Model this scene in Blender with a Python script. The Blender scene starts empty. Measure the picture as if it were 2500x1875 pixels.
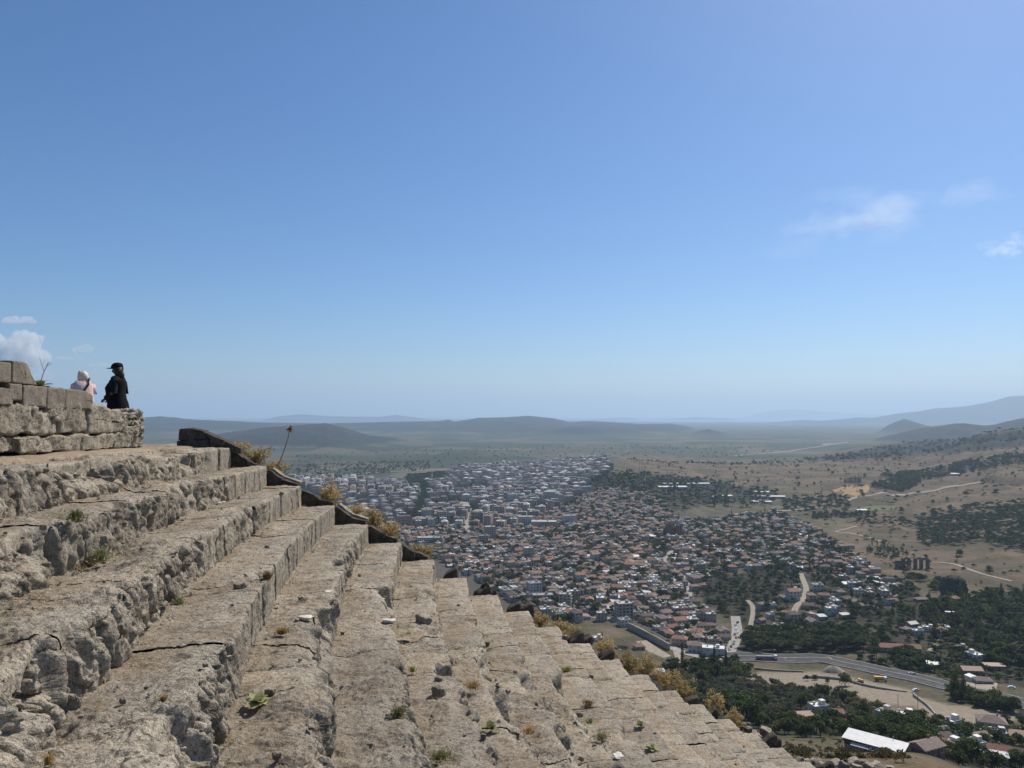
import bpy, math, random
import numpy as np
from mathutils import Vector, Matrix

random.seed(7)
rng = np.random.default_rng(7)
scene = bpy.context.scene
COL = scene.collection

# ---------------------------------------------------------------- camera
FPX, EYE = 1850.0, 1012.0                     # focal length / eye level in photograph pixels (2500 wide)
PITCH = math.atan((EYE - 937.5) / FPX)
cam_data = bpy.data.cameras.new('camera')
cam_data.sensor_width = 36.0
cam_data.lens = 36.0 * FPX / 2500.0
cam_data.clip_start = 0.05
cam_data.clip_end = 250000.0
cam = bpy.data.objects.new('camera', cam_data)
cam.location = (0, 0, 0)
cam.rotation_euler = (math.pi / 2 + PITCH, 0, 0)
COL.objects.link(cam)
scene.camera = cam

# ---------------------------------------------------------------- sky, sun, exposure
SUN_AZ, SUN_EL = math.radians(38), math.radians(47)      # azimuth clockwise from the view direction
world = bpy.data.worlds.new('World')
scene.world = world
world.use_nodes = True
wn, wl = world.node_tree.nodes, world.node_tree.links
bg = wn['Background']
sky = wn.new('ShaderNodeTexSky')
sky.sky_type = 'NISHITA'
sky.sun_disc = False
sky.sun_elevation = SUN_EL
sky.sun_rotation = SUN_AZ
sky.altitude = 100
sky.air_density = 1.0
sky.dust_density = 0.6
sky.ozone_density = 8.0
hs = wn.new('ShaderNodeHueSaturation')
hs.inputs['Saturation'].default_value = 1.1
hs.inputs['Hue'].default_value = 0.501
wl.new(sky.outputs[0], hs.inputs['Color'])
wl.new(hs.outputs[0], bg.inputs[0])
bg.inputs[1].default_value = 0.105
sun_data = bpy.data.lights.new('sun', 'SUN')
sun_data.energy = 5.0
sun_data.angle = math.radians(0.55)
sun_data.color = (1.0, 0.93, 0.82)
sun = bpy.data.objects.new('sun', sun_data)
COL.objects.link(sun)
sdir = Vector((math.sin(SUN_AZ) * math.cos(SUN_EL), math.cos(SUN_AZ) * math.cos(SUN_EL), math.sin(SUN_EL)))
sun.rotation_euler = sdir.to_track_quat('Z', 'Y').to_euler()
vs = scene.view_settings
vs.view_transform = 'Standard'
vs.look = 'None'
vs.exposure = 0.0
vs.gamma = 1.0
scene.cycles.use_denoising = True
scene.cycles.volume_bounces = 3
scene.cycles.max_bounces = 5
scene.cycles.diffuse_bounces = 3
scene.cycles.transparent_max_bounces = 12
scene.cycles.use_adaptive_sampling = True

# ---------------------------------------------------------------- helpers: picture <-> place
CP, SP = math.cos(PITCH), math.sin(PITCH)
def ray(px, py):
    """direction (with Y = 1) of the line of sight through a photograph pixel"""
    x, u = (px - 1250.0) / FPX, (937.5 - py) / FPX
    dy, dz = CP - u * SP, SP + u * CP
    return x / dy, dz / dy
def project(P):
    X, Y, Z = P[..., 0], P[..., 1], P[..., 2]
    d = np.maximum(Y * CP + Z * SP, 1e-3); u = -Y * SP + Z * CP
    return 1250 + FPX * X / d, 937.5 - FPX * u / d

# ---------------------------------------------------------------- helpers: noise
def _h(ix, iy, iz, s):
    n = (ix.astype(np.uint64) * np.uint64(73856093)) ^ (iy.astype(np.uint64) * np.uint64(19349663)) ^ (iz.astype(np.uint64) * np.uint64(83492791)) ^ np.uint64(s * 2654435761 % (1 << 32))
    n = (n ^ (n >> np.uint64(13))) * np.uint64(1274126177)
    n = (n ^ (n >> np.uint64(16))) & np.uint64(0xFFFFFF)
    return n.astype(np.float64) / float(0xFFFFFF)
def vnoise(x, y, z, s=0):
    x, y, z = [np.asarray(a, float) + 4096.0 for a in np.broadcast_arrays(x, y, z)]
    ix, iy, iz = np.floor(x), np.floor(y), np.floor(z)
    fx, fy, fz = x - ix, y - iy, z - iz
    fx, fy, fz = [a * a * a * (a * (a * 6 - 15) + 10) for a in (fx, fy, fz)]
    ix, iy, iz = ix.astype(np.int64), iy.astype(np.int64), iz.astype(np.int64)
    r = 0
    for dx in (0, 1):
        wx = fx if dx else 1 - fx
        for dy in (0, 1):
            wy = fy if dy else 1 - fy
            for dz in (0, 1):
                wz = fz if dz else 1 - fz
                r = r + wx * wy * wz * _h(ix + dx, iy + dy, iz + dz, s)
    return r * 2 - 1
def fbm(x, y, z, o=4, s=0, g=0.5):
    r, a, f = 0, 1.0, 1.0
    for i in range(o):
        r = r + a * vnoise(x * f + 17.3 * i, y * f + 5.1 * i, z * f + 9.7 * i, s + i)
        a *= g; f *= 2.03
    return r
def worley(x, y, z, s=0, tilt=False):
    """distance to the nearest and second nearest of scattered points, and a value per cell"""
    x, y, z = [np.asarray(a, float) + 4096.0 for a in np.broadcast_arrays(x, y, z)]
    ix, iy, iz = [np.floor(a).astype(np.int64) for a in (x, y, z)]
    f1 = np.full(x.shape, 9.0); f2 = np.full(x.shape, 9.0); cid = np.zeros(x.shape); tl = np.zeros(x.shape)
    for dx in (-1, 0, 1):
        for dy in (-1, 0, 1):
            for dz in (-1, 0, 1):
                cx, cy, cz = ix + dx, iy + dy, iz + dz
                ex, ey, ez = cx + _h(cx, cy, cz, s + 1) - x, cy + _h(cx, cy, cz, s + 2) - y, cz + _h(cx, cy, cz, s + 3) - z
                d = np.sqrt(ex ** 2 + ey ** 2 + ez ** 2)
                n1 = d < f1
                if tilt: tl = np.where(n1, ex * (_h(cx, cy, cz, s + 5) - .5) + ey * (_h(cx, cy, cz, s + 6) - .5) + ez * (_h(cx, cy, cz, s + 7) - .5), tl)
                f2 = np.where(n1, f1, np.minimum(f2, d))
                cid = np.where(n1, _h(cx, cy, cz, s + 4), cid)
                f1 = np.where(n1, d, f1)
    return (f1, f2, cid, tl) if tilt else (f1, f2, cid)
def sstep(a, b, x):
    t = np.clip((x - a) / (b - a), 0, 1)
    return t * t * (3 - 2 * t)

# ---------------------------------------------------------------- helpers: objects
def mesh_np(name, V, F, smooth=True, mats=(), mi=None):
    """mesh from an (n,3) array of points and an (m,4) or (m,3) array of faces"""
    V = np.asarray(V, np.float32); F = np.asarray(F, np.int32)
    me = bpy.data.meshes.new(name)
    k = F.shape[1]
    me.vertices.add(len(V)); me.vertices.foreach_set('co', V.ravel())
    me.loops.add(F.size); me.loops.foreach_set('vertex_index', F.ravel())
    me.polygons.add(len(F)); me.polygons.foreach_set('loop_start', np.arange(0, F.size, k, dtype=np.int32))
    me.polygons.foreach_set('loop_total', np.full(len(F), k, np.int32))
    me.polygons.foreach_set('use_smooth', np.full(len(F), smooth, bool))
    for m in mats: me.materials.append(m)
    if mi is not None: me.polygons.foreach_set('material_index', np.asarray(mi, np.int32))
    me.update(calc_edges=True)
    return me
def mesh_py(name, V, F, smooth=False, mats=(), mi=None):
    me = bpy.data.meshes.new(name)
    me.from_pydata([tuple(v) for v in V], [], F)
    for m in mats: me.materials.append(m)
    if mi is not None: me.polygons.foreach_set('material_index', np.asarray(mi, np.int32))
    me.polygons.foreach_set('use_smooth', np.full(len(F), smooth, bool))
    me.update()
    return me
def link(name, data, parent=None, loc=None, rz=None):
    o = bpy.data.objects.new(name, data)
    COL.objects.link(o)
    if parent is not None: o.parent = parent
    if loc is not None: o.location = loc
    if rz is not None: o.rotation_euler = (0, 0, rz)
    return o
def tag(o, label=None, cat=None, group=None, kind=None):
    if label: o['label'] = label
    if cat: o['category'] = cat
    if group: o['group'] = group
    if kind: o['kind'] = kind
    return o
def grid_faces(nu, nv):
    i = np.arange(nu * nv).reshape(nu, nv)
    return np.stack([i[:-1, :-1].ravel(), i[1:, :-1].ravel(), i[1:, 1:].ravel(), i[:-1, 1:].ravel()], 1)

# ---------------------------------------------------------------- helpers: materials
class NT:
    def __init__(self, name, rough=0.9, spec=0.2):
        self.m = bpy.data.materials.new(name); self.m.use_nodes = True
        self.t = self.m.node_tree; self.n = self.t.nodes; self.l = self.t.links
        self.b = self.n['Principled BSDF']
        self.b.inputs['Roughness'].default_value = rough
        self.b.inputs['Specular IOR Level'].default_value = spec
    def add(self, t, **kw):
        n = self.n.new(t)
        for k, v in kw.items(): setattr(n, k, v)
        return n
    def set(self, sock, v):
        if hasattr(v, 'is_linked') or isinstance(v, bpy.types.NodeSocket): self.l.new(v, sock)
        elif isinstance(v, (tuple, list)) and len(v) == 3 and sock.type == 'RGBA': sock.default_value = (*v, 1)
        else: sock.default_value = v
    def noise(self, scale, detail=4, rough=0.55, vec=None, dist=0.0):
        n = self.add('ShaderNodeTexNoise')
        n.inputs['Scale'].default_value = scale; n.inputs['Detail'].default_value = detail
        n.inputs['Roughness'].default_value = rough; n.inputs['Distortion'].default_value = dist
        if vec is not None: self.l.new(vec, n.inputs['Vector'])
        return n.outputs['Fac']
    def voro(self, scale, feature='F1', vec=None, out='Distance', metric='EUCLIDEAN'):
        n = self.add('ShaderNodeTexVoronoi'); n.feature = feature
        if feature not in ('DISTANCE_TO_EDGE',): n.distance = metric
        n.inputs['Scale'].default_value = scale
        if vec is not None: self.l.new(vec, n.inputs['Vector'])
        return n.outputs[out]
    def ramp(self, fac, stops, mode='LINEAR'):
        n = self.add('ShaderNodeValToRGB'); cr = n.color_ramp; cr.interpolation = mode
        while len(cr.elements) < len(stops): cr.elements.new(0.5)
        for e, (p, c) in zip(cr.elements, stops):
            e.position = p
            e.color = (*c, 1) if isinstance(c, tuple) else (c, c, c, 1)
        self.l.new(fac, n.inputs['Fac'])
        return n.outputs['Color']
    def mix(self, fac, a, b, mode='MIX'):
        n = self.add('ShaderNodeMix', data_type='RGBA', blend_type=mode)
        self.set(n.inputs[0], fac); self.set(n.inputs[6], a); self.set(n.inputs[7], b)
        return n.outputs[2]
    def math(self, op, a, b=0.0, clamp=False):
        n = self.add('ShaderNodeMath', operation=op); n.use_clamp = clamp
        self.set(n.inputs[0], a); self.set(n.inputs[1], b)
        return n.outputs[0]
    def pos(self): return self.add('ShaderNodeNewGeometry').outputs['Position']
    def nrm(self): return self.add('ShaderNodeNewGeometry').outputs['Normal']
    def obj(self): return self.add('ShaderNodeTexCoord').outputs['Object']
    def rnd(self): return self.add('ShaderNodeObjectInfo').outputs['Random']
    def attr(self, name): return self.add('ShaderNodeAttribute', attribute_name=name).outputs['Color']
    def mapv(self, vec, scale=(1, 1, 1), rot=(0, 0, 0)):
        n = self.add('ShaderNodeMapping'); self.l.new(vec, n.inputs[0])
        n.inputs['Scale'].default_value = scale; n.inputs['Rotation'].default_value = rot
        return n.outputs[0]
    def color(self, c): self.set(self.b.inputs['Base Color'], c); return self
    def bump(self, h, strength=0.5, dist=0.02):
        n = self.add('ShaderNodeBump'); n.inputs['Strength'].default_value = strength; n.inputs['Distance'].default_value = dist
        self.l.new(h, n.inputs['Height'])
        prev = self.b.inputs['Normal']
        if prev.is_linked: self.l.new(prev.links[0].from_socket, n.inputs['Normal'])
        self.l.new(n.outputs[0], self.b.inputs['Normal'])
        return self
def plain(name, c, rough=0.85, spec=0.2, var=0.25, scale=3.0):
    """a paint or material of one base colour with mottled wear"""
    t = NT(name, rough, spec)
    f = t.noise(scale, 5, 0.6, t.obj())
    lo = tuple(x * (1 - var) for x in c); hi = tuple(min(1, x * (1 + var * 0.6)) for x in c)
    t.color(t.ramp(f, [(0.3, lo), (0.7, hi)]))
    return t.m
# ================================================================ the land
# height table: for bearings (photograph column) lists of (distance along the view, height below the eye)
BASE = [(3, -6.), (20, -9.8), (30, -14.1), (45, -20.8), (60, -27.3), (120, -53), (200, -87), (277, -119), (370, -148), (450, -166), (530, -181), (650, -191),
        (800, -199), (1000, -205), (1300, -210), (1700, -214), (2500, -219), (4000, -222), (6000, -226), (12000, -236), (26000, -258), (60000, -264)]
NEARR = [(60, -29.5), (120, -58.5), (200, -97), (260, -124.5), (320, -147.5), (370, -156)]
def col(px, mods, lo=0, hi=0, near=None):
    d = [(y, z) for y, z in BASE if not (lo < y < hi) and not (near and 50 < y < 400)] + mods + (near or [])
    return px, sorted(d)
COLS = [
    col(-900, [(20, -6), (60, -22), (120, -48)], 10, 130),
    col(300, [(20, -6), (60, -24), (120, -50)], 10, 130),
    col(1300, []),
    col(1400, [(1300, -206), (1700, -200), (2100, -192), (2500, -193), (2800, -205), (3300, -219)], 1100, 3500),
    col(1500, [(1200, -202), (1500, -185), (1800, -171), (2300, -155), (2600, -148), (2900, -175), (3300, -217)], 1100, 3500),
    col(1640, [(1200, -206), (1500, -200), (1800, -187), (2200, -171), (2600, -162), (2900, -185), (3300, -217)], 1100, 3500),
    col(1780, [(1000, -203), (1200, -206), (1500, -208), (1800, -205), (2200, -186), (2600, -172), (2900, -190), (3300, -217)], 950, 3500),
    col(1950, [(800, -190), (900, -194), (1000, -202), (1200, -207), (1500, -207), (1800, -203), (2200, -182), (2600, -166), (2900, -186), (3400, -198), (3900, -212)], 750, 4000),
    col(2200, [(650, -185), (760, -182), (850, -190), (1000, -203), (1200, -204), (1500, -196), (2000, -180), (2500, -159), (2750, -152), (3000, -165), (3400, -160), (4000, -140), (4700, -190)], 600, 5000),
    col(2500, [(650, -187), (800, -186), (1000, -189), (1200, -182), (1500, -166), (2000, -143), (2500, -114), (2900, -80), (3200, -52), (3700, -110), (4700, -170)], 600, 5000, NEARR),
    col(2900, [(650, -185), (800, -182), (1000, -178), (1200, -165), (1500, -145), (2000, -110), (2500, -72), (2900, -30), (3200, 0), (3700, -80), (4700, -150)], 600, 5000, NEARR),
    col(3700, [(650, -185), (800, -180), (1000, -170), (1200, -150), (1500, -130), (2000, -80), (2500, -30), (2900, 10), (3200, 40), (3700, -50), (4700, -120)], 600, 5000, NEARR),
]
_LY = np.linspace(math.log(3), math.log(60000), 700)
_CT = np.array([(p - 1250) / FPX for p, _ in COLS])
_CZ = np.array([np.interp(_LY, [math.log(y) for y, _ in c], [z for _, z in c]) for _, c in COLS])
_k = np.exp(-np.linspace(-2, 2, 15) ** 2); _k /= _k.sum()
_CZ = np.array([np.convolve(np.pad(r, 7, mode='edge'), _k, mode='valid') for r in _CZ])
def table(t, Y):
    ly = np.log(np.clip(Y, 3, 59000)); fi = (ly - _LY[0]) / (_LY[1] - _LY[0])
    i = np.clip(fi.astype(int), 0, len(_LY) - 2); fi = fi - i
    t = np.clip(t, _CT[0], _CT[-1] - 1e-6)
    j = np.clip(np.searchsorted(_CT, t, side='right') - 1, 0, len(_CT) - 2)
    w = (t - _CT[j]) / (_CT[j + 1] - _CT[j]); w = w * w * (3 - 2 * w)
    g = lambda jj: _CZ[jj, i] * (1 - fi) + _CZ[jj, i + 1] * fi
    return g(j) * (1 - w) + g(j + 1) * w
# ranges of hills: distance, half depth, crest line (photograph column, row), roughness
RIDGES = [
    (6400, 1500, [(300, 1090), (470, 1075), (560, 1056), (640, 1044), (740, 1037), (797, 1033), (840, 1045), (900, 1063), (980, 1072), (1060, 1080), (1140, 1092), (1230, 1104)], .5),
    (11500, 2600, [(-400, 1022), (200, 1027), (350, 1020), (390, 1018), (480, 1025), (630, 1031), (800, 1034), (940, 1030), (1065, 1028), (1085, 1026), (1095, 1024), (1110, 1029), (1170, 1020), (1230, 1019), (1290, 1015),
                   (1350, 1021), (1390, 1030), (1440, 1029), (1500, 1033), (1560, 1036), (1640, 1036), (1700, 1046), (1760, 1052), (1850, 1060)], .6),
    (8800, 900, [(1150, 1075), (1200, 1060), (1330, 1052), (1400, 1040), (1480, 1046), (1560, 1053), (1640, 1062), (1680, 1060), (1715, 1050), (1728, 1047), (1745, 1051), (1790, 1062), (1830, 1070)], .6),
    (30000, 3000, [(580, 1040), (640, 1026), (680, 1016), (737, 1011), (800, 1016), (880, 1017), (930, 1017), (965, 1013), (1010, 1018), (1060, 1026), (1130, 1040)], .25),
    (38000, 3000, [(1330, 1040), (1400, 1027), (1480, 1021), (1530, 1019), (1570, 1025), (1610, 1023), (1700, 1018), (1780, 1021), (1850, 1026), (1900, 1032)], .25),
    (52000, 2500, [(1780, 1030), (1850, 1008), (1920, 999), (1980, 1002), (2060, 1009), (2150, 1012), (2250, 1030)], .2),
    (22000, 2600, [(1560, 1048), (1700, 1036), (1830, 1034), (1900, 1030), (1960, 1025), (2000, 1027), (2060, 1023), (2094, 1019), (2130, 1020), (2202, 1008), (2245, 1004), (2281, 997), (2330, 994), (2363, 991), (2400, 985), (2433, 978), (2471, 969), (2500, 968), (2600, 955), (2900, 950), (3400, 960)], .35),
    (9500, 800, [(2110, 1060), (2150, 1046), (2180, 1032), (2208, 1022), (2235, 1031), (2265, 1040), (2330, 1050)], .4),
    (6200, 900, [(2080, 1085), (2150, 1068), (2243, 1046), (2290, 1041), (2350, 1034), (2400, 1040), (2433, 1036), (2470, 1026), (2500, 1020), (2600, 1010), (2900, 1000)], .5),
]
# the end of the seating: the ground there falls with the tiers
def H(X, Y):
    X, Y = np.asarray(X, float), np.asarray(Y, float)
    Yc = np.maximum(Y, 3.0); t = X / Yc
    z = table(t, Yc)
    px = 1250 + FPX * t
    far = sstep(3300, 5200, Yc)
    n = fbm(X / 900, Y / 900, 0, 5, 11)
    n2 = fbm(X / 160, Y / 160, 0, 4, 23)
    z = z + far * 6 * n * np.clip(Yc / 9000, 0, 1) + sstep(150, 900, Yc) * (1 - sstep(3000, 6000, Yc)) * (2.2 * n2) * (0.4 + sstep(1900, 2250, px) * 1.2)
    gul = 1 - np.abs(fbm(X / 260 + .4 * n2, Y / 420, 0.3, 4, 29)) * 2
    z = z + sstep(900, 1500, Yc) * (1 - sstep(3300, 4500, Yc)) * sstep(1850, 2200, px) * 12 * (gul - .4)
    for D, w, cr, rg in RIDGES:
        u = (Yc - D) / w
        m = np.abs(u) < 2.4
        if not m.any(): continue
        wob = n * 0.35
        zc = -(np.interp(px, [c[0] for c in cr], [c[1] for c in cr]) - EYE) / FPX * D
        base = np.interp(D, [b[0] for b in BASE], [b[1] for b in BASE])
        rel = fbm(X / (w * .7), Y / (w * .7), 0.5, 5, int(D) % 97)
        rdg = 1 - 2 * np.abs(fbm(X / (w * .45), Y / (w * .45), 1.5, 5, int(D) % 89))
        prof = np.exp(-(u * 1.25) ** 2 * (1 + .3 * wob)) * (1 + rg * (0.45 * rel + .5 * (rdg - .35)) * np.clip(np.abs(u) * 2.0, 0, 1))
        edge = sstep(cr[0][0] - 1, cr[0][0] + 60, px) * (1 - sstep(cr[-1][0] - 60, cr[-1][0] + 1, px))
        zz = base - 12 + (zc - base + 12) * prof * edge + rg * (D * .0006) * rel * np.clip(np.abs(u) * 2.0, 0, 1)
        z = np.where(m, np.maximum(z, zz), z)
    # the sea beyond the western plain
    sea = sstep(26500, 27500, Yc) * (1 - sstep(47000, 48000, Yc)) * sstep(1500, 1560, px) * (1 - sstep(2090, 2150, px))
    z = np.where((sea > .01) & (z < -240), -275.0, z)
    # next to the theatre: walkway level behind the wall, then slopes that follow the tiers down
    e = np.array([c for c in END_LINE])
    ze = np.interp(X, e[:, 0], e[:, 2]); ye = np.interp(X, e[:, 0], e[:, 1])
    back = np.maximum(0, Y - ye - 0.35)
    near = np.minimum(ze, -0.62) - 0.75 - back * np.interp(X, [-6, 3, 8], [.62, .50, .27]) - np.maximum(0, X - e[-1, 0]) * 0.30 - 0.25 * fbm(X / 2.5, Y / 2.5, 0, 4, 5)
    near = np.where(Y < ye + .3, np.minimum(near, -1.8 - 0.62 * np.maximum(0, X + 6.5)), near)
    w = sstep(24, 60, Y)
    z = near * (1 - w) + z * w
    return z
# ---- tiers: an arc of steps round a far centre (metres)
CX, CY, TH0, SAG = 64.843, 22.303, -0.084, 0.0224
NROW = 24
RK = [71.104 - 0.7215 * k for k in range(-1, NROW + 2)]      # RK[k+1] is row k
ZK = [0.715 + 0.4205 * k for k in range(-1, NROW + 2)]
R = lambda k: RK[k + 1]
Z = lambda k: -ZK[k + 1]
def th_end(k): return TH0 + 0.00844 * k / 10 + 0.00583 * (k / 10) ** 2
def sagz(th): return -SAG * (th - TH0) * 71.1
def on_row(k, th, dr=0.0, dz=0.0):
    r = R(k) + dr
    return np.stack([CX - r * np.cos(th), CY + r * np.sin(th), Z(k) + sagz(th) + dz + 0 * th], -1)
END_LINE = [tuple(on_row(k, np.array(th_end(k)))) for k in range(0, NROW)]

tt = np.concatenate([np.linspace(-0.98, -0.72, 24)[:-1], np.linspace(-0.72, 0.72, 470), np.linspace(0.72, 0.98, 24)[1:]])
ly = np.concatenate([np.linspace(math.log(3), math.log(60), 60)[:-1], np.linspace(math.log(60), math.log(250), 60)[:-1], np.linspace(math.log(250), math.log(4200), 330)[:-1], np.linspace(math.log(4200), math.log(60000), 170)])
yy = np.exp(ly)
TT, YY = np.meshgrid(tt, yy, indexing='ij')
GX, GY = TT * YY, YY
GZ = H(GX, GY)
def hz(x, y):
    """ground height by looking the sheet itself up"""
    x, y = np.asarray(x, float), np.asarray(y, float)
    a = np.clip(np.interp(x / np.maximum(y, 3), tt, np.arange(len(tt))), 0, len(tt) - 1.001)
    b = np.clip(np.interp(np.log(np.maximum(y, 3)), ly, np.arange(len(ly))), 0, len(ly) - 1.001)
    i, j = a.astype(int), b.astype(int); u, v = a - i, b - j
    return GZ[i, j] * (1 - u) * (1 - v) + GZ[i + 1, j] * u * (1 - v) + GZ[i, j + 1] * (1 - u) * v + GZ[i + 1, j + 1] * u * v
_ys = np.exp(np.linspace(math.log(24), math.log(55000), 2600))
def at(px, py, ymin=24):
    """the place on the ground that the photograph shows at this pixel"""
    t, s = ray(px, py)
    ys = _ys[_ys > ymin]
    hgt = hz(t * ys, ys); hit = np.nonzero(hgt >= s * ys)[0]
    i = hit[0] if len(hit) else len(ys) - 1
    y = ys[i]
    if i > 0:
        y0, y1 = ys[i - 1], ys[i]
        d0, d1 = hgt[i - 1] - s * y0, hgt[i] - s * y1
        y = y0 + (y1 - y0) * (-d0) / (d1 - d0 + 1e-9) if d1 > d0 else y1
    return np.array([t * y, y, float(hz(t * y, y))])

def inpoly(px, py, poly):
    px, py = np.asarray(px, float), np.asarray(py, float)
    c = np.zeros(px.shape, bool)
    n = len(poly)
    for i in range(n):
        (x1, y1), (x2, y2) = poly[i], poly[(i + 1) % n]
        if y1 == y2: continue
        c ^= ((y1 > py) != (y2 > py)) & (px < (x2 - x1) * (py - y1) / (y2 - y1) + x1)
    return c
# land cover, as regions of the photograph (on the ground they cover)
OLD_TOWN = [(880, 1270), (1000, 1290), (1250, 1290), (1420, 1215), (1480, 1190), (1600, 1215), (1640, 1260), (1690, 1275), (1790, 1262), (1900, 1250), (1960, 1275), (2000, 1300), (2060, 1340), (2110, 1370), (2140, 1400),
            (2060, 1410), (1960, 1400), (1860, 1390), (1760, 1400), (1720, 1420), (1700, 1470), (1730, 1500), (1770, 1540), (1800, 1590), (1760, 1610), (1640, 1570), (1530, 1530), (1460, 1515), (1400, 1520), (1280, 1510), (1180, 1470), (1050, 1400), (960, 1360), (900, 1300)]
NEW_TOWN = [(700, 1172), (860, 1170), (980, 1180), (1010, 1195), (1030, 1180), (1090, 1160), (1110, 1143), (1280, 1135), (1400, 1125), (1470, 1118), (1500, 1150), (1440, 1180), (1420, 1215), (1250, 1290), (1000, 1290), (880, 1290), (800, 1250), (700, 1200)]
SLOPE_TOWN = [(1850, 1560), (1860, 1480), (1930, 1420), (2060, 1410), (2150, 1400), (2210, 1440), (2180, 1480), (2100, 1500), (2000, 1510), (1960, 1545), (1900, 1590)]
BARE = [(1760, 1655), (1850, 1640), (2000, 1638), (2080, 1655), (2200, 1680), (2310, 1725), (2470, 1735), (2490, 1755), (2400, 1790), (2300, 1760), (2240, 1725), (2150, 1720), (2080, 1690), (1960, 1675), (1850, 1668)]
DRY1 = [(1500, 1112), (1620, 1112), (1700, 1120), (1820, 1122), (1990, 1122), (2180, 1112), (2330, 1095), (2900, 1060), (2900, 1330), (2500, 1440), (2380, 1440), (2300, 1430), (2190, 1410), (2130, 1380), (2080, 1340), (2010, 1290), (1960, 1240), (2020, 1225), (1900, 1225), (1800, 1190), (1650, 1160), (1560, 1145)]
GX_, GY_ = project(np.stack([GX, GY, GZ], -1))
JX = GX_ + 9 * fbm(GX / 30, GY / 30, 0, 3, 41); JY = GY_ + 4 * fbm(GX / 30, GY / 30, 7, 3, 42)
town = (inpoly(JX, JY, OLD_TOWN) | inpoly(JX, JY, NEW_TOWN)) & (GY > 400)
slope_town = inpoly(JX, JY, SLOPE_TOWN) & (GY > 400)
bare = inpoly(JX, JY, BARE) & (GY > 300)
dry = inpoly(JX, JY, DRY1) & (GY > 700)
plain_m = (GY > 1900) & ~town & ~dry & (GZ < -205)
# R: bare, pale dust   G: dry grass   B: town dust   A: farmed plain ; hills and scrub where all are 0
cover = np.zeros(GX.shape + (4,), np.float32)
cover[..., 0] = bare; cover[..., 1] = dry | (GY < 150); cover[..., 2] = np.maximum(town, slope_town * 0.6); cover[..., 3] = plain_m
def blur(a):
    p = np.pad(a, ((1, 1), (1, 1), (0, 0)), mode='edge')
    return (p[:-2, 1:-1] + p[2:, 1:-1] + p[1:-1, :-2] + p[1:-1, 2:] + 2 * p[1:-1, 1:-1]) / 6
cover = blur(cover)
wood = ((GY > 4200) & (GZ > -214)) | (inpoly(JX, JY, [(1940, 1122), (2060, 1108), (2180, 1085), (2340, 1062), (2600, 1040), (2600, 1085), (2400, 1100), (2250, 1112), (2050, 1126)]) & (GY > 2500))
wood = np.maximum(wood * 1.0, 0.75 * inpoly(JX, JY, [(1400, 1180), (1480, 1155), (1560, 1155), (1660, 1165), (1760, 1175), (1850, 1195), (1830, 1225), (1700, 1235), (1640, 1245), (1590, 1230), (1560, 1200), (1450, 1200)]))
UNDER = [[(2150, 1480), (2340, 1460), (2660, 1500), (2660, 1700), (2330, 1655), (2240, 1632), (2150, 1608)], [(1815, 1568), (1850, 1540), (2040, 1530), (2185, 1550), (2180, 1590), (2020, 1600), (1820, 1600)], [(1500, 1650), (1640, 1615), (1800, 1622), (1840, 1655), (1940, 1680), (2060, 1705), (2150, 1730), (2180, 1755), (2330, 1775), (2600, 1775), (2600, 1900), (2250, 1860), (2170, 1800), (1860, 1790), (1660, 1740)],
         [(2240, 1480), (2330, 1462), (2420, 1450), (2660, 1450), (2660, 1640), (2470, 1640), (2320, 1610), (2180, 1622), (2200, 1560)], [(1690, 1420), (1740, 1400), (1850, 1395), (1950, 1400), (2060, 1420), (2200, 1410), (2250, 1450), (2230, 1500), (2200, 1540), (2060, 1520), (1960, 1530), (1880, 1540), (1830, 1540), (1790, 1520), (1730, 1480)], [(2310, 1690), (2420, 1700), (2660, 1735), (2660, 1770), (2430, 1745), (2330, 1715)]]
for u_ in UNDER: wood = np.maximum(wood, .85 * (inpoly(JX, JY, u_) & (GY > 200) & ~bare))
wood = blur(np.repeat(wood[..., None], 4, 2).astype(np.float32)); wood[..., 3] = 1

g = NT('land', 0.95, 0.1)
P = g.pos()
sep = g.add('ShaderNodeSeparateColor'); ca = g.add('ShaderNodeAttribute', attribute_name='cover')
g.l.new(ca.outputs['Color'], sep.inputs[0])
n_big = g.noise(0.004, 6, 0.6, P); n_mid = g.noise(0.03, 6, 0.6, P); n_fine = g.noise(0.35, 6, 0.65, P); n_tiny = g.noise(3.0, 5, 0.65, P)
scrub = g.ramp(n_mid, [(0.30, (.040, .047, .022)), (0.48, (.062, .064, .034)), (0.60, (.13, .105, .064)), (0.74, (.21, .165, .105))])
scrub = g.mix(g.ramp(n_fine, [(0.42, 0.0), (0.62, 0.65)]), scrub, (.17, .13, .082))
dryc = g.ramp(n_mid, [(0.25, (.115, .085, .052)), (0.5, (.205, .145, .092)), (0.75, (.27, .195, .128))])
dryc = g.mix(g.ramp(n_fine, [(0.5, 0.0), (0.72, 0.7)]), dryc, (.085, .075, .042))
dryc = g.mix(g.ramp(n_tiny, [(0.45, 0.0), (0.75, 0.55)]), dryc, (.10, .08, .05))
dusty = g.ramp(n_fine, [(0.3, (.21, .172, .125)), (0.7, (.33, .275, .205))])
townc = g.ramp(n_fine, [(0.3, (.055, .052, .042)), (0.7, (.14, .125, .10))])
v1 = g.mapv(P, (0.0030, 0.0024, 0), (0, 0, 0.18)); v2 = g.mapv(P, (0.0009, 0.0012, 0), (0, 0, -0.1))
fcol = g.voro(1.0, 'F1', v1, 'Color', 'CHEBYCHEV'); fsep = g.add('ShaderNodeSeparateColor'); g.l.new(fcol, fsep.inputs[0])
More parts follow.
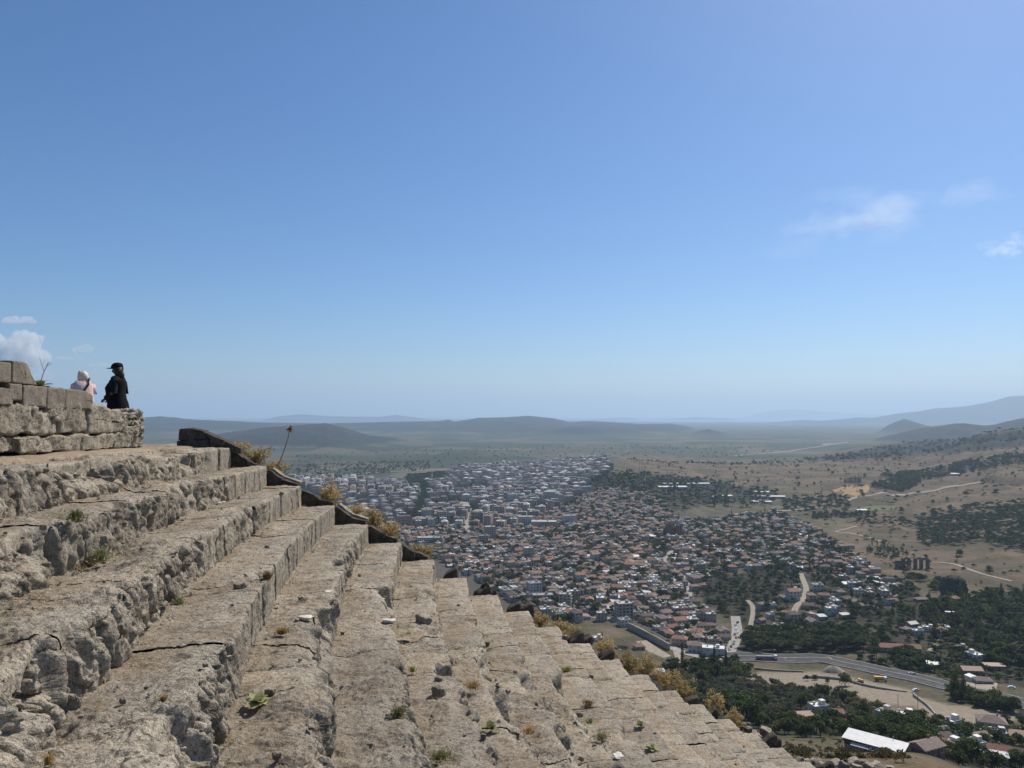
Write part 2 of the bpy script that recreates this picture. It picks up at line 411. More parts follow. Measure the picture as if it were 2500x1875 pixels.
field = g.ramp(fsep.outputs[0], [(0.0, (.042, .058, .026)), (0.2, (.068, .078, .038)), (0.38, (.032, .046, .022)), (0.52, (.15, .125, .082)), (0.68, (.085, .078, .048)), (0.82, (.19, .155, .108)), (0.94, (.05, .062, .03))], 'CONSTANT')
field = g.mix(0.45, field, g.ramp(g.voro(1.0, 'F1', v2, 'Color', 'CHEBYCHEV'), [(0.2, (.035, .048, .024)), (0.6, (.09, .085, .052)), (0.9, (.17, .14, .098))], 'CONSTANT'))
field = g.mix(g.ramp(n_mid, [(0.54, 0.0), (0.64, 0.55)]), field, (.026, .034, .020))
scl = g.ramp(g.noise(0.012, 5, .62, P), [(0.47, 0.0), (0.56, 0.85)])
dryc = g.mix(scl, dryc, g.ramp(n_fine, [(0.35, (.035, .040, .020)), (0.65, (.085, .075, .042))]))      # scrub patches in the dry grass
dryc = g.mix(g.ramp(g.noise(1.0, 4, .6, g.mapv(P, (.004, .022, .05), (0, 0, .5))), [(0.52, 0.0), (0.60, 0.55)]), dryc, (.16, .115, .07))    # old terraces and tracks
c = g.mix(sep.outputs[1], scrub, dryc)
wsep = g.add('ShaderNodeSeparateColor'); g.l.new(g.attr('wood'), wsep.inputs[0])
woodc = g.ramp(n_mid, [(0.35, (.012, .015, .011)), (0.55, (.020, .023, .017)), (0.68, (.042, .039, .030))])
fh = g.noise(0.0011, 6, .65, P)
woodc = g.mix(g.ramp(fh, [(0.56, 0.0), (0.66, 0.6)]), woodc, (.085, .072, .056))
woodc = g.mix(g.ramp(n_big, [(0.56, 0.0), (0.70, 0.45)]), woodc, (.06, .052, .040))
c = g.mix(wsep.outputs[0], c, woodc)
c = g.mix(ca.outputs['Alpha'], c, field)
c = g.mix(sep.outputs[2], c, townc)
c = g.mix(sep.outputs[0], c, dusty)
c = g.mix(g.ramp(n_big, [(0.3, 0.0), (0.7, 0.2)]), c, (.06, .055, .038))
g.color(c)
tuf = g.noise(1.1, 5, .7, P)
c = g.mix(g.math('MULTIPLY', sep.outputs[1], g.ramp(tuf, [(0.47, 0.0), (0.58, 0.75)])), c, (.075, .058, .034))
c = g.mix(g.math('MULTIPLY', sep.outputs[1], g.ramp(g.noise(.55, 5, .7, P), [(0.55, 0.0), (0.66, 0.6)])), c, (.30, .215, .125))
g.color(c)
g.bump(n_fine, 0.6, 1.2); g.bump(n_tiny, 0.6, 0.12)
LAND = g.m
nu, nv = GX.shape
me = mesh_np('ground', np.stack([GX, GY, GZ], -1).reshape(-1, 3), grid_faces(nu, nv), True, [LAND])
ca_ = me.color_attributes.new('cover', 'FLOAT_COLOR', 'POINT')
ca_.data.foreach_set('color', cover.reshape(-1))
wa_ = me.color_attributes.new('wood', 'FLOAT_COLOR', 'POINT'); wa_.data.foreach_set('color', np.ascontiguousarray(wood, np.float32).reshape(-1))
tag(link('ground', me), kind='structure')
# the sea, a strip of bright water behind the plain
wt = NT('sea_water', 0.22, 0.5); wt.color((.02, .05, .07))
wt.bump(wt.noise(0.02, 4, 0.6, wt.pos()), 0.35, 2.0)
me = mesh_py('sea', [(2000, 26000, -264), (32000, 26000, -264), (40000, 60000, -264), (2000, 60000, -264)], [(0, 1, 2, 3)], mats=[wt.m])
tag(link('sea', me), kind='structure')

# ---- the air: one closed box of thin even haze round everything
hm = bpy.data.materials.new('haze_air'); hm.use_nodes = True
hn = hm.node_tree.nodes; hn.remove(hn['Principled BSDF'])
pv = hn.new('ShaderNodeVolumePrincipled')
pv.inputs['Color'].default_value = (.60, .79, 1.0, 1)
pv.inputs['Density'].default_value = 5.2e-5
pv.inputs['Anisotropy'].default_value = 0.25
hm.node_tree.links.new(pv.outputs[0], hn['Material Output'].inputs['Volume'])
hx, hy0, hy1, hz0, hz1 = 66000, -300, 60500, -300, 900
V = [(-hx, hy0, hz0), (hx, hy0, hz0), (hx, hy1, hz0), (-hx, hy1, hz0), (-hx, hy0, hz1), (hx, hy0, hz1), (hx, hy1, hz1), (-hx, hy1, hz1)]
me = mesh_py('haze', V, [(0, 3, 2, 1), (4, 5, 6, 7), (0, 1, 5, 4), (1, 2, 6, 5), (2, 3, 7, 6), (3, 0, 4, 7)], mats=[hm])
tag(link('haze', me), kind='stuff')
# ================================================================ the theatre
st = NT('weathered_stone', 0.93, 0.15)
P = st.pos()
a = st.noise(0.9, 6, 0.62, P); b = st.noise(5.5, 5, 0.70, P); c_ = st.noise(26, 5, 0.74, P); d_ = st.noise(110, 2, 0.75, P)
stretch = st.mapv(P, (9, 9, 2.2)); s_ = st.noise(1.0, 6, 0.65, stretch)
dv = st.add('ShaderNodeVectorMath', operation='ADD'); st.l.new(P, dv.inputs[0])
nv_ = st.add('ShaderNodeTexNoise'); nv_.inputs['Scale'].default_value = 3.0; nv_.inputs['Detail'].default_value = 5; st.l.new(P, nv_.inputs['Vector'])
sc_ = st.add('ShaderNodeVectorMath', operation='SCALE'); sc_.inputs['Scale'].default_value = 0.55; st.l.new(nv_.outputs['Color'], sc_.inputs[0]); st.l.new(sc_.outputs[0], dv.inputs[1])
crk = st.voro(1.7, 'DISTANCE_TO_EDGE', dv.outputs[0]); crk2 = st.voro(5.0, 'DISTANCE_TO_EDGE', dv.outputs[0])
base = st.ramp(a, [(0.25, (.38, .325, .25)), (0.5, (.515, .45, .355)), (0.75, (.62, .555, .455))])
base = st.mix(st.math('MULTIPLY', st.rnd(), 0.45), base, (.43, .365, .27))
base = st.mix(st.ramp(b, [(0.32, 0.85), (0.49, 0.0)]), base, (.17, .138, .10))       # dark patina
base = st.mix(st.ramp(b, [(0.56, 0.0), (0.76, 0.75)]), base, (.56, .50, .40))          # pale lichen and limestone
base = st.mix(st.ramp(c_, [(0.36, 0.95), (0.49, 0.0)]), base, (.13, .105, .078))       # pits
base = st.mix(st.ramp(c_, [(0.56, 0.0), (0.70, 0.75)]), base, (.64, .575, .47))
base = st.mix(st.ramp(d_, [(0.38, 0.75), (0.50, 0.0)]), base, (.12, .098, .07))
nz = st.add('ShaderNodeSeparateXYZ'); st.l.new(st.nrm(), nz.inputs[0])
soil = st.math('MULTIPLY', st.ramp(nz.outputs[2], [(0.80, 0.0), (0.97, 1.0)]), st.ramp(st.noise(1.6, 6, 0.65, P), [(0.47, 0.0), (0.66, 0.75)]))
base = st.mix(soil, base, st.ramp(c_, [(0.3, (.22, .16, .10)), (0.7, (.47, .36, .24))]))   # earth blown on to the flat tops
base = st.mix(st.math('MULTIPLY', st.ramp(nz.outputs[2], [(0.35, 0.6), (0.7, 0.0)]), st.ramp(s_, [(0.35, 0.9), (0.6, 0.0)])), base, (.105, .090, .070))   # run-off streaks on faces
base = st.mix(st.math('MULTIPLY', st.ramp(crk, [(0.0, 0.8), (0.022, 0.0)]), st.ramp(st.noise(2.1, 3, 0.5, P), [(0.5, 0.0), (0.62, 1.0)])), base, (.06, .048, .035))   # hair cracks
tone = st.add('ShaderNodeMapRange'); tone.inputs['To Min'].default_value = .86; tone.inputs['To Max'].default_value = 1.16; st.l.new(st.rnd(), tone.inputs['Value'])
tn = st.add('ShaderNodeCombineColor'); [st.l.new(tone.outputs[0], tn.inputs[i]) for i in range(3)]
base = st.mix(1.0, base, tn.outputs[0], 'MULTIPLY')
base = st.mix(st.ramp(st.noise(.45, 5, .6, P), [(0.52, 0.0), (0.68, 0.55)]), base, (.235, .205, .165))       # broad grey weathering
ea = st.add('ShaderNodeAttribute', attribute_name='earth')
base = st.mix(st.math('MULTIPLY', ea.outputs['Fac'], st.ramp(c_, [(0.38, .85), (0.62, .30)])), base, st.ramp(b, [(0.35, (.20, .155, .105)), (0.65, (.33, .265, .185))]))     # earth caught at the back of each tread
st.color(base)
st.bump(b, 0.7, 0.05); st.bump(c_, 0.95, 0.03); st.bump(d_, 0.6, 0.008)
st.bump(st.ramp(crk2, [(0.0, 0.0), (0.06, 1.0)]), 0.35, 0.02)
STONE = st.m

# how far each row's front has weathered: (distance along the view, amount) pairs
ERODE = {
    0: [(0, 1), (14.2, 1), (15.0, .12)], 1: [(0, 1), (13.0, 1), (13.8, .1)], 2: [(0, 1), (8.2, 1), (9.0, .35), (11, .3), (11.4, .9), (12.2, .8), (12.6, .08)], 3: [(0, 1), (5.6, 1), (6.2, .12), (30, .1)],
    4: [(0, .8), (5.5, .9), (6.5, .3), (9, .6), (11, .2), (13, 1), (14.8, .9), (15.3, .1)], 5: [(0, 1), (8, .95), (8.6, .25), (11.6, .4), (12, .7), (13, .2), (14, .15)], 6: [(0, 1), (9.5, 1), (11, .6), (14, .35), (15, .1)], 7: [(0, 1), (10.5, 1), (11.7, .3), (13, .08)],
    8: [(0, 1), (11.5, .9), (13, .1)], 9: [(0, 1), (12.4, 1), (13.4, .12)], 10: [(0, .9), (11, .7), (12.5, .1)], 11: [(0, .8), (11, .6), (12.5, .08)], 12: [(0, .9), (11, .7), (13, .08)], 13: [(0, .6), (10, .5), (12, .1)]}
def erode(k, Y): 
    e = ERODE.get(k, [(0, .35), (12, .2), (14, .05)])
    return np.interp(Y, [q[0] for q in e], [q[1] for q in e]) * (.75 if k < 3 else .9 if k < 5 else .8)

def displace(Pt, Nn, E, a, amp=1.0):
    """weather a stone surface: Pt points, Nn outward normals, E 0..1 decay, a signed distance from the front arris (tread > 0 > riser)"""
    x, y, z = Pt[..., 0], Pt[..., 1], Pt[..., 2]
    E = np.clip(E + 0.22 * fbm(x * 1.1, y * 1.1, z * 1.1, 3, 61) * (E > .05), 0, 1)
    front = np.exp(-np.maximum(a, 0) / 0.06)           # 1 on the face, fading over the tread
    d = 0.010 * fbm(x * 1.6, y * 1.6, z * 1.6, 3, 3)                       # slow unevenness
    r = fbm(x * 6, y * 6, z * 2.2, 4, 71)
    rid = 1 - np.abs(fbm(x * 4.2, y * 4.2, z * 1.7, 4, 73)) * 2.0
    d = d + (0.006 + 0.030 * E * front) * r + 0.028 * E * front * rid
    w1, w2, cid, tl = worley(x * 3.0 + .5 * r, y * 3.0 + .5 * r, z * 1.9 + .3 * r, 31, True)
    d = d + E * front * (0.075 * (0.48 - w1) + 0.045 * (cid - .5) + .17 * tl)
    v1, v2, vid, vt = worley(x * 9 + .4 * r, y * 9 + .4 * r, z * 6.5, 37, True)
    d = d + E * (.04 + .96 * front) * (0.018 * (0.42 - v1) + .022 * (vid - .5) + .07 * vt)
    d = d + (.003 + .011 * E * front) * (1 - 2.2 * np.abs(fbm(x * 13, y * 13, z * 9, 3, 77)))
    # cracks between the lumps
    d = d - E * front * 0.06 * np.exp(-(w2 - w1) / 0.05)
    # flaking beds on the tops
    fl = fbm(x * 1.9, y * 1.9, z * 0.2, 5, 83)
    q = fl * 4.5; st_ = np.floor(q) + sstep(0.86, 1.0, q - np.floor(q))
    fl_m = (.40 + .60 * E) * (1 - .75 * front) * sstep(-.15, .25, fbm(x * .8, y * .8, z * .3, 2, 91) + .6 * E - .1)
    d = d + fl_m * 0.018 * st_
    # pits and broken holes
    hole = sstep(.48, .85, fbm(x * 2.6, y * 2.6, z * 2.6, 4, 97))
    d = d - hole * (0.010 + 0.05 * E * front)
    # fine grain
    d = d + 0.006 * fbm(x * 26, y * 26, z * 26, 3, 101)
    return Pt + Nn * (d * amp)[..., None]

def seat_block(k, ta, tb, ka, seed):
    """one stone of row k between angles ta..tb: face and top as one weathered skin"""
    rr = random.Random(seed)
    r0 = R(k); arc = (tb - ta) * r0
    tm = (ta + tb) / 2; mid = on_row(k, np.array(tm)); dist = max(2.2, float(np.hypot(np.hypot(mid[0], mid[1]), mid[2])))
    ds = min(.05, max(.011, .0022 * dist))
    ns = max(6, int(arc / ds)); h = Z(k) - Z(k + 1); dep = (R(k - 1) - r0) if k > 0 else 1.75
    nr = max(6, int((h + .1) / (ds * (1.6 if k > 6 else 1)))); nt = max(8, int((dep + .16) / ds))
    th = np.linspace(ta, tb, ns)
    # profile parameter: negative down the face, positive back over the top
    p = np.concatenate([np.linspace(-(h + .10), 0, nr)[:-1], np.linspace(0, dep + .16, nt) ])
    TH, PP = np.meshgrid(th, p, indexing='ij')
    E = erode(k, (CY + r0 * np.sin(TH)))
    jit = rr.uniform(-.012, .012); lift = rr.uniform(-.010, .008); tilt = rr.uniform(-.012, .012)
    # the arris wears back and rounds off with decay
    nE = fbm(TH * r0 * 1.3, k * 7.7 + 0 * TH, 0 * TH, 3, 51)
    rec = E * (0.03 + 0.085 * np.clip(nE + .25, 0, 1.2))
    rad = 0.016 + E * (0.075 + 0.04 * nE)
    rr_ = np.where(PP < 0, 0.0, PP); zz = np.where(PP < 0, PP, 0.0)
    e2 = np.exp(-np.abs(PP) / np.maximum(rad, .02) * 1.1)
    dr = rr_ + jit + np.where(PP < 0, rec * np.exp(PP / .35 * .6), rec * np.exp(-PP / .25)) + rad * .42 * e2
    dz = zz + lift - rad * .42 * e2 + tilt * (PP > 0) * PP + np.where(PP > 0, -0.018 * sstep(.25, .6, PP), 0)
    # bites: pieces of the front broken away
    b0 = .26 if k < 5 else .13; ba = 1.0 if k < 5 else 1.4
    bt = ba * sstep(b0, b0 + .2, fbm(TH * r0 * 1.15 + 3.1, k * 5.3 + 0 * TH, 0.4 * PP, 3, 57)) * sstep(.18, .45, E)
    dr = dr + bt * .13 * np.where(PP < 0, sstep(-.38, -.22, PP), np.exp(-(PP / .16) ** 2))
    dz = dz - bt * .11 * np.exp(-(np.maximum(PP, 0) / .17) ** 2) * sstep(-.3, -.05, PP)
    # joints: the edges of the stone turn down between neighbours
    sa = np.minimum(TH - ta, tb - TH) * r0
    jw = 0.008 + 0.014 * E.mean()
    jd = np.exp(-(sa / jw) ** 2)
    nx = np.where(PP < 0, 1.0, 0.0) * np.exp(0 * PP)
    blend = sstep(-.03, .03, PP)
    Nr = -(1 - blend); Nz = blend.copy()
    nn = np.sqrt(Nr ** 2 + Nz ** 2 + 1e-9); Nr /= nn; Nz /= nn
    jdep = np.where(PP < .02, (0.09 + .03 * E) * rr.uniform(.5, 1.3), (0.004 + 0.028 * (1 - E) * (rr.random() < .7)) * np.exp(-np.maximum(PP, 0) / rr.uniform(.3, 2.5)))
    dr = dr - Nr * jd * jdep; dz = dz - Nz * jd * jdep
    rad_ = r0 + dr
    Pt = np.stack([CX - rad_ * np.cos(TH), CY + rad_ * np.sin(TH), Z(k) + sagz(TH) + dz], -1)
    Nn = np.stack([-Nr * np.cos(TH), Nr * np.sin(TH), Nz], -1)
    Pt = displace(Pt, Nn, E, PP)
    so_ = sstep(.22, .62, PP + .22 * fbm(Pt[..., 0] * 1.7, Pt[..., 1] * 1.7, Pt[..., 2], 4, 111)) * (.45 + .55 * sstep(-.3, .4, fbm(Pt[..., 0] * .9, Pt[..., 1] * .9, Pt[..., 2], 3, 113)))
    me = mesh_np('stone_block', Pt.reshape(-1, 3), grid_faces(*Pt.shape[:2])[:, ::-1], True, [STONE])
    me.attributes.new('earth', 'FLOAT', 'POINT').data.foreach_set('value', np.ascontiguousarray(so_, np.float32).ravel())
    return me

theatre = link('stone_theatre', None, loc=(0, 0, 0))
tag(theatre, 'weathered grey-brown stone seating of an ancient theatre stepping down the hillside', 'theatre ruin')
for k in range(0, NROW):
    row = link('seat_row', None, theatre)
    te = th_end(k)
    # from the end back to just behind the camera
    y_near = (1.2 if k > 2 else 3.0) if k < 12 else 4.5
    ts = math.asin((y_near - CY) / R(k))
    rk = random.Random(100 + k)
    t = te; i = 0
    while t > ts:
        E = float(erode(k, CY + R(k) * math.sin(t)))
        wdt = rk.uniform(.36, .82) if E < .5 else rk.uniform(.55, 1.15)
        t2 = t - wdt / R(k)
        link('stone_block', seat_block(k, t2, t, k, 1000 * k + i), row)
        t = t2; i += 1
    # rubble core under the skin so that no daylight shows through the joints
    th = np.linspace(ts - .02, te - .002, 60)
    q = []
    for dr_, dz_ in ((.40, -.75), (.40, -.34), (1.05, -.34), (1.05, -.75)):
        q.append(on_row(k, th, dr_, dz_))
    V = np.stack(q, 1)
    n = V.shape[0]
    F = []
    for i2 in range(n - 1):
        for j in range(4):
            F.append((i2 * 4 + j, (i2 + 1) * 4 + j, (i2 + 1) * 4 + (j + 1) % 4, i2 * 4 + (j + 1) % 4))
    F += [(0, 1, 2, 3), ((n - 1) * 4 + 3, (n - 1) * 4 + 2, (n - 1) * 4 + 1, (n - 1) * 4)]
    link('rubble_core', mesh_py('rubble_core', V.reshape(-1, 3), F, False, [STONE]), row)
# ---------------------------------------------------------------- stones cut or broken on all sides
_cube = {}
def cube_pts(n):
    if n in _cube: return _cube[n]
    u = np.linspace(-1, 1, n); A, B = np.meshgrid(u, u, indexing='ij')
    Vs, Fs, o = [], [], 0
    for ax in range(3):
        for s in (-1, 1):
            p = np.zeros((n, n, 3)); p[..., ax] = s; p[..., (ax + 1) % 3] = A * s; p[..., (ax + 2) % 3] = B
            Vs.append(p.reshape(-1, 3)); Fs.append(grid_faces(n, n) + o); o += n * n
    V, F = np.concatenate(Vs), np.concatenate(Fs)
    key = np.round(V * 1e5).astype(np.int64)
    _, idx, inv = np.unique(key, axis=0, return_index=True, return_inverse=True)
    _cube[n] = (V[idx], inv.ravel()[F])
    return _cube[n]
def rough_block(size, seed, n=10, m=9.0, rough=.03, warp=None, mat=None, name='stone_block', grain=1.0):
    """a stone: rounded cuboid, weathered; m small is a boulder, m large a squared block"""
    V, F = cube_pts(n)
    nrm = (np.abs(V) ** m).sum(1) ** (1 / m)
    q = V / nrm[:, None]
    h = np.array(size) / 2
    p = q * h
    if warp is not None: p = warp(p)
    N = np.sign(q) * np.abs(q) ** (m - 1) / h; N /= np.linalg.norm(N, axis=1)[:, None] + 1e-9
    o = seed * 3.71
    x, y, z = p[:, 0] + o, p[:, 1] + o * .7, p[:, 2] - o
    k = 1.0 / max(.2, min(1.0, max(size)))
    r = fbm(x * 3 * k, y * 3 * k, z * 3 * k, 4, 5)
    w1, w2, c = worley(x * 4 * k, y * 4 * k, z * 3 * k, 9)
    d = rough * (r + 1.2 * (.45 - w1)) + rough * .35 * grain * fbm(x * 14 * k, y * 14 * k, z * 14 * k, 3, 6)
    return mesh_np(name, p + N * d[:, None], F[:, ::-1] if False else F, True, [mat or STONE])

def wall_pt(px, py, rw):
    """where the line of sight through a pixel meets the upright arc of radius rw round the theatre's centre"""
    t, s = ray(px, py)
    A = t * t + 1; B = -2 * (t * CX + CY); C = CX * CX + CY * CY - rw * rw
    y = (-B - math.sqrt(B * B - 4 * A * C)) / (2 * A)
    y2 = (-B + math.sqrt(B * B - 4 * A * C)) / (2 * A)
    y = y2 if y < 1 else y
    th = math.asin((y - CY) / rw)
    return th, s * y, y
def z1(x, y): return x / 3.568, 740 + y / 3.568            # wall drawn from one enlargement of the photograph

dk = NT('grey_dressed_stone', 0.93, 0.15)
Pd = dk.pos(); b1 = dk.noise(4, 6, .65, Pd); b2 = dk.noise(45, 5, .7, Pd)
cc = dk.ramp(b1, [(0.3, (.165, .138, .105)), (0.6, (.25, .212, .165)), (0.8, (.32, .275, .215))])
cc = dk.mix(dk.ramp(b2, [(0.38, .8), (0.5, 0.0)]), cc, (.10, .085, .066)); cc = dk.mix(dk.ramp(b2, [(0.6, 0.0), (0.72, .7)]), cc, (.50, .46, .40))
dk.color(cc); dk.bump(b1, .5, .03); dk.bump(b2, .8, .015)
GREY = dk.m
dl = NT('shade_darkened_stone', 0.95, 0.1)  # darker stone for the tier ends: their backlit shade put into the colour
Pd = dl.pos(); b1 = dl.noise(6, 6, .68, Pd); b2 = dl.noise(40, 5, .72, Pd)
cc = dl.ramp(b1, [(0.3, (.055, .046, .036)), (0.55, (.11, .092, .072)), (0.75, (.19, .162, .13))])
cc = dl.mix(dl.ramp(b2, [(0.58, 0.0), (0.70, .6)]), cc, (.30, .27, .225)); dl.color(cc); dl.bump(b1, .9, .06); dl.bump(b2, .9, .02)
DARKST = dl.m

RW = R(0) + 1.15
wall = link('retaining_wall', None, loc=(0, 0, 0))
tag(wall, 'rough stone retaining wall with dressed grey upper blocks behind the top tier', 'stone wall')
ROUGH = [  # x0, x1, top, bottom in the enlargement, roughness, rounding
    (-700, -420, 1140, 1330), (-418, -140, 1150, 1325), (-138, 143, 1165, 1312), (147, 345, 1160, 1306), (349, 686, 1150, 1300), (692, 980, 1142, 1285), (985, 1150, 1130, 1270), (1155, 1242, 1150, 1258),
    (-760, -300, 860, 1145), (-296, -20, 890, 1150), (-16, 268, 868, 1148), (272, 505, 905, 1148), (440, 545, 880, 1035), (515, 758, 880, 1140), (764, 1046, 872, 1138),
    (1044, 1112, 975, 1030), (1110, 1170, 955, 1012), (1048, 1100, 1035, 1108), (1098, 1168, 1018, 1065), (1060, 1166, 1070, 1138), (1172, 1243, 935, 1022), (1168, 1240, 1020, 1150)]
DRESSED = [(-700, -330, 690, 880), (-325, -60, 700, 890), (-56, 104, 735, 890), (62, 178, 698, 850), (186, 393, 715, 905), (399, 553, 735, 930), (559, 800, 752, 925),
           (-600, -240, 490, 690), (-236, 84, 497, 694), (90, 312, 515, 712)]
def wall_block(x0, x1, yt, yb, seed, dressed):
    pxa, pya = z1(x0, yt); pxb, pyb = z1(x1, yb)
    ta, _, ya = wall_pt(pxa, pya, RW); tb, _, yb_ = wall_pt(pxb, pyb, RW)
    tm = (ta + tb) / 2; ym = (ya + yb_) / 2
    zt, zb = ray(0, pya)[1] * ym, ray(0, pyb)[1] * ym
    arc = abs(tb - ta) * RW - .012; hh = zt - zb - .012; dep = .55 if x1 < 1100 or dressed else .4
    warp = None
    if dressed and x1 in (800,):          # worn round at the end
        warp = lambda p: np.stack([p[:, 0], p[:, 1], p[:, 2] - np.where(p[:, 1] > 0, .55 * (p[:, 1] / arc * 2) ** 2 * hh * .5 * (p[:, 2] > 0), 0)], 1)
    if dressed and x1 == 312:             # slanted end
        warp = lambda p: np.stack([p[:, 0], p[:, 1] - np.where(p[:, 1] > 0, (p[:, 2] / hh + .5) * arc * .42, 0), p[:, 2]], 1)
    if not dressed and x1 == 1046:        # top falling away to the end of the wall
        warp = lambda p: np.stack([p[:, 0], p[:, 1], p[:, 2] - np.where(p[:, 2] > 0, (p[:, 1] / arc + .5) * hh * .22, 0)], 1)
    me = rough_block((dep, arc, hh), seed, 26 if (arc > .4) else 14, 26 if dressed else 13, .010 if dressed else .036, warp, GREY if dressed else STONE)
    off = (.0 if dressed else random.Random(seed).uniform(-.02, .03))
    rr = RW + dep / 2 - .03 + off
    o = link('stone_block', me, wall, (CX - rr * math.cos(tm), CY + rr * math.sin(tm), (zt + zb) / 2))
    o.rotation_euler = (random.Random(seed + 1).uniform(-.02, .02), 0, -tm)
for i, q in enumerate(ROUGH): wall_block(*q, 300 + i, False)
for i, q in enumerate(DRESSED): wall_block(*q, 400 + i, True)
# earth and rubble packed behind the wall
ths = np.linspace(-0.32, wall_pt(*z1(1150, 1000), RW)[0], 40)
tops = np.interp([CY + RW * math.sin(t) for t in ths], [8.0, 9.6, 10.4, 11.8, 12.8, 14.0], [.72, .66, .32, .16, .0, -.10])
Vc = []
for t, zt in zip(ths, tops):
    for dr_, z_ in ((.22, -1.0), (.22, zt - .12), (2.4, zt - .02), (3.6, -1.0)):
        rr = RW + dr_ + .15; Vc.append((CX - rr * math.cos(t), CY + rr * math.sin(t), z_ + .04 * random.uniform(-1, 1)))
Fc = [(i * 4 + j, i * 4 + 4 + j, i * 4 + 5 + j, i * 4 + 1 + j) for i in range(len(ths) - 1) for j in range(3)] + [(len(ths) * 4 - 4, len(ths) * 4 - 3, len(ths) * 4 - 2, len(ths) * 4 - 1)]
link('earth_backing', mesh_py('earth_backing', Vc, [f[::-1] for f in Fc], False, [LAND]), wall)

# ---- the trodden earth of the walkway above the top tier
so = NT('trodden_earth', 0.97, 0.1)
Ps = so.pos(); e1 = so.noise(1.3, 6, .6, Ps); e2 = so.noise(22, 6, .7, Ps)
so.color(so.mix(so.ramp(e2, [(0.4, .7), (0.55, 0)]), so.ramp(e1, [(0.3, (.26, .205, .145)), (0.7, (.40, .325, .24))]), (.20, .15, .10)))
so.bump(e2, .8, .02)
EARTH = so.m
TH_, RR_ = np.meshgrid(np.linspace(-.34, -.028, 130), R(0) + np.linspace(.55, 9.5, 110), indexing='ij')
xw, yw = CX - RR_ * np.cos(TH_), CY + RR_ * np.sin(TH_)
zw = Z(0) + np.minimum(sagz(TH_), .22) + .045 + .03 * fbm(xw * 1.3, yw * 1.3, 0, 4, 15) + .012 * fbm(xw * 7, yw * 7, 0, 3, 16) - .55 * sstep(18.2, 20.0, yw + .5 * vnoise(xw, yw, 0, 8) - .3 * np.maximum(0, -8 - xw)) * 3 - .10 * (1 - sstep(.55, .85, RR_ - R(0)))
me = mesh_np('walkway', np.stack([xw, yw, zw], -1).reshape(-1, 3), grid_faces(*xw.shape)[:, ::-1], True, [EARTH])
tag(link('walkway', me), kind='structure')

# ---- the sloping end stones of the tiers
parapet = link('end_parapet', None, loc=(0, 0, 0))
tag(parapet, 'line of dark sloping wedge stones closing the far ends of the tiers', 'parapet')
def slab(poly, th, depth, seed, rough=.02, mat=None, k=0):
    """an upright slab across the end of the tiers: outline in (radius, height), thick along the arc"""
    import bmesh
    bm = bmesh.new()
    vs_ = [bm.verts.new((r_, 0, z_)) for r_, z_ in poly]
    f = bm.faces.new(vs_)
    ex = bmesh.ops.extrude_face_region(bm, geom=[f])
    bmesh.ops.translate(bm, verts=[v for v in ex['geom'] if isinstance(v, bmesh.types.BMVert)], vec=(0, depth, 0))
    bmesh.ops.triangulate(bm, faces=bm.faces[:])
    for _ in range(3):
        el = [e for e in bm.edges if e.calc_length() > .09]
        if not el: break
        bmesh.ops.subdivide_edges(bm, edges=el, cuts=1); bmesh.ops.triangulate(bm, faces=bm.faces[:])
    bmesh.ops.recalc_face_normals(bm, faces=bm.faces[:])
    V = np.array([v.co[:] for v in bm.verts]); N = np.array([v.normal[:] for v in bm.verts])
    F = np.array([[v.index for v in f_.verts] for f_ in bm.faces]); bm.free()
    o = seed * 1.37
    d = rough * (fbm(V[:, 0] * 5 + o, V[:, 1] * 5, V[:, 2] * 5, 3, 4) + .5 * fbm(V[:, 0] * 16 + o, V[:, 1] * 16, V[:, 2] * 16, 2, 5))
    V = V + N * d[:, None]
    rr, yy_ = V[:, 0], V[:, 1]
    c, s_ = math.cos(th), math.sin(th)
    W = np.stack([CX - rr * c + yy_ * s_, CY + rr * s_ + yy_ * c, V[:, 2]], 1)
    return mesh_np('wedge_stone', W, F, False, [mat or DARKST])
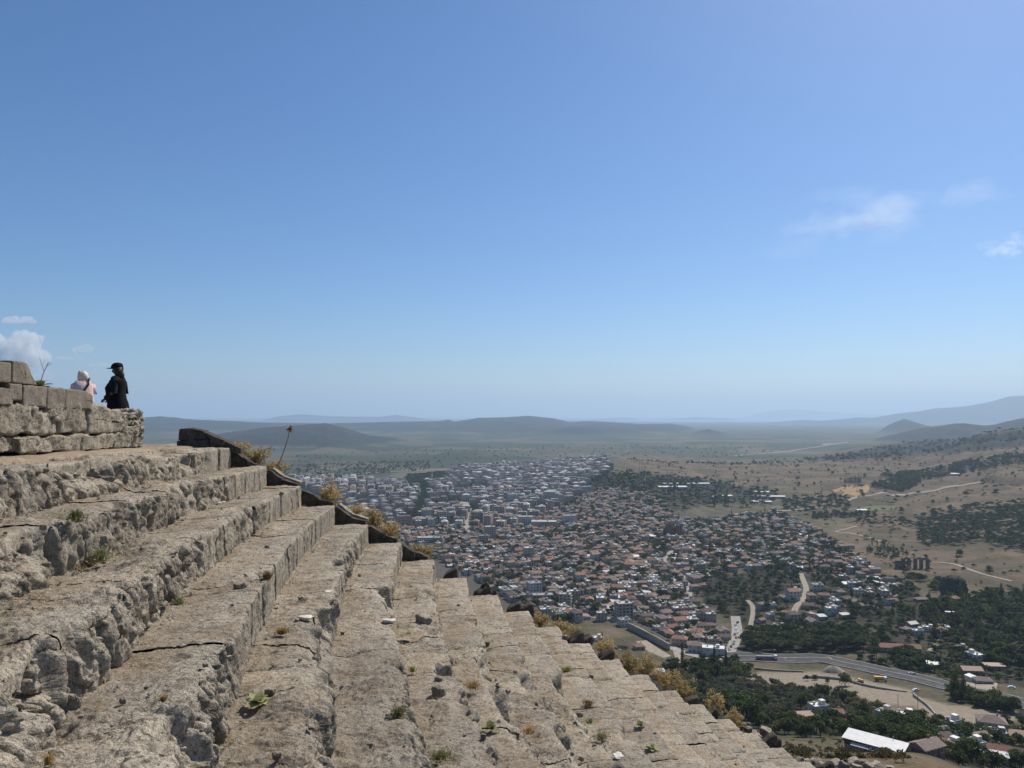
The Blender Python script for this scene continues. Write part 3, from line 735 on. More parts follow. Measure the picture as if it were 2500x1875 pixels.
for k in range(0, NROW - 1):
    rk = random.Random(900 + k)
    te = th_end(k + 1) + .0012; zs = sagz(np.array(te)).item()
    ra, rb = R(k), R(k + 1); za, zb = Z(k) + zs, Z(k + 1) + zs; hh = za - zb
    if k in (9, 12, 13, 16, 18): continue
    if k < 6:
        top = za - .07 - rk.uniform(0, .05); m_ = ra - rk.uniform(.24, .34); zm = zb + hh * rk.uniform(.30, .40); tip = rb + rk.uniform(.08, .2)
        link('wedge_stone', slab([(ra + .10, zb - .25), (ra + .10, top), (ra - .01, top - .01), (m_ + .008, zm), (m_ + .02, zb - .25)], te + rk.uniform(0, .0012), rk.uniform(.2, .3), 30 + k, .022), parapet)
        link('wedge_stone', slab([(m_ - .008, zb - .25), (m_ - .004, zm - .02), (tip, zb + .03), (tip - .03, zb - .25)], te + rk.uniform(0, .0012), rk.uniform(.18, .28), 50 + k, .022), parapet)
        pc = [(ra + .0, top + .0), (ra - .02, top + .04), (m_, zm + .035), (tip - .04, zb + .055), (tip - .02, zb + .01), (m_, zm - .01)]
        if k in (1, 3): link('cap_slab', slab(pc, te + .0035, rk.uniform(.2, .3), 60 + k, .014, STONE), parapet)
    else:
        # lower down only worn boulders are left of the wedges
        for q in range(rk.choice([1, 1, 2])):
            w_, h_ = rk.uniform(.30, .50), rk.uniform(.20, .36)
            rr_ = rb + (.50 - .28 * q) * (ra - rb) + rk.uniform(-.05, .08); t_ = te + .0025 + q * .001
            sh = lambda p, w_=w_, h_=h_: np.stack([p[:, 0], p[:, 1], p[:, 2] - (p[:, 2] > .3) * h_ * (.5 - p[:, 0] / w_) * .85], 1)
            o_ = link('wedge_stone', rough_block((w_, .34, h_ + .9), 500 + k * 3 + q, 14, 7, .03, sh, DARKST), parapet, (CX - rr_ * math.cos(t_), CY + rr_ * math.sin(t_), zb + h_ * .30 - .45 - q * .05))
            o_.rotation_euler = (rk.uniform(-.15, .15), rk.uniform(-.1, .25), -t_ + rk.uniform(-.3, .3))
# the tall stones at the head of the line
te = th_end(0) - .001; zs = Z(0) + sagz(np.array(te)).item()
for i, poly in enumerate([
        [(1.12, -.12), (1.13, .15), (.48, .17), (.46, -.12)], [(1.13, .16), (1.10, .40), (.88, .42), (.60, .36), (.50, .18)],
        [(.45, -.12), (.47, .17), (.56, .33), (.30, .22), (.16, .15), (.18, -.12)], [(.17, -.12), (.15, .14), (-.06, .03), (-.18, -.02), (-.18, -.12)]]):
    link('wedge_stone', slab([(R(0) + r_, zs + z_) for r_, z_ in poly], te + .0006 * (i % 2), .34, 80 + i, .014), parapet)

# ---------------------------------------------------------------- finding a place on the seating
def tread_at(px, py):
    """the point of the seating seen at a pixel: (position, row)"""
    t, s = ray(px, py)
    for y in np.arange(2.0, 26, .01):
        x, z = t * y, s * y
        r = math.hypot(x - CX, y - CY); th = math.asin(max(-1, min(1, (y - CY) / r)))
        k = math.ceil((71.104 - r) / .7215)
        k = max(0, min(NROW - 1, k))
        if z <= Z(k) + sagz(th): return np.array([x, y, Z(k) + float(sagz(th))]), k, th
    return np.array([t * 16, 16, s * 16]), 0, 0

# loose stones: (column, row, size in photograph pixels, pale?)
PEB = [(676, 1848, 22, 0), (706, 1775, 13, 0), (760, 1780, 14, 0), (587, 1436, 26, 0), (748, 1510, 34, 1), (802, 1446, 22, 1), (948, 1518, 32, 1), (1033, 1519, 44, 0), (660, 1692, 24, 0), (300, 1715, 16, 0), (404, 1703, 10, 0), (358, 1682, 10, 0),
       (1509, 1847, 28, 1), (1362, 1818, 10, 1), (1071, 1660, 20, 0), (1072, 1696, 34, 0), (904, 1822, 14, 0), (735, 1462, 12, 0), (768, 1608, 12, 0), (777, 1610, 8, 0), (733, 1612, 9, 0), (936, 1462, 8, 1), (255, 1422, 9, 0), (654, 1400, 13, 0), (14, 1302, 9, 0),
       (105, 1290, 14, 0), (190, 1278, 24, 0), (532, 1230, 16, 1), (545, 1226, 12, 1), (652, 1337, 11, 0), (688, 1210, 9, 0), (1240, 1690, 12, 0), (1310, 1720, 10, 0), (1120, 1480, 9, 0), (1420, 1855, 12, 0), (1180, 1800, 14, 0), (1258, 1642, 9, 0)]
rp = random.Random(5)
for _ in range(34):
    PEB.append((rp.uniform(40, 1500), rp.uniform(1400, 1870), rp.uniform(7, 15), 0))
pale = plain('pale_limestone_chip', (.66, .61, .52), .9, .2, .25, 20)
stones_meshes = {}
def peb_label(i, px, py, size, pl, k):
    return None
order = ['topmost', 'second', 'third', 'fourth', 'fifth', 'sixth', 'seventh', 'eighth', 'ninth', 'tenth', 'eleventh', 'twelfth', 'thirteenth', 'fourteenth', 'fifteenth', 'sixteenth', 'seventeenth', 'eighteenth', 'nineteenth', 'twentieth',
         'twenty-first', 'twenty-second', 'twenty-third', 'twenty-fourth']
def ordn(n):
    w = ['', 'first', 'second', 'third', 'fourth', 'fifth', 'sixth', 'seventh', 'eighth', 'ninth', 'tenth', 'eleventh', 'twelfth', 'thirteenth', 'fourteenth', 'fifteenth', 'sixteenth', 'seventeenth', 'eighteenth', 'nineteenth']
    if n < 20: return w[n]
    tens = ['', '', 'twent', 'thirt', 'fort', 'fift', 'sixt', 'sevent', 'eight', 'ninet']
    if n < 100: return tens[n // 10] + ('ieth' if n % 10 == 0 else 'y-' + w[n % 10])
    if n == 100: return 'hundredth'
    return ('' if n < 200 else w[n // 100][:0]) + ({1: 'hundred-and-', 2: 'two-hundred-and-'}[n // 100] + ordn(n % 100) if n % 100 else 'two-hundredth')
placed = []
for i, (px, py, sz, pl) in enumerate(PEB):
    p, k, th = tread_at(px, py)
    if th > th_end(k) - .004 or py > 1860: continue
    w = sz * p[1] / FPX
    fl = rp.uniform(.35, .6) if not pl else .25
    key = (i % 7, pl)
    if key not in stones_meshes:
        stones_meshes[key] = rough_block((1, rp.uniform(.6, .9), .8 if not pl else .4), 700 + i, 7, 4.5, .10, None, pale if pl else STONE, 'loose_stone')
    o = link('loose_stone', stones_meshes[key], None, (p[0], p[1], p[2] + w * fl * .28), rp.uniform(0, 6.3))
    o.scale = (w, w, w * (fl / .5))
    placed.append((k, p[1], sz, pl, o))
for k in range(NROW):
    L = sorted([q for q in placed if q[0] == k], key=lambda q: q[1])
    for n, (kk, y, sz, pl, o) in enumerate(L):
        look = 'pale flat stone chip' if pl else ('small dark loose pebble' if sz < 14 else 'fist-sized loose stone')
        tag(o, f'{look} on the {order[k]} tier from the top, {ordn(n + 1)} from the near end', 'loose stone', 'loose stones on the tiers')

# ---------------------------------------------------------------- plants on the ruin
def leafmat(name, c, trans=.25, var=.35):
    t = NT(name, .75, .2)
    f = t.noise(6, 4, .6, t.pos()); rnd_ = t.rnd()
    t.color(t.ramp(t.math('ADD', t.math('MULTIPLY', f, .7), t.math('MULTIPLY', rnd_, .3)), [(0.25, tuple(x * (1 - var) for x in c)), (0.75, tuple(min(1, x * (1 + var)) for x in c))]))
    try: t.b.inputs['Transmission Weight'].default_value = 0
    except Exception: pass
    if trans:
        tr = t.add('ShaderNodeBsdfTranslucent'); mx = t.add('ShaderNodeMixShader'); mx.inputs[0].default_value = trans
        src = t.b.inputs['Base Color'].links[0].from_socket
        t.l.new(src, tr.inputs['Color'])
        t.l.new(t.b.outputs[0], mx.inputs[1]); t.l.new(tr.outputs[0], mx.inputs[2])
        t.l.new(mx.outputs[0], t.n['Material Output'].inputs['Surface'])
    return t.m
M_YEL = leafmat('dried_yellow_herb', (.44, .335, .155), .35)
M_STALK = plain('dry_stalk', (.26, .16, .075), .9)
M_ROS = leafmat('woolly_grey_green_leaf', (.36, .37, .17), .3, .3)
M_ROSD = leafmat('olive_leaf', (.20, .20, .085), .3, .4)
M_STRAW = leafmat('straw', (.44, .30, .12), .3)
M_WEED = leafmat('fresh_weed', (.24, .235, .105), .3)
M_LIME = leafmat('pale_weed', (.36, .36, .11), .3)

def tubes(paths, sides=4):
    """thin stems: list of (points, radius0, radius1)"""
    V, F = [], []
    for pts, r0, r1 in paths:
        pts = [Vector(p) for p in pts]; b = len(V); n = len(pts)
        for i, p in enumerate(pts):
            d = (pts[min(i + 1, n - 1)] - pts[max(i - 1, 0)]).normalized()
            a = d.orthogonal().normalized(); c = d.cross(a)
            r = r0 + (r1 - r0) * i / max(1, n - 1)
            for j in range(sides):
                an = 2 * math.pi * j / sides
                V.append(p + a * (r * math.cos(an)) + c * (r * math.sin(an)))
        for i in range(n - 1):
            for j in range(sides):
                F.append((b + i * sides + j, b + i * sides + (j + 1) % sides, b + (i + 1) * sides + (j + 1) % sides, b + (i + 1) * sides + j))
    return V, F
def quads(centres, sizes, rr, flat=0.0, asp=1.6):
    """small bent leaves scattered at points"""
    n = len(centres); C = np.asarray(centres)
    g = np.random.default_rng(rr)
    a = g.normal(size=(n, 3)); a[:, 2] *= (1 - flat); a /= np.linalg.norm(a, axis=1)[:, None]
    b = g.normal(size=(n, 3)); b[:, 2] *= (1 - flat); b -= (b * a).sum(1)[:, None] * a; b /= np.linalg.norm(b, axis=1)[:, None]
    s = np.asarray(sizes)[:, None]
    V = np.stack([C - a * s * asp * .5, C + b * s * .45, C + a * s * asp * .5, C - b * s * .45], 1).reshape(-1, 3)
    F = np.arange(4 * n).reshape(-1, 4)
    return V, F
def yellow_shrub(h, w, seed):
    g = random.Random(seed); paths, C = [], []
    for i in range(int(10 + w * 14)):
        an, rr = g.uniform(0, 6.28), g.uniform(.0, .25) * w
        x, y = math.cos(an) * rr, math.sin(an) * rr
        tx, ty, tz = x + g.gauss(0, .26) * w, y + g.gauss(0, .26) * w, h * g.uniform(.55, 1.0)
        pts = [(x, y, -.1), (x + (tx - x) * .3, y + (ty - y) * .3, tz * .5), (tx, ty, tz)]
        paths.append((pts, .007, .003))
        for b in range(g.randint(4, 7)):
            f = g.uniform(.35, 1)
            bx, by, bz = x + (tx - x) * f, y + (ty - y) * f, tz * f
            ex, ey, ez = bx + g.gauss(0, .10), by + g.gauss(0, .10), bz + g.uniform(.0, .14)
            paths.append(([(bx, by, bz), (ex, ey, ez)], .004, .002))
            for q in range(g.randint(9, 16)): C.append((ex + g.gauss(0, .04), ey + g.gauss(0, .04), ez + g.gauss(0, .03)))
    sv, sf = tubes(paths, 3)
    lv, lf = quads(C, [g.uniform(.022, .045) for _ in C], seed)
    return mesh_py('stems', sv, sf, True, [M_STALK]), mesh_np('seed_heads', lv, lf, False, [M_YEL])
END_Y = lambda x: float(np.interp(x, [e[0] for e in END_LINE], [e[1] for e in END_LINE]))
END_Z = lambda x: float(np.interp(x, [e[0] for e in END_LINE], [e[2] for e in END_LINE]))
SHRUBS = [(583, 1112, 34), (625, 1135, 52), (672, 1160, 40), (805, 1235, 75), (868, 1280, 66), (915, 1290, 62), (950, 1320, 58), (1031, 1368, 44), (1319, 1525, 34), (1366, 1555, 62), (1408, 1568, 34), (1475, 1600, 48), (1535, 1650, 78), (1575, 1655, 70), (1623, 1685, 70), (1667, 1705, 52), (1748, 1745, 44), (1793, 1775, 48)]
for i, (px, pyb, wpx) in enumerate(SHRUBS):
    y = END_Y(ray(px, pyb)[0] * 16.5) + .95; x = ray(px, pyb)[0] * y
    y = END_Y(x) + .75 + (i % 3) * .2; x = ray(px, pyb)[0] * y
    z = ray(px, pyb)[1] * y - .12
    w = wpx * y / FPX * .70
    sm, lm = yellow_shrub(w * (1.0 if px != 1748 else 1.5) + .12, w * .95, 40 + i)
    o = link('dried_shrub', None, None, (x, y, z))
    link('stems', sm, o); link('seed_heads', lm, o)
    tag(o, f'dried yellow seed-headed shrub behind the tier ends, {ordn(i + 1)} going down from the top', 'shrub', 'dried shrubs along the parapet')
# tall dry stalk with a seed head
y = END_Y(-5.0) + .8; b = ray(660, 1150); t_ = ray(708, 1047); g = random.Random(3)
p0, p1 = Vector((b[0] * y, y, b[1] * y - .2)), Vector((t_[0] * y, y, t_[1] * y))
pts = [p0.lerp(p1, f) + Vector((.10 * math.sin(f * 3.1) * .6, 0, 0)) for f in (0, .2, .4, .6, .8, 1)]
sv, sf = tubes([(pts, .014, .008)] + [([pts[4].lerp(pts[5], f), pts[4].lerp(pts[5], f) + Vector((g.uniform(-.05, .05), g.uniform(-.05, .05), .05))], .008, .004) for f in (-.8, -.3, .2, .6)], 5)
lv, lf = quads([p1 + Vector((g.gauss(0, .025), g.gauss(0, .025), g.gauss(0, .025))) for _ in range(60)], [.04] * 60, 8)
o = link('dry_stalk', None, None, p0); 
for nme, V_, F_, M_ in (('stem', sv, sf, M_STALK), ('seed_head', [Vector(v) for v in lv], [tuple(f) for f in lf], M_STALK)):
    link(nme, mesh_py(nme, [Vector(v) - p0 for v in V_], F_, True, [M_]), o)
tag(o, 'single tall leaning dry stalk with a seed head above the tier ends', 'dry plant')

def rosette(rad, nl, seed, mat):
    """a ground rosette of broad bent leaves, each leaf a part"""
    g = random.Random(seed); out = []
    for i in range(nl):
        an = i * 2.4 + g.uniform(-.3, .3); ring = i / nl
        L = rad * (1.05 - .45 * ring) * g.uniform(.85, 1.1); W = L * .80
        up = .15 + 1.0 * ring
        V, F = [], []
        for a_ in range(7):
            f = a_ / 6
            wd = W * math.sin(math.pi * (.08 + .88 * f)) ** .8 * .5
            rr = L * f * math.cos(up * (1 - .55 * f)); zz = L * (math.sin(up) * f - .35 * f * f * (1 - ring)) + .01
            for s in (-1, 0, 1):
                c_ = .10 * L * abs(s) * math.sin(math.pi * f) + g.uniform(-.01, .01) * L
                V.append((rr * math.cos(an) - s * wd * math.sin(an), rr * math.sin(an) + s * wd * math.cos(an), max(.004, zz + c_)))
        for a_ in range(6):
            for s in (0, 1): F.append((a_ * 3 + s, a_ * 3 + s + 1, a_ * 3 + 4 + s, a_ * 3 + 3 + s))
        out.append(mesh_py('leaf', V, F, True, [mat]))
    return out
ROS = [(628, 1724, 72, 12, 0, 'large pale woolly leaf rosette growing at the foot of the fifth tier'), (1195, 1784, 46, 9, 1, 'olive-green leaf rosette in the shade beside a broken edge of a lower tier'), (998, 1553, 26, 8, 0, 'small yellowish leaf rosette against the riser of a middle tier'),
       (1438, 1770, 34, 9, 1, 'dark green leaf rosette in a crack among rubble on the lower tiers'), (1562, 1774, 30, 9, 1, 'small dark leaf rosette on a dressed lower tread'), (1590, 1832, 38, 10, 0, 'spiky pale-green leaf rosette near the bottom of the tiers')]
for i, (px, py, wpx, nl, d, lab) in enumerate(ROS):
    p, k, th = tread_at(px, py)
    o = link('leaf_rosette', None, None, (p[0], p[1], p[2] + .015))
    for me in rosette(wpx * p[1] / FPX * .52, nl, 50 + i, M_ROSD if d else M_ROS): link('leaf', me, o)
    tag(o, lab, 'plant', 'leaf rosettes on the tiers')
p, k, th = tread_at(95, 935)
th_, z_, y_ = wall_pt(*z1(350, 715), RW)
o = link('leaf_rosette', None, None, (ray(95, 930)[0] * (y_ + .35), y_ + .35, z_ - .02))
for me in rosette(.20, 9, 77, M_ROSD): link('leaf', me, o)
sv, sf = tubes([([(0, 0, 0), (.06, 0, .2), (.13, 0, .36)], .006, .004), ([(.07, 0, .22), (.0, 0, .42)], .004, .003), ([(.10, 0, .30), (.17, 0, .34)], .004, .003)], 4)
link('flower_stalk', mesh_py('flower_stalk', sv, sf, True, [M_STALK]), o)
tag(o, 'olive weed with a thin flower stalk on top of the retaining wall', 'plant')

def tuft(h, w, n, seed, blade=.006):
    g = random.Random(seed); V, F = [], []
    for i in range(n):
        an = g.uniform(0, 6.28); r = abs(g.gauss(0, .5)) * w * .5
        x, y = math.cos(an) * r, math.sin(an) * r
        dx, dy = g.gauss(0, .5) * w, g.gauss(0, .5) * w; hh = h * g.uniform(.4, 1)
        s = blade * g.uniform(.6, 1.3); pa = g.uniform(0, 3.14); ux, uy = math.cos(pa) * s, math.sin(pa) * s
        b = len(V)
        V += [(x - ux, y - uy, 0), (x + ux, y + uy, 0), (x + dx * .35 + ux * .8, y + dy * .35 + uy * .8, hh * .7), (x + dx * .35 - ux * .8, y + dy * .35 - uy * .8, hh * .7), (x + dx, y + dy, hh)]
        F += [(b, b + 1, b + 2, b + 3), (b + 3, b + 2, b + 4)]
    return V, F
TUFTS = [(689, 1548, 70, .10, 0, 'dry straw tuft on the broad tread above the leaf rosette'), (650, 1480, 55, .12, 2, 'thin dry weed at the foot of the fourth tier'), (1154, 1680, 80, .12, 0, 'large orange-brown dry grass tuft between broken tier edges'), (1008, 1640, 36, .10, 3, 'small yellow grass tuft beside a hollow in a tier edge'),
         (973, 1750, 46, .12, 1, 'grey-green weed growing out of a broken tier edge'), (1075, 1852, 70, .10, 1, 'low green weed patch at the bottom edge of the seating'), (1384, 1640, 60, .16, 3, 'lime-yellow grass clump beside a dark block on the lower tiers'),
         (1436, 1722, 66, .14, 2, 'brownish dry weed in a gap of the lower tiers'), (1468, 1805, 52, .12, 1, 'dark grey-green weed on a lower tread'), (398, 1712, 36, .05, 0, 'flattened straw tuft on the wide near tread'), (183, 1300, 58, .14, 1, 'trailing green weed on the edge of the second tier'),
         (245, 1372, 60, .20, 1, 'bushy green weed with tiny white flowers at the foot of the second tier'), (437, 1478, 26, .10, 1, 'little green weed at the foot of the third tier'), 
         (120, 1868, 40, .08, 0, 'straw tuft in the near left corner of the seating'), (1290, 1790, 60, .10, 0, 'rust-coloured dry grass on a lower worn tread')]
for i, (px, py, wpx, h, m_, lab) in enumerate(TUFTS):
    p, k, th = tread_at(px, py)
    w = wpx * p[1] / FPX
    h = h * .75
    V, F = tuft(h, w * .42, 170 if wpx > 40 else 90, 200 + i, .0045)
    o = link('grass_tuft', mesh_py('grass_tuft', V, F, False, [[M_STRAW, M_WEED, M_STALK, M_LIME][m_]]), None, p)
    if m_ == 1:
        lv, lf = quads([(random.gauss(0, w * .28), random.gauss(0, w * .28), abs(random.gauss(0, h * .4))) for _ in range(150)], [random.uniform(.010, .02) for _ in range(150)], i)
        link('leaves', mesh_np('leaves', lv, lf, False, [M_WEED]), o)
    tag(o, lab, 'weed', 'weeds on the tiers')

# ---- grit and litter gathered on the treads and at the feet of the risers: nobody could count it
gq = np.random.default_rng(12)
def tread_points(n, foot):
    k = gq.integers(0, NROW - 2, n); te = np.array([th_end(i) for i in range(NROW)])[k]; th = te - .003 - gq.random(n) ** 1.3 * .215
    u = gq.random(n); u = np.where(gq.random(n) < foot, 1 - .10 * u ** 2, u)
    rk_ = np.array([R(i) for i in range(NROW)])[k]; zk = np.array([Z(i) for i in range(NROW)])[k]
    rr = rk_ + .06 + u * .60
    return np.stack([CX - rr * np.cos(th), CY + rr * np.sin(th), zk - SAG * (th - TH0) * 71.1], 1)
Pg = tread_points(4200, .5); sz = gq.uniform(.006, .017, len(Pg)) * (1 + 1.2 * (gq.random(len(Pg)) < .1))
O = np.array([[1, 0, 0], [0, 1, 0], [-1, 0, 0], [0, -1, 0], [0, 0, .7], [0, 0, -.5]]); Of = np.array([[0, 1, 4], [1, 2, 4], [2, 3, 4], [3, 0, 4], [1, 0, 5], [2, 1, 5], [3, 2, 5], [0, 3, 5]])
an = gq.uniform(0, 6.28, len(Pg)); ca, sa_ = np.cos(an), np.sin(an)
V = O[None] * gq.uniform(.6, 1.3, (len(Pg), 6, 1)) * sz[:, None, None]
V = np.stack([V[..., 0] * ca[:, None] - V[..., 1] * sa_[:, None], V[..., 0] * sa_[:, None] + V[..., 1] * ca[:, None], V[..., 2]], -1) + Pg[:, None]
tag(link('gravel', mesh_np('gravel', V.reshape(-1, 3), (Of[None] + 6 * np.arange(len(Pg))[:, None, None]).reshape(-1, 3), False, [STONE])), 'loose grit on the treads', None, None, 'stuff')
Pg = tread_points(900, .85); Pg = Pg[fbm(Pg[:, 0] * .9, Pg[:, 1] * .9, Pg[:, 2], 3, 19) > .05]
Vt, Ft = [], []
for p in Pg:
    for b_ in range(7):
        a_ = random.uniform(0, 6.28); L_ = random.uniform(.03, .09); dx, dy = math.cos(a_), math.sin(a_); n_ = len(Vt); x0, y0 = p[0] + random.gauss(0, .03), p[1] + random.gauss(0, .03)
        Vt += [(x0 - dy * .003, y0 + dx * .003, p[2]), (x0 + dy * .003, y0 - dx * .003, p[2]), (x0 + dx * L_, y0 + dy * L_, p[2] + random.uniform(.01, .06))]; Ft.append((n_, n_ + 1, n_ + 2))
tag(link('dry_grass', mesh_py('dry_grass', Vt, Ft, False, [M_STRAW])), 'short dry grass and litter at the feet of the tiers', None, None, 'stuff')
# ================================================================ people
def skin_body(name, verts, edges, root, mat, parent):
    """one continuous body grown over a skeleton: verts = (x, y, z, radius_x, radius_y)"""
    import bmesh
    bm = bmesh.new(); lay = bm.verts.layers.skin.verify()
    vs_ = []
    for i, v in enumerate(verts):
        b = bm.verts.new(v[:3]); b[lay].radius = (v[3], v[4] if len(v) > 4 else v[3]); b[lay].use_root = (i == root); vs_.append(b)
    for a, b in edges: bm.edges.new((vs_[a], vs_[b]))
    me = bpy.data.meshes.new(name); bm.to_mesh(me); bm.free()
    me.materials.append(mat)
    o = link(name, me, parent)
    m = o.modifiers.new('skin', 'SKIN'); m.use_smooth_shade = True
    m = o.modifiers.new('subsurf', 'SUBSURF'); m.levels = 2; m.render_levels = 2
    return o
def loft(rings, n=22):
    """closed garment or hair shell: rings of (x, y, z, half width, front depth, back depth)"""
    V, F = [], []
    for (x, y, z, w, f, b) in rings:
        for j in range(n):
            a = 2 * math.pi * j / n; s, c = math.sin(a), math.cos(a)
            V.append((x + w * c, y + (f if s > 0 else b) * s, z))
    for i in range(len(rings) - 1):
        for j in range(n):
            F.append((i * n + j, i * n + (j + 1) % n, (i + 1) * n + (j + 1) % n, (i + 1) * n + j))
    return V, F
def jitter(V, amp, sc, seed):
    V = np.array(V, float)
    for a in range(3): V[:, a] += amp * fbm(V[:, 0] * sc + a * 9, V[:, 1] * sc + seed, V[:, 2] * sc, 3, seed)
    return V
def arm(sx, sh, el, wr, fingers_dir, base):
    """shoulder, elbow, wrist and a hand with four fingers and a thumb"""
    v = [(*sh, .045), (*el, .034), (*wr, .024)]
    d = Vector(fingers_dir).normalized(); w = Vector(wr); palm = w + d * .055; side = d.cross(Vector((0, 0, 1))).normalized()
    v.append((*palm, .030, .018)); e = [(0, 1), (1, 2), (2, 3)]
    for i in range(4):
        f = (i - 1.5) * .018; L = (.055, .07, .075, .06)[i]
        k1 = palm + d * .035 + side * f; k2 = k1 + d * L * .5 + Vector((0, 0, -.012)); k3 = k2 + d * L * .3 + Vector((0, 0, -.03))
        v += [(*k1, .009), (*k2, .0085), (*k3, .0075)]; b = len(v) - 3
        e += [(3, b), (b, b + 1), (b + 1, b + 2)]
    t1 = w + d * .03 + side * (-.028 * sx); t2 = t1 + d * .035 + side * (-.012 * sx)
    v += [(*t1, .010), (*t2, .009)]; b = len(v) - 2; e += [(2, b), (b, b + 1)]
    return v, [(p + base, q + base) for p, q in e]
M_SKIN = plain('skin', (.42, .26, .18), .6, .3, .08)
M_SKIND = plain('shaded_skin', (.13, .08, .055), .6, .3, .08)  # skin darkened in colour to stand for a face and hands in shadow
M_BLACK = plain('black_cloth', (.010, .010, .012), .85, .1, .3, 30)
M_DARKT = plain('charcoal_cloth', (.018, .018, .022), .9, .1, .3, 30)
M_HAIRD = plain('black_hair', (.012, .010, .009), .55, .4, .4, 60)
M_HAIRP = plain('pale_blond_hair', (.70, .60, .46), .6, .3, .25, 60)
M_GREYP = plain('grey_trousers', (.11, .11, .13), .9, .1, .2, 20)
M_BAG = plain('black_strap', (.015, .015, .018), .6, .3)
pk = NT('pink_plaid', .9, .1)
Po = pk.obj(); wv = pk.add('ShaderNodeTexWave'); wv.inputs['Scale'].default_value = 5.5; wv.bands_direction = 'X'; pk.l.new(Po, wv.inputs['Vector'])
wz = pk.add('ShaderNodeTexWave'); wz.inputs['Scale'].default_value = 5.5; wz.bands_direction = 'Z'; pk.l.new(Po, wz.inputs['Vector'])
pc = pk.mix(pk.math('MULTIPLY', wv.outputs['Fac'], .55), (.66, .49, .45), (.45, .24, .25)); pc = pk.mix(pk.math('MULTIPLY', wz.outputs['Fac'], .5), pc, (.70, .60, .55))
pk.color(pc)

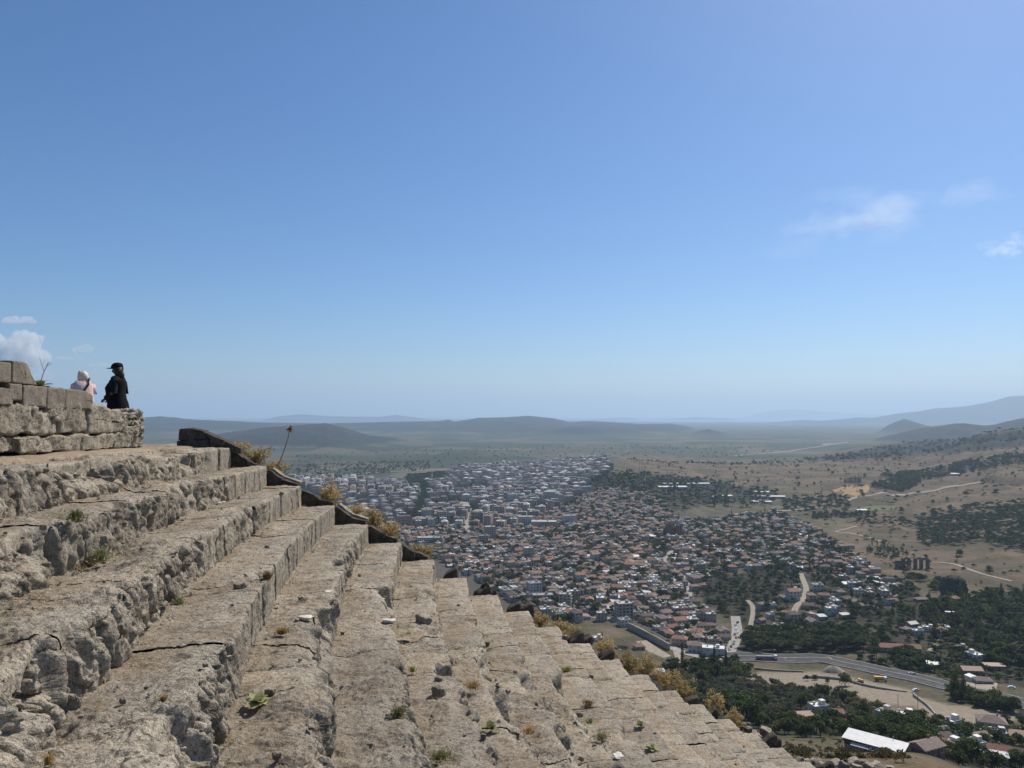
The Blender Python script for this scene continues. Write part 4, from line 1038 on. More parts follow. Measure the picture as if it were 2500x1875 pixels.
def person(loc, rz, kind):
    o = link('person', None, None, loc, rz)
    lean = 0.0 if kind == 'dark' else .36
    L = lambda z: lean * max(0, z - .92) ** 1.15 * 1.3          # forward lean grows up the back
    hd = (0, .035 + L(1.56), 1.555 - lean * .25)
    v = [(0, 0, .92, .15, .12), (0, L(1.08) + .02, 1.08, .14, .13), (0, L(1.27) + .01, 1.27 - lean * .1, .155, .13), (0, L(1.42) - .005, 1.42 - lean * .2, .065), (0, L(1.48) + .01, 1.475 - lean * .22, .052),
         (*hd, .082, .095), (0, hd[1] - .01, hd[2] + .075, .07, .08), (0, hd[1] + .055, hd[2] - .055, .035), (0, hd[1] + .105, hd[2] - .005, .012)]
    e = [(0, 1), (1, 2), (2, 3), (3, 4), (4, 5), (5, 6), (5, 7), (5, 8)]
    for s in (-1, 1):
        b = len(v)
        v += [(s * .09, 0, .86, .10), (s * .10, .02, .48, .066), (s * .10, -.01, .09, .045), (s * .11, .12, .04, .036)]
        e += [(0, b), (b, b + 1), (b + 1, b + 2), (b + 2, b + 3)]
    for s in (-1, 1):
        sh = (s * .165, L(1.38), 1.375 - lean * .18)
        if kind == 'dark': el, wr, d = (s * .225, -.03, 1.12), (s * .13, .17, .985), (-s * .5, .8, -.3)
        else: el, wr, d = (s * .23, .10 + L(1.1), 1.10), (s * .10, .30, 1.06), (-s * .4, .9, -.1)
        av, ae = arm(s, sh, el, wr, d, len(v))
        e.append((2, len(v))); v += av; e += ae
    skin_body('body', v, e, 0, M_SKIND if kind == 'dark' else M_SKIN, o)
    # garments
    if kind == 'dark':
        T = [(0, 0, .62, .25, .22, .24), (0, 0, .74, .235, .205, .225), (0, .0, .88, .215, .19, .20), (0, .02, 1.0, .195, .205, .165), (0, .02, 1.1, .185, .21, .155), (0, .02, 1.2, .19, .225, .145), (0, .01, 1.28, .195, .20, .145), (0, 0, 1.36, .185, .14, .13), (0, 0, 1.415, .125, .085, .10), (0, .0, 1.45, .07, .065, .07)]
        V, F = loft(T); link('tunic', mesh_py('tunic', jitter(V, .012, 7, 3), F, True, [M_BLACK]), o)
        mats = M_DARKT
    else:
        T = [(0, 0, .80, .20, .16, .17), (0, 0, .92, .20, .16, .165), (0, L(1.05) + .01, 1.05, .19, .16, .15), (0, L(1.2) + .01, 1.2 - lean * .05, .205, .15, .15), (0, L(1.3), 1.3 - lean * .12, .215, .14, .14), (0, L(1.38), 1.375 - lean * .16, .185, .11, .125), (0, L(1.43), 1.42 - lean * .18, .09, .07, .08)]
        V, F = loft(T); link('shirt', mesh_py('shirt', jitter(V, .012, 7, 4), F, True, [pk.m]), o)
        mats = pk.m
    for s in (-1, 1):
        sh = Vector((s * .165, L(1.38), 1.375 - lean * .18))
        el, wr = (Vector((s * .225, -.03, 1.12)), Vector((s * .13, .17, .985))) if kind == 'dark' else (Vector((s * .23, .10 + L(1.1), 1.10)), Vector((s * .10, .30, 1.06)))
        V, F = tubes([([sh + Vector((-s * .12, 0, -.02)), sh + Vector((-s * .03, 0, -.005)), sh + Vector((s * .022, 0, -.05)), sh.lerp(el, .6), el, el.lerp(wr, .5), wr], .088, .056)], 12)
        link('sleeve', mesh_py('sleeve', jitter(V, .006, 12, 5), F, True, [mats]), o)
        V, F = loft([(s * .10, -.01, .06, .075, .075, .075), (s * .10, .0, .3, .08, .08, .085), (s * .10, .02, .48, .088, .085, .085), (s * .095, 0, .72, .115, .11, .115), (s * .075, 0, .90, .13, .13, .135)], 14)
        link('trouser_leg', mesh_py('trouser_leg', jitter(V, .006, 9, 6), F, True, [M_DARKT if kind == 'dark' else M_GREYP]), o)
    # hair
    x, y, z = hd
    if kind == 'dark':
        R_ = [(0, y - .05, z - .17, .085, .02, .06), (0, y - .055, z - .13, .115, .05, .085), (0, y - .04, z - .06, .118, .055, .095), (0, y - .025, z + .0, .112, .07, .095), (0, y - .01, z + .06, .102, .085, .095), (0, y, z + .105, .085, .08, .085), (0, y, z + .14, .02, .02, .02)]
        V, F = loft(R_); link('hair', mesh_py('hair', jitter(V, .035, 18, 7), F, True, [M_HAIRD]), o)
        V, F = loft([(0, y - .005, z + .055, .118, .115, .112), (0, y - .005, z + .10, .117, .112, .11), (0, y - .01, z + .145, .10, .09, .095), (0, y - .012, z + .17, .06, .055, .06), (0, y - .012, z + .178, .008, .008, .008)])
        cap = link('cap', mesh_py('cap', V, F, True, [M_BLACK]), o)
        Vb, Fb = [], []
        for i in range(9):
            a = math.pi * (i / 8); c, s2 = math.cos(a), math.sin(a)
            for q, dz in ((0, 0), (1, -.012), (1, -.020), (0, -.014)):
                Vb.append((.108 * c * (1 - .12 * q), y + .085 * s2 + q * .115 * s2 + .01, z + .072 + dz - .01 * c * c))
        for i in range(8):
            for q in range(4): Fb.append((i * 4 + q, i * 4 + 4 + q, i * 4 + 4 + (q + 1) % 4, i * 4 + (q + 1) % 4))
        link('brim', mesh_py('brim', Vb, Fb, True, [M_BLACK]), cap)
        tag(o, 'person in black tunic and black peaked cap standing in profile behind the wall end', 'person')
    else:
        R_ = [(0, y - .05, z - .105, .10, .03, .055), (0, y - .045, z - .05, .125, .08, .10), (0, y - .03, z + .02, .122, .10, .11), (0, y - .015, z + .08, .108, .10, .105), (0, y - .01, z + .12, .075, .075, .08), (0, y - .01, z + .14, .015, .015, .015)]
        V, F = loft(R_); link('hair', mesh_py('hair', jitter(V, .014, 14, 8), F, True, [M_HAIRP]), o)
        V, F = tubes([([(.12, .09 + L(1.3), 1.37), (.125, -.02 + L(1.4), 1.43), (.08, -.145 + L(1.3), 1.28), (-.08, -.165 + L(1.1), 1.05), (-.17, -.10, .92)], .022, .022)], 6)
        link('bag_strap', mesh_py('bag_strap', V, F, True, [M_BAG]), o)
        V, F = loft([(-.21, -.05, .70, .05, .09, .09), (-.21, -.05, .72, .06, .11, .11), (-.21, -.05, .90, .055, .10, .10), (-.21, -.05, .92, .03, .08, .08)], 14)
        link('shoulder_bag', mesh_py('shoulder_bag', V, F + [tuple(range(13, -1, -1)), tuple(range(42, 56))], True, [M_BAG]), o)
        tag(o, 'fair-haired person in pink plaid shirt with a black strap, back turned, behind the wall', 'person')
    return o
def ground_under(x, y):
    r = math.hypot(x - CX, y - CY); th = math.asin((y - CY) / r)
    return Z(0) + min(float(sagz(th)), .22) + .045
y = 16.2; x = (288 - 1250) / FPX * y
person((x, y, ground_under(x, y)), math.pi / 2, 'dark').scale = (1.06, 1.06, 1.03)
y = 18.6; x = (206 - 1250) / FPX * y
person((x, y, ground_under(x, y) + .05), math.radians(38), 'pink').scale = (1.04, 1.04, 1.10)
# ================================================================ the town
class HB:
    """collects the faces of one building: material 0 walls, 1 roof, 2 window, 3 trim"""
    def __init__(s): s.V, s.F, s.M = [], [], []
    def quad(s, a, b, c, d, m):
        n = len(s.V); s.V += [a, b, c, d]; s.F.append((n, n + 1, n + 2, n + 3)); s.M.append(m)
    def tri(s, a, b, c, m):
        n = len(s.V); s.V += [a, b, c]; s.F.append((n, n + 1, n + 2)); s.M.append(m)
    def box(s, x0, x1, y0, y1, z0, z1, m, top=None, bottom=False):
        p = lambda x, y, z: (x, y, z)
        s.quad(p(x0, y0, z0), p(x1, y0, z0), p(x1, y0, z1), p(x0, y0, z1), m)
        s.quad(p(x1, y1, z0), p(x0, y1, z0), p(x0, y1, z1), p(x1, y1, z1), m)
        s.quad(p(x1, y0, z0), p(x1, y1, z0), p(x1, y1, z1), p(x1, y0, z1), m)
        s.quad(p(x0, y1, z0), p(x0, y0, z0), p(x0, y0, z1), p(x0, y1, z1), m)
        s.quad(p(x0, y0, z1), p(x1, y0, z1), p(x1, y1, z1), p(x0, y1, z1), m if top is None else top)
        if bottom: s.quad(p(x0, y1, z0), p(x1, y1, z0), p(x1, y0, z0), p(x0, y0, z0), m)
def win_spots(w, d, st, rr, dense=1.0):
    """window openings of a house: (side, along, z, width, height)"""
    out = []
    for s_, L in ((0, w), (1, w), (2, d), (3, d)):
        n = max(1, int(L / 2.7))
        for f in range(st):
            for i in range(n):
                if rr.random() > dense: continue
                out.append((s_, -L / 2 + L * (i + .5) / n, f * 3.0 + 1.0, 1.15, 1.3))
    return out
def side_pt(w, d, s_, a, off):
    if s_ == 0: return (a, -d / 2 - off), (1, 0)
    if s_ == 1: return (-a, d / 2 + off), (-1, 0)
    if s_ == 2: return (w / 2 + off, a), (0, 1)
    return (-w / 2 - off, -a), (0, -1)
def add_roof(hb, w, d, z, kind, ov=.45, rise=None):
    a, b = w / 2 + ov, d / 2 + ov
    if kind == 'flat':
        hb.box(-w / 2 - .12, w / 2 + .12, -d / 2 - .12, d / 2 + .12, z, z + .28, 3, 1)
        for q in ((-w / 2 - .12, w / 2 + .12, -d / 2 - .12, -d / 2 + .08), (-w / 2 - .12, w / 2 + .12, d / 2 - .08, d / 2 + .12), (-w / 2 - .12, -w / 2 + .08, -d / 2 + .08, d / 2 - .08), (w / 2 - .08, w / 2 + .12, -d / 2 + .08, d / 2 - .08)):
            hb.box(*q, z + .28, z + .75, 0)
        hb.box(w * .12, w * .12 + 2.6, -1.2, 1.4, z + .28, z + 2.4, 0, 1)      # stair head
        hb.box(-w * .3, -w * .3 + 1.2, .3, 1.3, z + .9, z + 1.7, 3)            # water tank on its stand
        hb.box(-w * .3 + .3, -w * .3 + .9, .5, 1.1, z + .28, z + .9, 2)
    elif kind == 'shed':
        r = rise or d * .16
        A, B, C, D = (-a, -b, z), (a, -b, z), (a, b, z + r), (-a, b, z + r)
        t = .14
        up = lambda p: (p[0], p[1], p[2] + t)
        hb.quad(up(A), up(B), up(C), up(D), 1); hb.quad(A, up(A), up(D), D, 3); hb.quad(B, C, up(C), up(B), 3); hb.quad(A, B, up(B), up(A), 3); hb.quad(C, D, up(D), up(C), 3); hb.quad(D, C, B, A, 3)
        h2, d2 = w / 2, d / 2; zz = lambda y: z + r * (y + b) / (2 * b)
        hb.quad((-h2, d2, z - .2), (h2, d2, z - .2), (h2, d2, zz(d2)), (-h2, d2, zz(d2)), 0)
        for s in (-1, 1): hb.quad((s * h2, -d2, z - .2), (s * h2, d2, z - .2), (s * h2, d2, zz(d2)), (s * h2, -d2, zz(-d2)), 0)
    else:
        r = rise or min(w, d) * .24
        if w >= d:
            e = 0 if kind == 'gable' else b * .85
            P, Q = (-a + e, 0, z + r), (a - e, 0, z + r)
        else:
            e = 0 if kind == 'gable' else a * .85
            P, Q = (0, -b + e, z + r), (0, b - e, z + r)
        A, B, C, D = (-a, -b, z - .05), (a, -b, z - .05), (a, b, z - .05), (-a, b, z - .05)
        m2 = 1 if kind == 'hip' else 0
        if w >= d:
            hb.quad(A, B, Q, P, 1); hb.quad(C, D, P, Q, 1); hb.tri(B, C, Q, m2); hb.tri(D, A, P, m2)
        else:
            hb.quad(B, C, Q, P, 1); hb.quad(D, A, P, Q, 1); hb.tri(A, B, P, m2); hb.tri(C, D, Q, m2)
        dn = lambda p: (p[0], p[1], p[2] - .18)
        for p, q in ((A, B), (B, C), (C, D), (D, A)): hb.quad(dn(p), dn(q), q, p, 3)
        hb.quad(dn(D), dn(C), dn(B), dn(A), 3)
        hb.box(w * .2, w * .2 + .6, d * .08, d * .08 + .6, z, z + r + .7, 0)     # chimney
def house_parts(w, d, st, roof, seed, windows=True, base=3.0):
    rr = random.Random(seed)
    wall_, roof_ = HB(), HB()
    H_ = st * 3.0
    wall_.box(-w / 2, w / 2, -d / 2, d / 2, -base, H_, 0)
    add_roof(roof_, w, d, H_ + .01, roof)
    wins = win_spots(w, d, st, rr, .8)
    if windows:
        for s_, a, z, ww, hh in wins:
            (x, y), (tx, ty) = side_pt(w, d, s_, a, .03)
            p = lambda u, v: (x + tx * u, y + ty * u, z + v)
            wall_.quad(p(-ww / 2, 0), p(ww / 2, 0), p(ww / 2, hh), p(-ww / 2, hh), 2)
    return wall_, roof_, wins
def block_parts(w, d, st, seed):
    """a block of flats: floors, window grid, balconies with slabs, flat roof"""
    rr = random.Random(seed); hb = HB(); H_ = st * 3.0
    hb.box(-w / 2, w / 2, -d / 2, d / 2, -3, H_, 0)
    for s_, L in ((0, w), (1, w), (2, d), (3, d)):
        n = max(2, int(L / 3.2)); balc = rr.sample(range(n), max(1, n // 3))
        for f in range(st):
            for i in range(n):
                a = -L / 2 + L * (i + .5) / n; z = f * 3.0 + .9; ww = 1.5; hh = 1.45
                if i in balc and f > 0:
                    ww, z, hh = 2.1, f * 3.0 + .1, 2.2
                (x, y), (tx, ty) = side_pt(w, d, s_, a, .03)
                p = lambda u, v: (x + tx * u, y + ty * u, z + v)
                hb.quad(p(-ww / 2, 0), p(ww / 2, 0), p(ww / 2, hh), p(-ww / 2, hh), 2)
                if i in balc and f > 0:
                    nx, ny = ty, -tx
                    c = [(x + tx * u + nx * v, y + ty * u + ny * v) for u, v in ((-1.35, 0), (1.35, 0), (1.35, 1.1), (-1.35, 1.1))]
                    xs, ys = [q[0] for q in c], [q[1] for q in c]
                    hb.box(min(xs), max(xs), min(ys), max(ys), f * 3.0 - .12, f * 3.0 + .92 if (seed % 2) else f * 3.0 + .06, 3, None, True)
    add_roof(hb, w, d, H_ + .01, 'flat' if seed % 4 else 'hip')
    return hb
wallC = {'white': (.58, .545, .485), 'cream': (.48, .405, .31), 'grey': (.30, .28, .25), 'pink': (.40, .28, .235), 'ochre': (.50, .36, .19), 'stone': (.30, .25, .19), 'beige': (.42, .36, .29), 'brick': (.30, .17, .12)}
roofC = {'terracotta': (.26, .138, .096), 'orange': (.325, .18, .118), 'brown': (.155, .112, .09), 'faded': (.27, .205, .168), 'white': (.68, .67, .64), 'grey': (.29, .28, .26), 'silver': (.46, .47, .48), 'dark': (.16, .15, .145), 'rusty': (.27, .155, .10), 'pale': (.46, .42, .36)}
WM = {k: plain('wall_' + k, c, .9, .15, .22, .7) for k, c in wallC.items()}
def tilemat(k, c):
    t = NT('roof_' + k, .85, .2)
    o = t.obj(); f = t.noise(.9, 6, .65, o); w = t.add('ShaderNodeTexWave'); w.inputs['Scale'].default_value = 2.2; w.inputs['Distortion'].default_value = 1.0; t.l.new(o, w.inputs['Vector'])
    c2 = t.ramp(f, [(0.28, tuple(x * .6 for x in c)), (0.5, c), (0.75, tuple(min(1, x * 1.3 + .02) for x in c))])
    t.color(t.mix(.25, c2, t.ramp(w.outputs['Fac'], [(0.2, tuple(x * .6 for x in c)), (0.7, c)]))); t.bump(w.outputs['Fac'], .5, .06)
    return t.m
RM = {k: (tilemat(k, c) if k in ('terracotta', 'orange', 'brown', 'faded') else plain('roof_' + k, c, .6, .3, .15, .5)) for k, c in roofC.items()}
M_WIN = NT('window_glass', .25, .5).color((.018, .022, .028)).m
M_TRIM = plain('concrete_trim', (.50, .48, .44), .9)
M_FRAME = plain('window_frame', (.70, .68, .64), .6)
M_DOOR = plain('door_paint', (.16, .09, .05), .6)
def to_mesh(name, hb, wall, roof):
    return mesh_py(name, hb.V, hb.F, False, [WM[wall], RM[roof], M_WIN, M_TRIM], hb.M)
def merged(hbs):
    o = HB()
    for h in hbs:
        n = len(o.V); o.V += h.V; o.F += [tuple(i + n for i in f) for f in h.F]; o.M += h.M
    return o
ROOFN = {'hip': 'hipped', 'gable': 'gabled', 'flat': 'flat', 'shed': 'lean-to'}
def detailed_house(px, py, w, d, st, roof, wall, rcol, rot, label, ymin=200, cat='house', name='house', group='houses below the theatre'):
    """a house near enough to show its parts: wall, roof, each window with frame, a door"""
    p = at(px, py, ymin)
    wl_, rf_, wins = house_parts(w, d, st, roof, int(px * 3 + py), False)
    o = link(name, None, None, (p[0], p[1], p[2] + .2), math.radians(rot))
    link('wall', to_mesh('wall', wl_, wall, rcol), o); link('roof', to_mesh('roof', rf_, wall, rcol), o)
    for s_, a, z, ww, hh in wins:
        (x, y), (tx, ty) = side_pt(w, d, s_, a, 0)
        ang = math.atan2(ty, tx)
        if 'win' not in _wm:
            f = HB(); f.box(-.68, .68, -.07, .02, -.08, 0, 3); f.box(-.66, -.57, -.05, .02, 0, 1.3, 3); f.box(.57, .66, -.05, .02, 0, 1.3, 3); f.box(-.66, .66, -.05, .02, 1.3, 1.39, 3); f.box(-.03, .03, -.045, .02, 0, 1.3, 3)
            _wm['win'] = mesh_py('window', f.V, f.F, False, [M_FRAME]); g_ = HB(); g_.quad((-.57, -.02, 0), (.57, -.02, 0), (.57, -.02, 1.3), (-.57, -.02, 1.3), 0)
            _wm['pane'] = mesh_py('pane', g_.V, g_.F, False, [M_WIN])
        q = link('window', _wm['win'], o, (x, y, z), ang); link('pane', _wm['pane'], q)
    hb = HB(); hb.box(-.5, .5, -d / 2 - .06, -d / 2 + .01, -.3, 2.05, 0)
    dr_ = link('door', mesh_py('door', hb.V, hb.F, False, [M_DOOR]), o, (w * .18, 0, 0))
    tag(o, label, cat, group)
    return o
_wm = {}
NEAR = [
    (1998, 1752, 8, 6, 2, 'flat', 'white', 'white', 15, 'white two-storey flat-roofed house among olive trees below the dirt field'),
    (2040, 1752, 7, 6, 1, 'gable', 'cream', 'orange', -10, 'small orange-roofed house joined beside the white flat-roofed house'),
    (1972, 1764, 9, 6, 1, 'shed', 'beige', 'rusty', 5, 'low rusty-roofed shed below the white flat-roofed house'),
    (2062, 1768, 7, 5, 1, 'gable', 'stone', 'terracotta', 20, 'terracotta-roofed hut half hidden in trees above the white-roofed hall'),
    (2160, 1752, 8, 5, 1, 'flat', 'white', 'pale', 30, 'low white house with flat roof behind a dark round tree'),
    (2208, 1758, 9, 5, 1, 'flat', 'white', 'white', -15, 'long low white house at the edge of the bare field'),
    (2421, 1788, 12, 9, 2, 'hip', 'grey', 'faded', -22, 'bare grey two-storey house with three dark windows beside the dry field'),
    (2432, 1803, 9, 6, 1, 'flat', 'grey', 'silver', -18, 'grey flat-roofed annexe in front of the bare grey house'),
    (2325, 1775, 7, 5, 1, 'flat', 'white', 'white', 25, 'small white hut among trees, left of the bare grey house'),
    (2322, 1800, 8, 6, 1, 'flat', 'white', 'white', 10, 'white house with a dark slit window among the trees'),
    (2300, 1815, 7, 6, 1, 'gable', 'stone', 'brown', 15, 'brown-roofed cottage beside the white slit-windowed house'),
    (2290, 1835, 10, 7, 1, 'hip', 'pink', 'terracotta', 30, 'red hip-roofed house with pink walls in the lower right trees'),
    (2325, 1838, 6, 5, 1, 'flat', 'white', 'white', 30, 'white flat-roofed outbuilding joined to the red hip-roofed house'),
    (2262, 1843, 9, 6, 1, 'gable', 'brick', 'faded', 25, 'long faded-roofed barn to the left of the red hip-roofed house'),
    (2378, 1830, 7, 6, 1, 'flat', 'white', 'white', 20, 'bright white flat-roofed house at the end of the red roofs'),
    (2420, 1842, 14, 7, 1, 'gable', 'stone', 'terracotta', -28, 'long terracotta gabled house in the lower right corner cluster'),
    (2468, 1850, 11, 8, 1, 'gable', 'brick', 'brown', -30, 'brown-roofed house at the lower right edge of the picture'),
    (2440, 1862, 6, 4, 1, 'shed', 'grey', 'silver', -25, 'small grey sheet-roofed lean-to under the long terracotta house'),
    (2365, 1855, 9, 4, 1, 'shed', 'ochre', 'silver', 15, 'ochre shed with crumpled silver roof below the white house'),
    (2480, 1806, 10, 7, 1, 'hip', 'stone', 'rusty', -15, 'rust-coloured hip-roofed house at the right edge'),
    (2392, 1812, 8, 6, 1, 'gable', 'white', 'faded', 25, 'house with faded roof and white walls between the grey house and red roofs'),
    (2195, 1588, 30, 9, 1, 'gable', 'beige', 'orange', -9, 'very long single-storey building with orange tiled roof beside the road'),
    (2370, 1644, 13, 8, 1, 'gable', 'stone', 'rusty', -6, 'rusty-roofed house above the end of the road'),
    (2375, 1666, 5, 7, 1, 'shed', 'white', 'white', 30, 'small white sheet-roofed shed beside the yard at the road end'),
    (2400, 1670, 10, 7, 1, 'hip', 'grey', 'faded', -10, 'grey house with a faded roof in the pale yard at the road end'),
    (2427, 1635, 13, 5, 1, 'shed', 'stone', 'rusty', -4, 'long low rusty-roofed shed behind the road-end yard'),
    (2275, 1630, 10, 7, 1, 'shed', 'grey', 'white', 10, 'white-roofed open shed behind the roadside trees'),
    (2028, 1500, 9, 8, 2, 'flat', 'white', 'white', -4, 'cubic white two-storey house standing above the pine grove'),
    (2006, 1512, 7, 6, 1, 'shed', 'white', 'silver', 8, 'white sheet-roofed shed left of the cubic white house'),
    (2012, 1466, 10, 8, 2, 'hip', 'grey', 'terracotta', -12, 'grey-walled house with red hipped roof on the slope above the cubic white house'),
    (2075, 1432, 15, 8, 1, 'shed', 'white', 'white', -6, 'long white sheet-roofed building at the top of the slope quarter'),
    (2063, 1508, 9, 5, 1, 'shed', 'stone', 'pale', 12, 'pale-roofed shed to the right of the cubic white house'),
    (1975, 1484, 12, 8, 1, 'gable', 'stone', 'brown', -20, 'half-ruined brown house beside the dirt track'),
    (1862, 1488, 9, 7, 2, 'hip', 'grey', 'faded', 15, 'faded-roofed grey house beside the lower dirt track'),
    (1885, 1484, 7, 6, 1, 'flat', 'white', 'white', 10, 'white flat-roofed house right of the faded-roofed grey house'),
    (1880, 1508, 7, 6, 1, 'flat', 'white', 'pale', 5, 'pale flat-roofed hut above the left end of the pine grove'),
    (1922, 1502, 9, 7, 1, 'hip', 'pink', 'orange', -20, 'orange hip-roofed house between the two dirt tracks'),
    (1858, 1520, 7, 6, 1, 'gable', 'pink', 'terracotta', 30, 'small terracotta house at the left corner of the pine grove'),
    (2225, 1530, 9, 7, 1, 'gable', 'stone', 'pale', 20, 'pale-roofed house in the right-hand hamlet beyond the pine grove'),
    (2240, 1548, 9, 6, 1, 'flat', 'white', 'white', 5, 'bright white hut in the right-hand hamlet, in its middle'),
    (2265, 1540, 8, 6, 1, 'flat', 'white', 'white', -20, 'white hut in the right-hand hamlet under the winding track'),
    (2210, 1542, 8, 6, 1, 'hip', 'pink', 'faded', 25, 'pink-walled cottage at the left of the right-hand hamlet'),
    (2305, 1538, 8, 6, 1, 'shed', 'white', 'silver', -8, 'silver-roofed shed at the right of the right-hand hamlet'),
    (2327, 1506, 11, 6, 1, 'shed', 'beige', 'white', -10, 'white-roofed shed inside the bend of the winding track'),
    (2310, 1465, 8, 6, 1, 'gable', 'stone', 'faded', 10, 'faded-roofed cottage under the dark rock'),
    (2345, 1590, 10, 6, 1, 'flat', 'white', 'pale', 12, 'white house among trees right of the long orange-roofed building'),
    (2375, 1594, 11, 6, 1, 'gable', 'brick', 'terracotta', -12, 'terracotta house among trees, far right of the long orange-roofed building'),
    (2410, 1590, 10, 5, 1, 'shed', 'white', 'white', -6, 'white sheet-roofed house at the right end of the roadside hamlet'),
    (1592, 1652, 8, 6, 1, 'gable', 'brick', 'terracotta', 10, 'lone terracotta-roofed cottage in the scrub below the road bend'),
    (1612, 1650, 6, 5, 1, 'shed', 'grey', 'silver', 10, 'small silver-roofed lean-to beside the lone terracotta cottage'),
    (1742, 1600, 17, 10, 2, 'flat', 'white', 'white', -14, 'white two-storey corner building with a big flat roof at the road junction'),
    (1700, 1592, 12, 8, 2, 'hip', 'white', 'faded', -16, 'white house with faded roof left of the white corner building'),
    (1660, 1575, 12, 8, 2, 'hip', 'cream', 'orange', -22, 'cream house with ochre roof in the row above the channel road'),
    (1456, 1565, 10, 7, 1, 'flat', 'white', 'white', 12, 'white flat-roofed house nearest the yellow shrubs below the old quarter'),
    (1520, 1582, 9, 7, 1, 'gable', 'beige', 'brown', -8, 'brown-roofed house beside the dry channel'),
    (1560, 1585, 8, 7, 1, 'hip', 'pink', 'orange', 12, 'orange hip-roofed house at the end of the dry channel houses'),
]
for q in NEAR:
    near_ = q[1] > 1640 and q[0] > 1850
    detailed_house(*q, ymin=240)
# landmark buildings
p = at(2137, 1836, 240)
o = link('sheet_roofed_hall', None, None, (p[0], p[1], p[2] + .1), math.radians(-41))
hb = HB(); hb.box(-8.5, 8.5, -2.9, 2.9, -4, 3.0, 0); hb.box(-8.5, -2, -3.0, -2.91, 1.2, 2.6, 2)
link('wall', to_mesh('wall', hb, 'grey', 'white'), o)
hb = HB(); add_roof(hb, 17, 5.8, 3.0, 'shed', .6, .9); link('roof', to_mesh('roof', hb, 'grey', 'white'), o)
hb = HB(); add_roof(hb, 13, 1.6, 1.9, 'shed', .1, .35); link('canopy', to_mesh('canopy', hb, 'grey', 'white'), o, (.5, -3.8, 0))
hb = HB(); hb.box(-.08, .08, -.08, .08, 3, 8.0, 3); link('mast', to_mesh('mast', hb, 'grey', 'silver'), o, (4.5, 3.2, -3))
tag(o, 'long hall with a bright white sheet roof at the edge of the brown slope', 'hall')

def big_block(px, py, w, d, st, wall, rcol, rot, label, name='apartment_block', cat='apartment block'):
    p = at(px, py, 300)
    hb = block_parts(w, d, st, int(px) * 4 + 1)
    o = link(name, to_mesh(name, hb, wall, rcol), None, (p[0], p[1], p[2]), math.radians(rot))
    tag(o, label, cat, 'large blocks standing out of the town')
    return o
big_block(1523, 1510, 15, 12, 5, 'grey', 'pale', 12, 'bare grey concrete apartment block above the channel wall')
big_block(1304, 1455, 14, 13, 5, 'white', 'grey', 20, 'pale grey apartment tower rising from the near edge of the old quarter')
big_block(1325, 1472, 22, 12, 3, 'grey', 'grey', 5, 'wide low grey block below the pale apartment tower')
big_block(1380, 1478, 12, 9, 4, 'beige', 'pale', -10, 'beige block beside the wide low grey block')
big_block(1196, 1316, 17, 15, 7, 'beige', 'pale', 14, 'tall beige apartment block left of the old quarter')
big_block(1180, 1330, 14, 12, 5, 'pink', 'grey', 8, 'pinkish block beside the tall beige apartment block')
big_block(1290, 1362, 13, 12, 5, 'cream', 'white', 18, 'cream block with white roof in the middle of the red roofs')
big_block(1253, 1234, 26, 20, 9, 'white', 'grey', 10, 'broad pale tower block beyond the avenue trees')
big_block(1240, 1230, 18, 16, 9, 'grey', 'dark', 10, 'dark tower block joined left of the broad pale tower')
big_block(1352, 1222, 46, 18, 7, 'white', 'pale', -4, 'long seven-storey white block under the wooded hill')
big_block(1432, 1206, 26, 18, 6, 'white', 'grey', 20, 'white block on the shoulder of the wooded hill')
big_block(1328, 1288, 46, 26, 4, 'pale' if False else 'cream', 'pale', -3, 'large pale-roofed public building in the town centre', 'public_building', 'public building')
big_block(1390, 1282, 24, 18, 6, 'white', 'grey', 12, 'white block right of the large pale-roofed public building')
big_block(1283, 1284, 28, 16, 6, 'white', 'pale', 0, 'white slab block left of the large pale-roofed public building')
big_block(1050, 1330, 40, 14, 4, 'white', 'silver', 3, 'modern white office with long window bands left of the old quarter', 'office_building', 'office building')
big_block(1072, 1331, 12, 14, 4, 'grey', 'dark', 3, 'dark end block of the modern white office')
big_block(1410, 1275, 18, 15, 5, 'brick', 'rusty', 10, 'reddish-brown block in the town centre')
for i, (px, py, w, d, rot, lab) in enumerate([
        (1675, 1184, 118, 13, -2, 'very long white market roof on the wooded hill'), (1640, 1192, 70, 26, 3, 'broad white sheet roof below the very long market roof'), (1748, 1216, 90, 11, 24, 'slanting long pale roof right of the wooded hill'),
        (1863, 1205, 44, 12, -2, 'white farm-shed roof at the start of the country road'), (1880, 1216, 70, 12, 0, 'long white farm-shed roof beside the fields'), (1842, 1228, 16, 10, 0, 'small white shed left of the long farm shed'), (1875, 1229, 14, 10, 0, 'small white shed right of the small left shed'),
        (2103, 1250, 18, 9, -4, 'white farmhouse roof beside the green field'), (2330, 1160, 22, 12, 0, 'far white farm roof on the brown hillside'), (2020, 1086, 90, 20, 8, 'far bright factory roof on the plain')]):
    p = at(px, py, 300); hb = HB(); hb.box(-w / 2, w / 2, -d / 2, d / 2, -4, 4.5, 0)
    n_ = int(w / 6)
    for j in range(n_): hb.quad((-w / 2 + w * (j + .25) / n_, -d / 2 - .04, 1), (-w / 2 + w * (j + .75) / n_, -d / 2 - .04, 1), (-w / 2 + w * (j + .75) / n_, -d / 2 - .04, 2.6), (-w / 2 + w * (j + .25) / n_, -d / 2 - .04, 2.6), 2)
    add_roof(hb, w, d, 4.5, 'gable', .6, 1.6)
    tag(link('long_shed', to_mesh('long_shed', hb, 'white', 'white'), None, p, math.radians(rot)), lab, 'shed', 'long pale sheds')
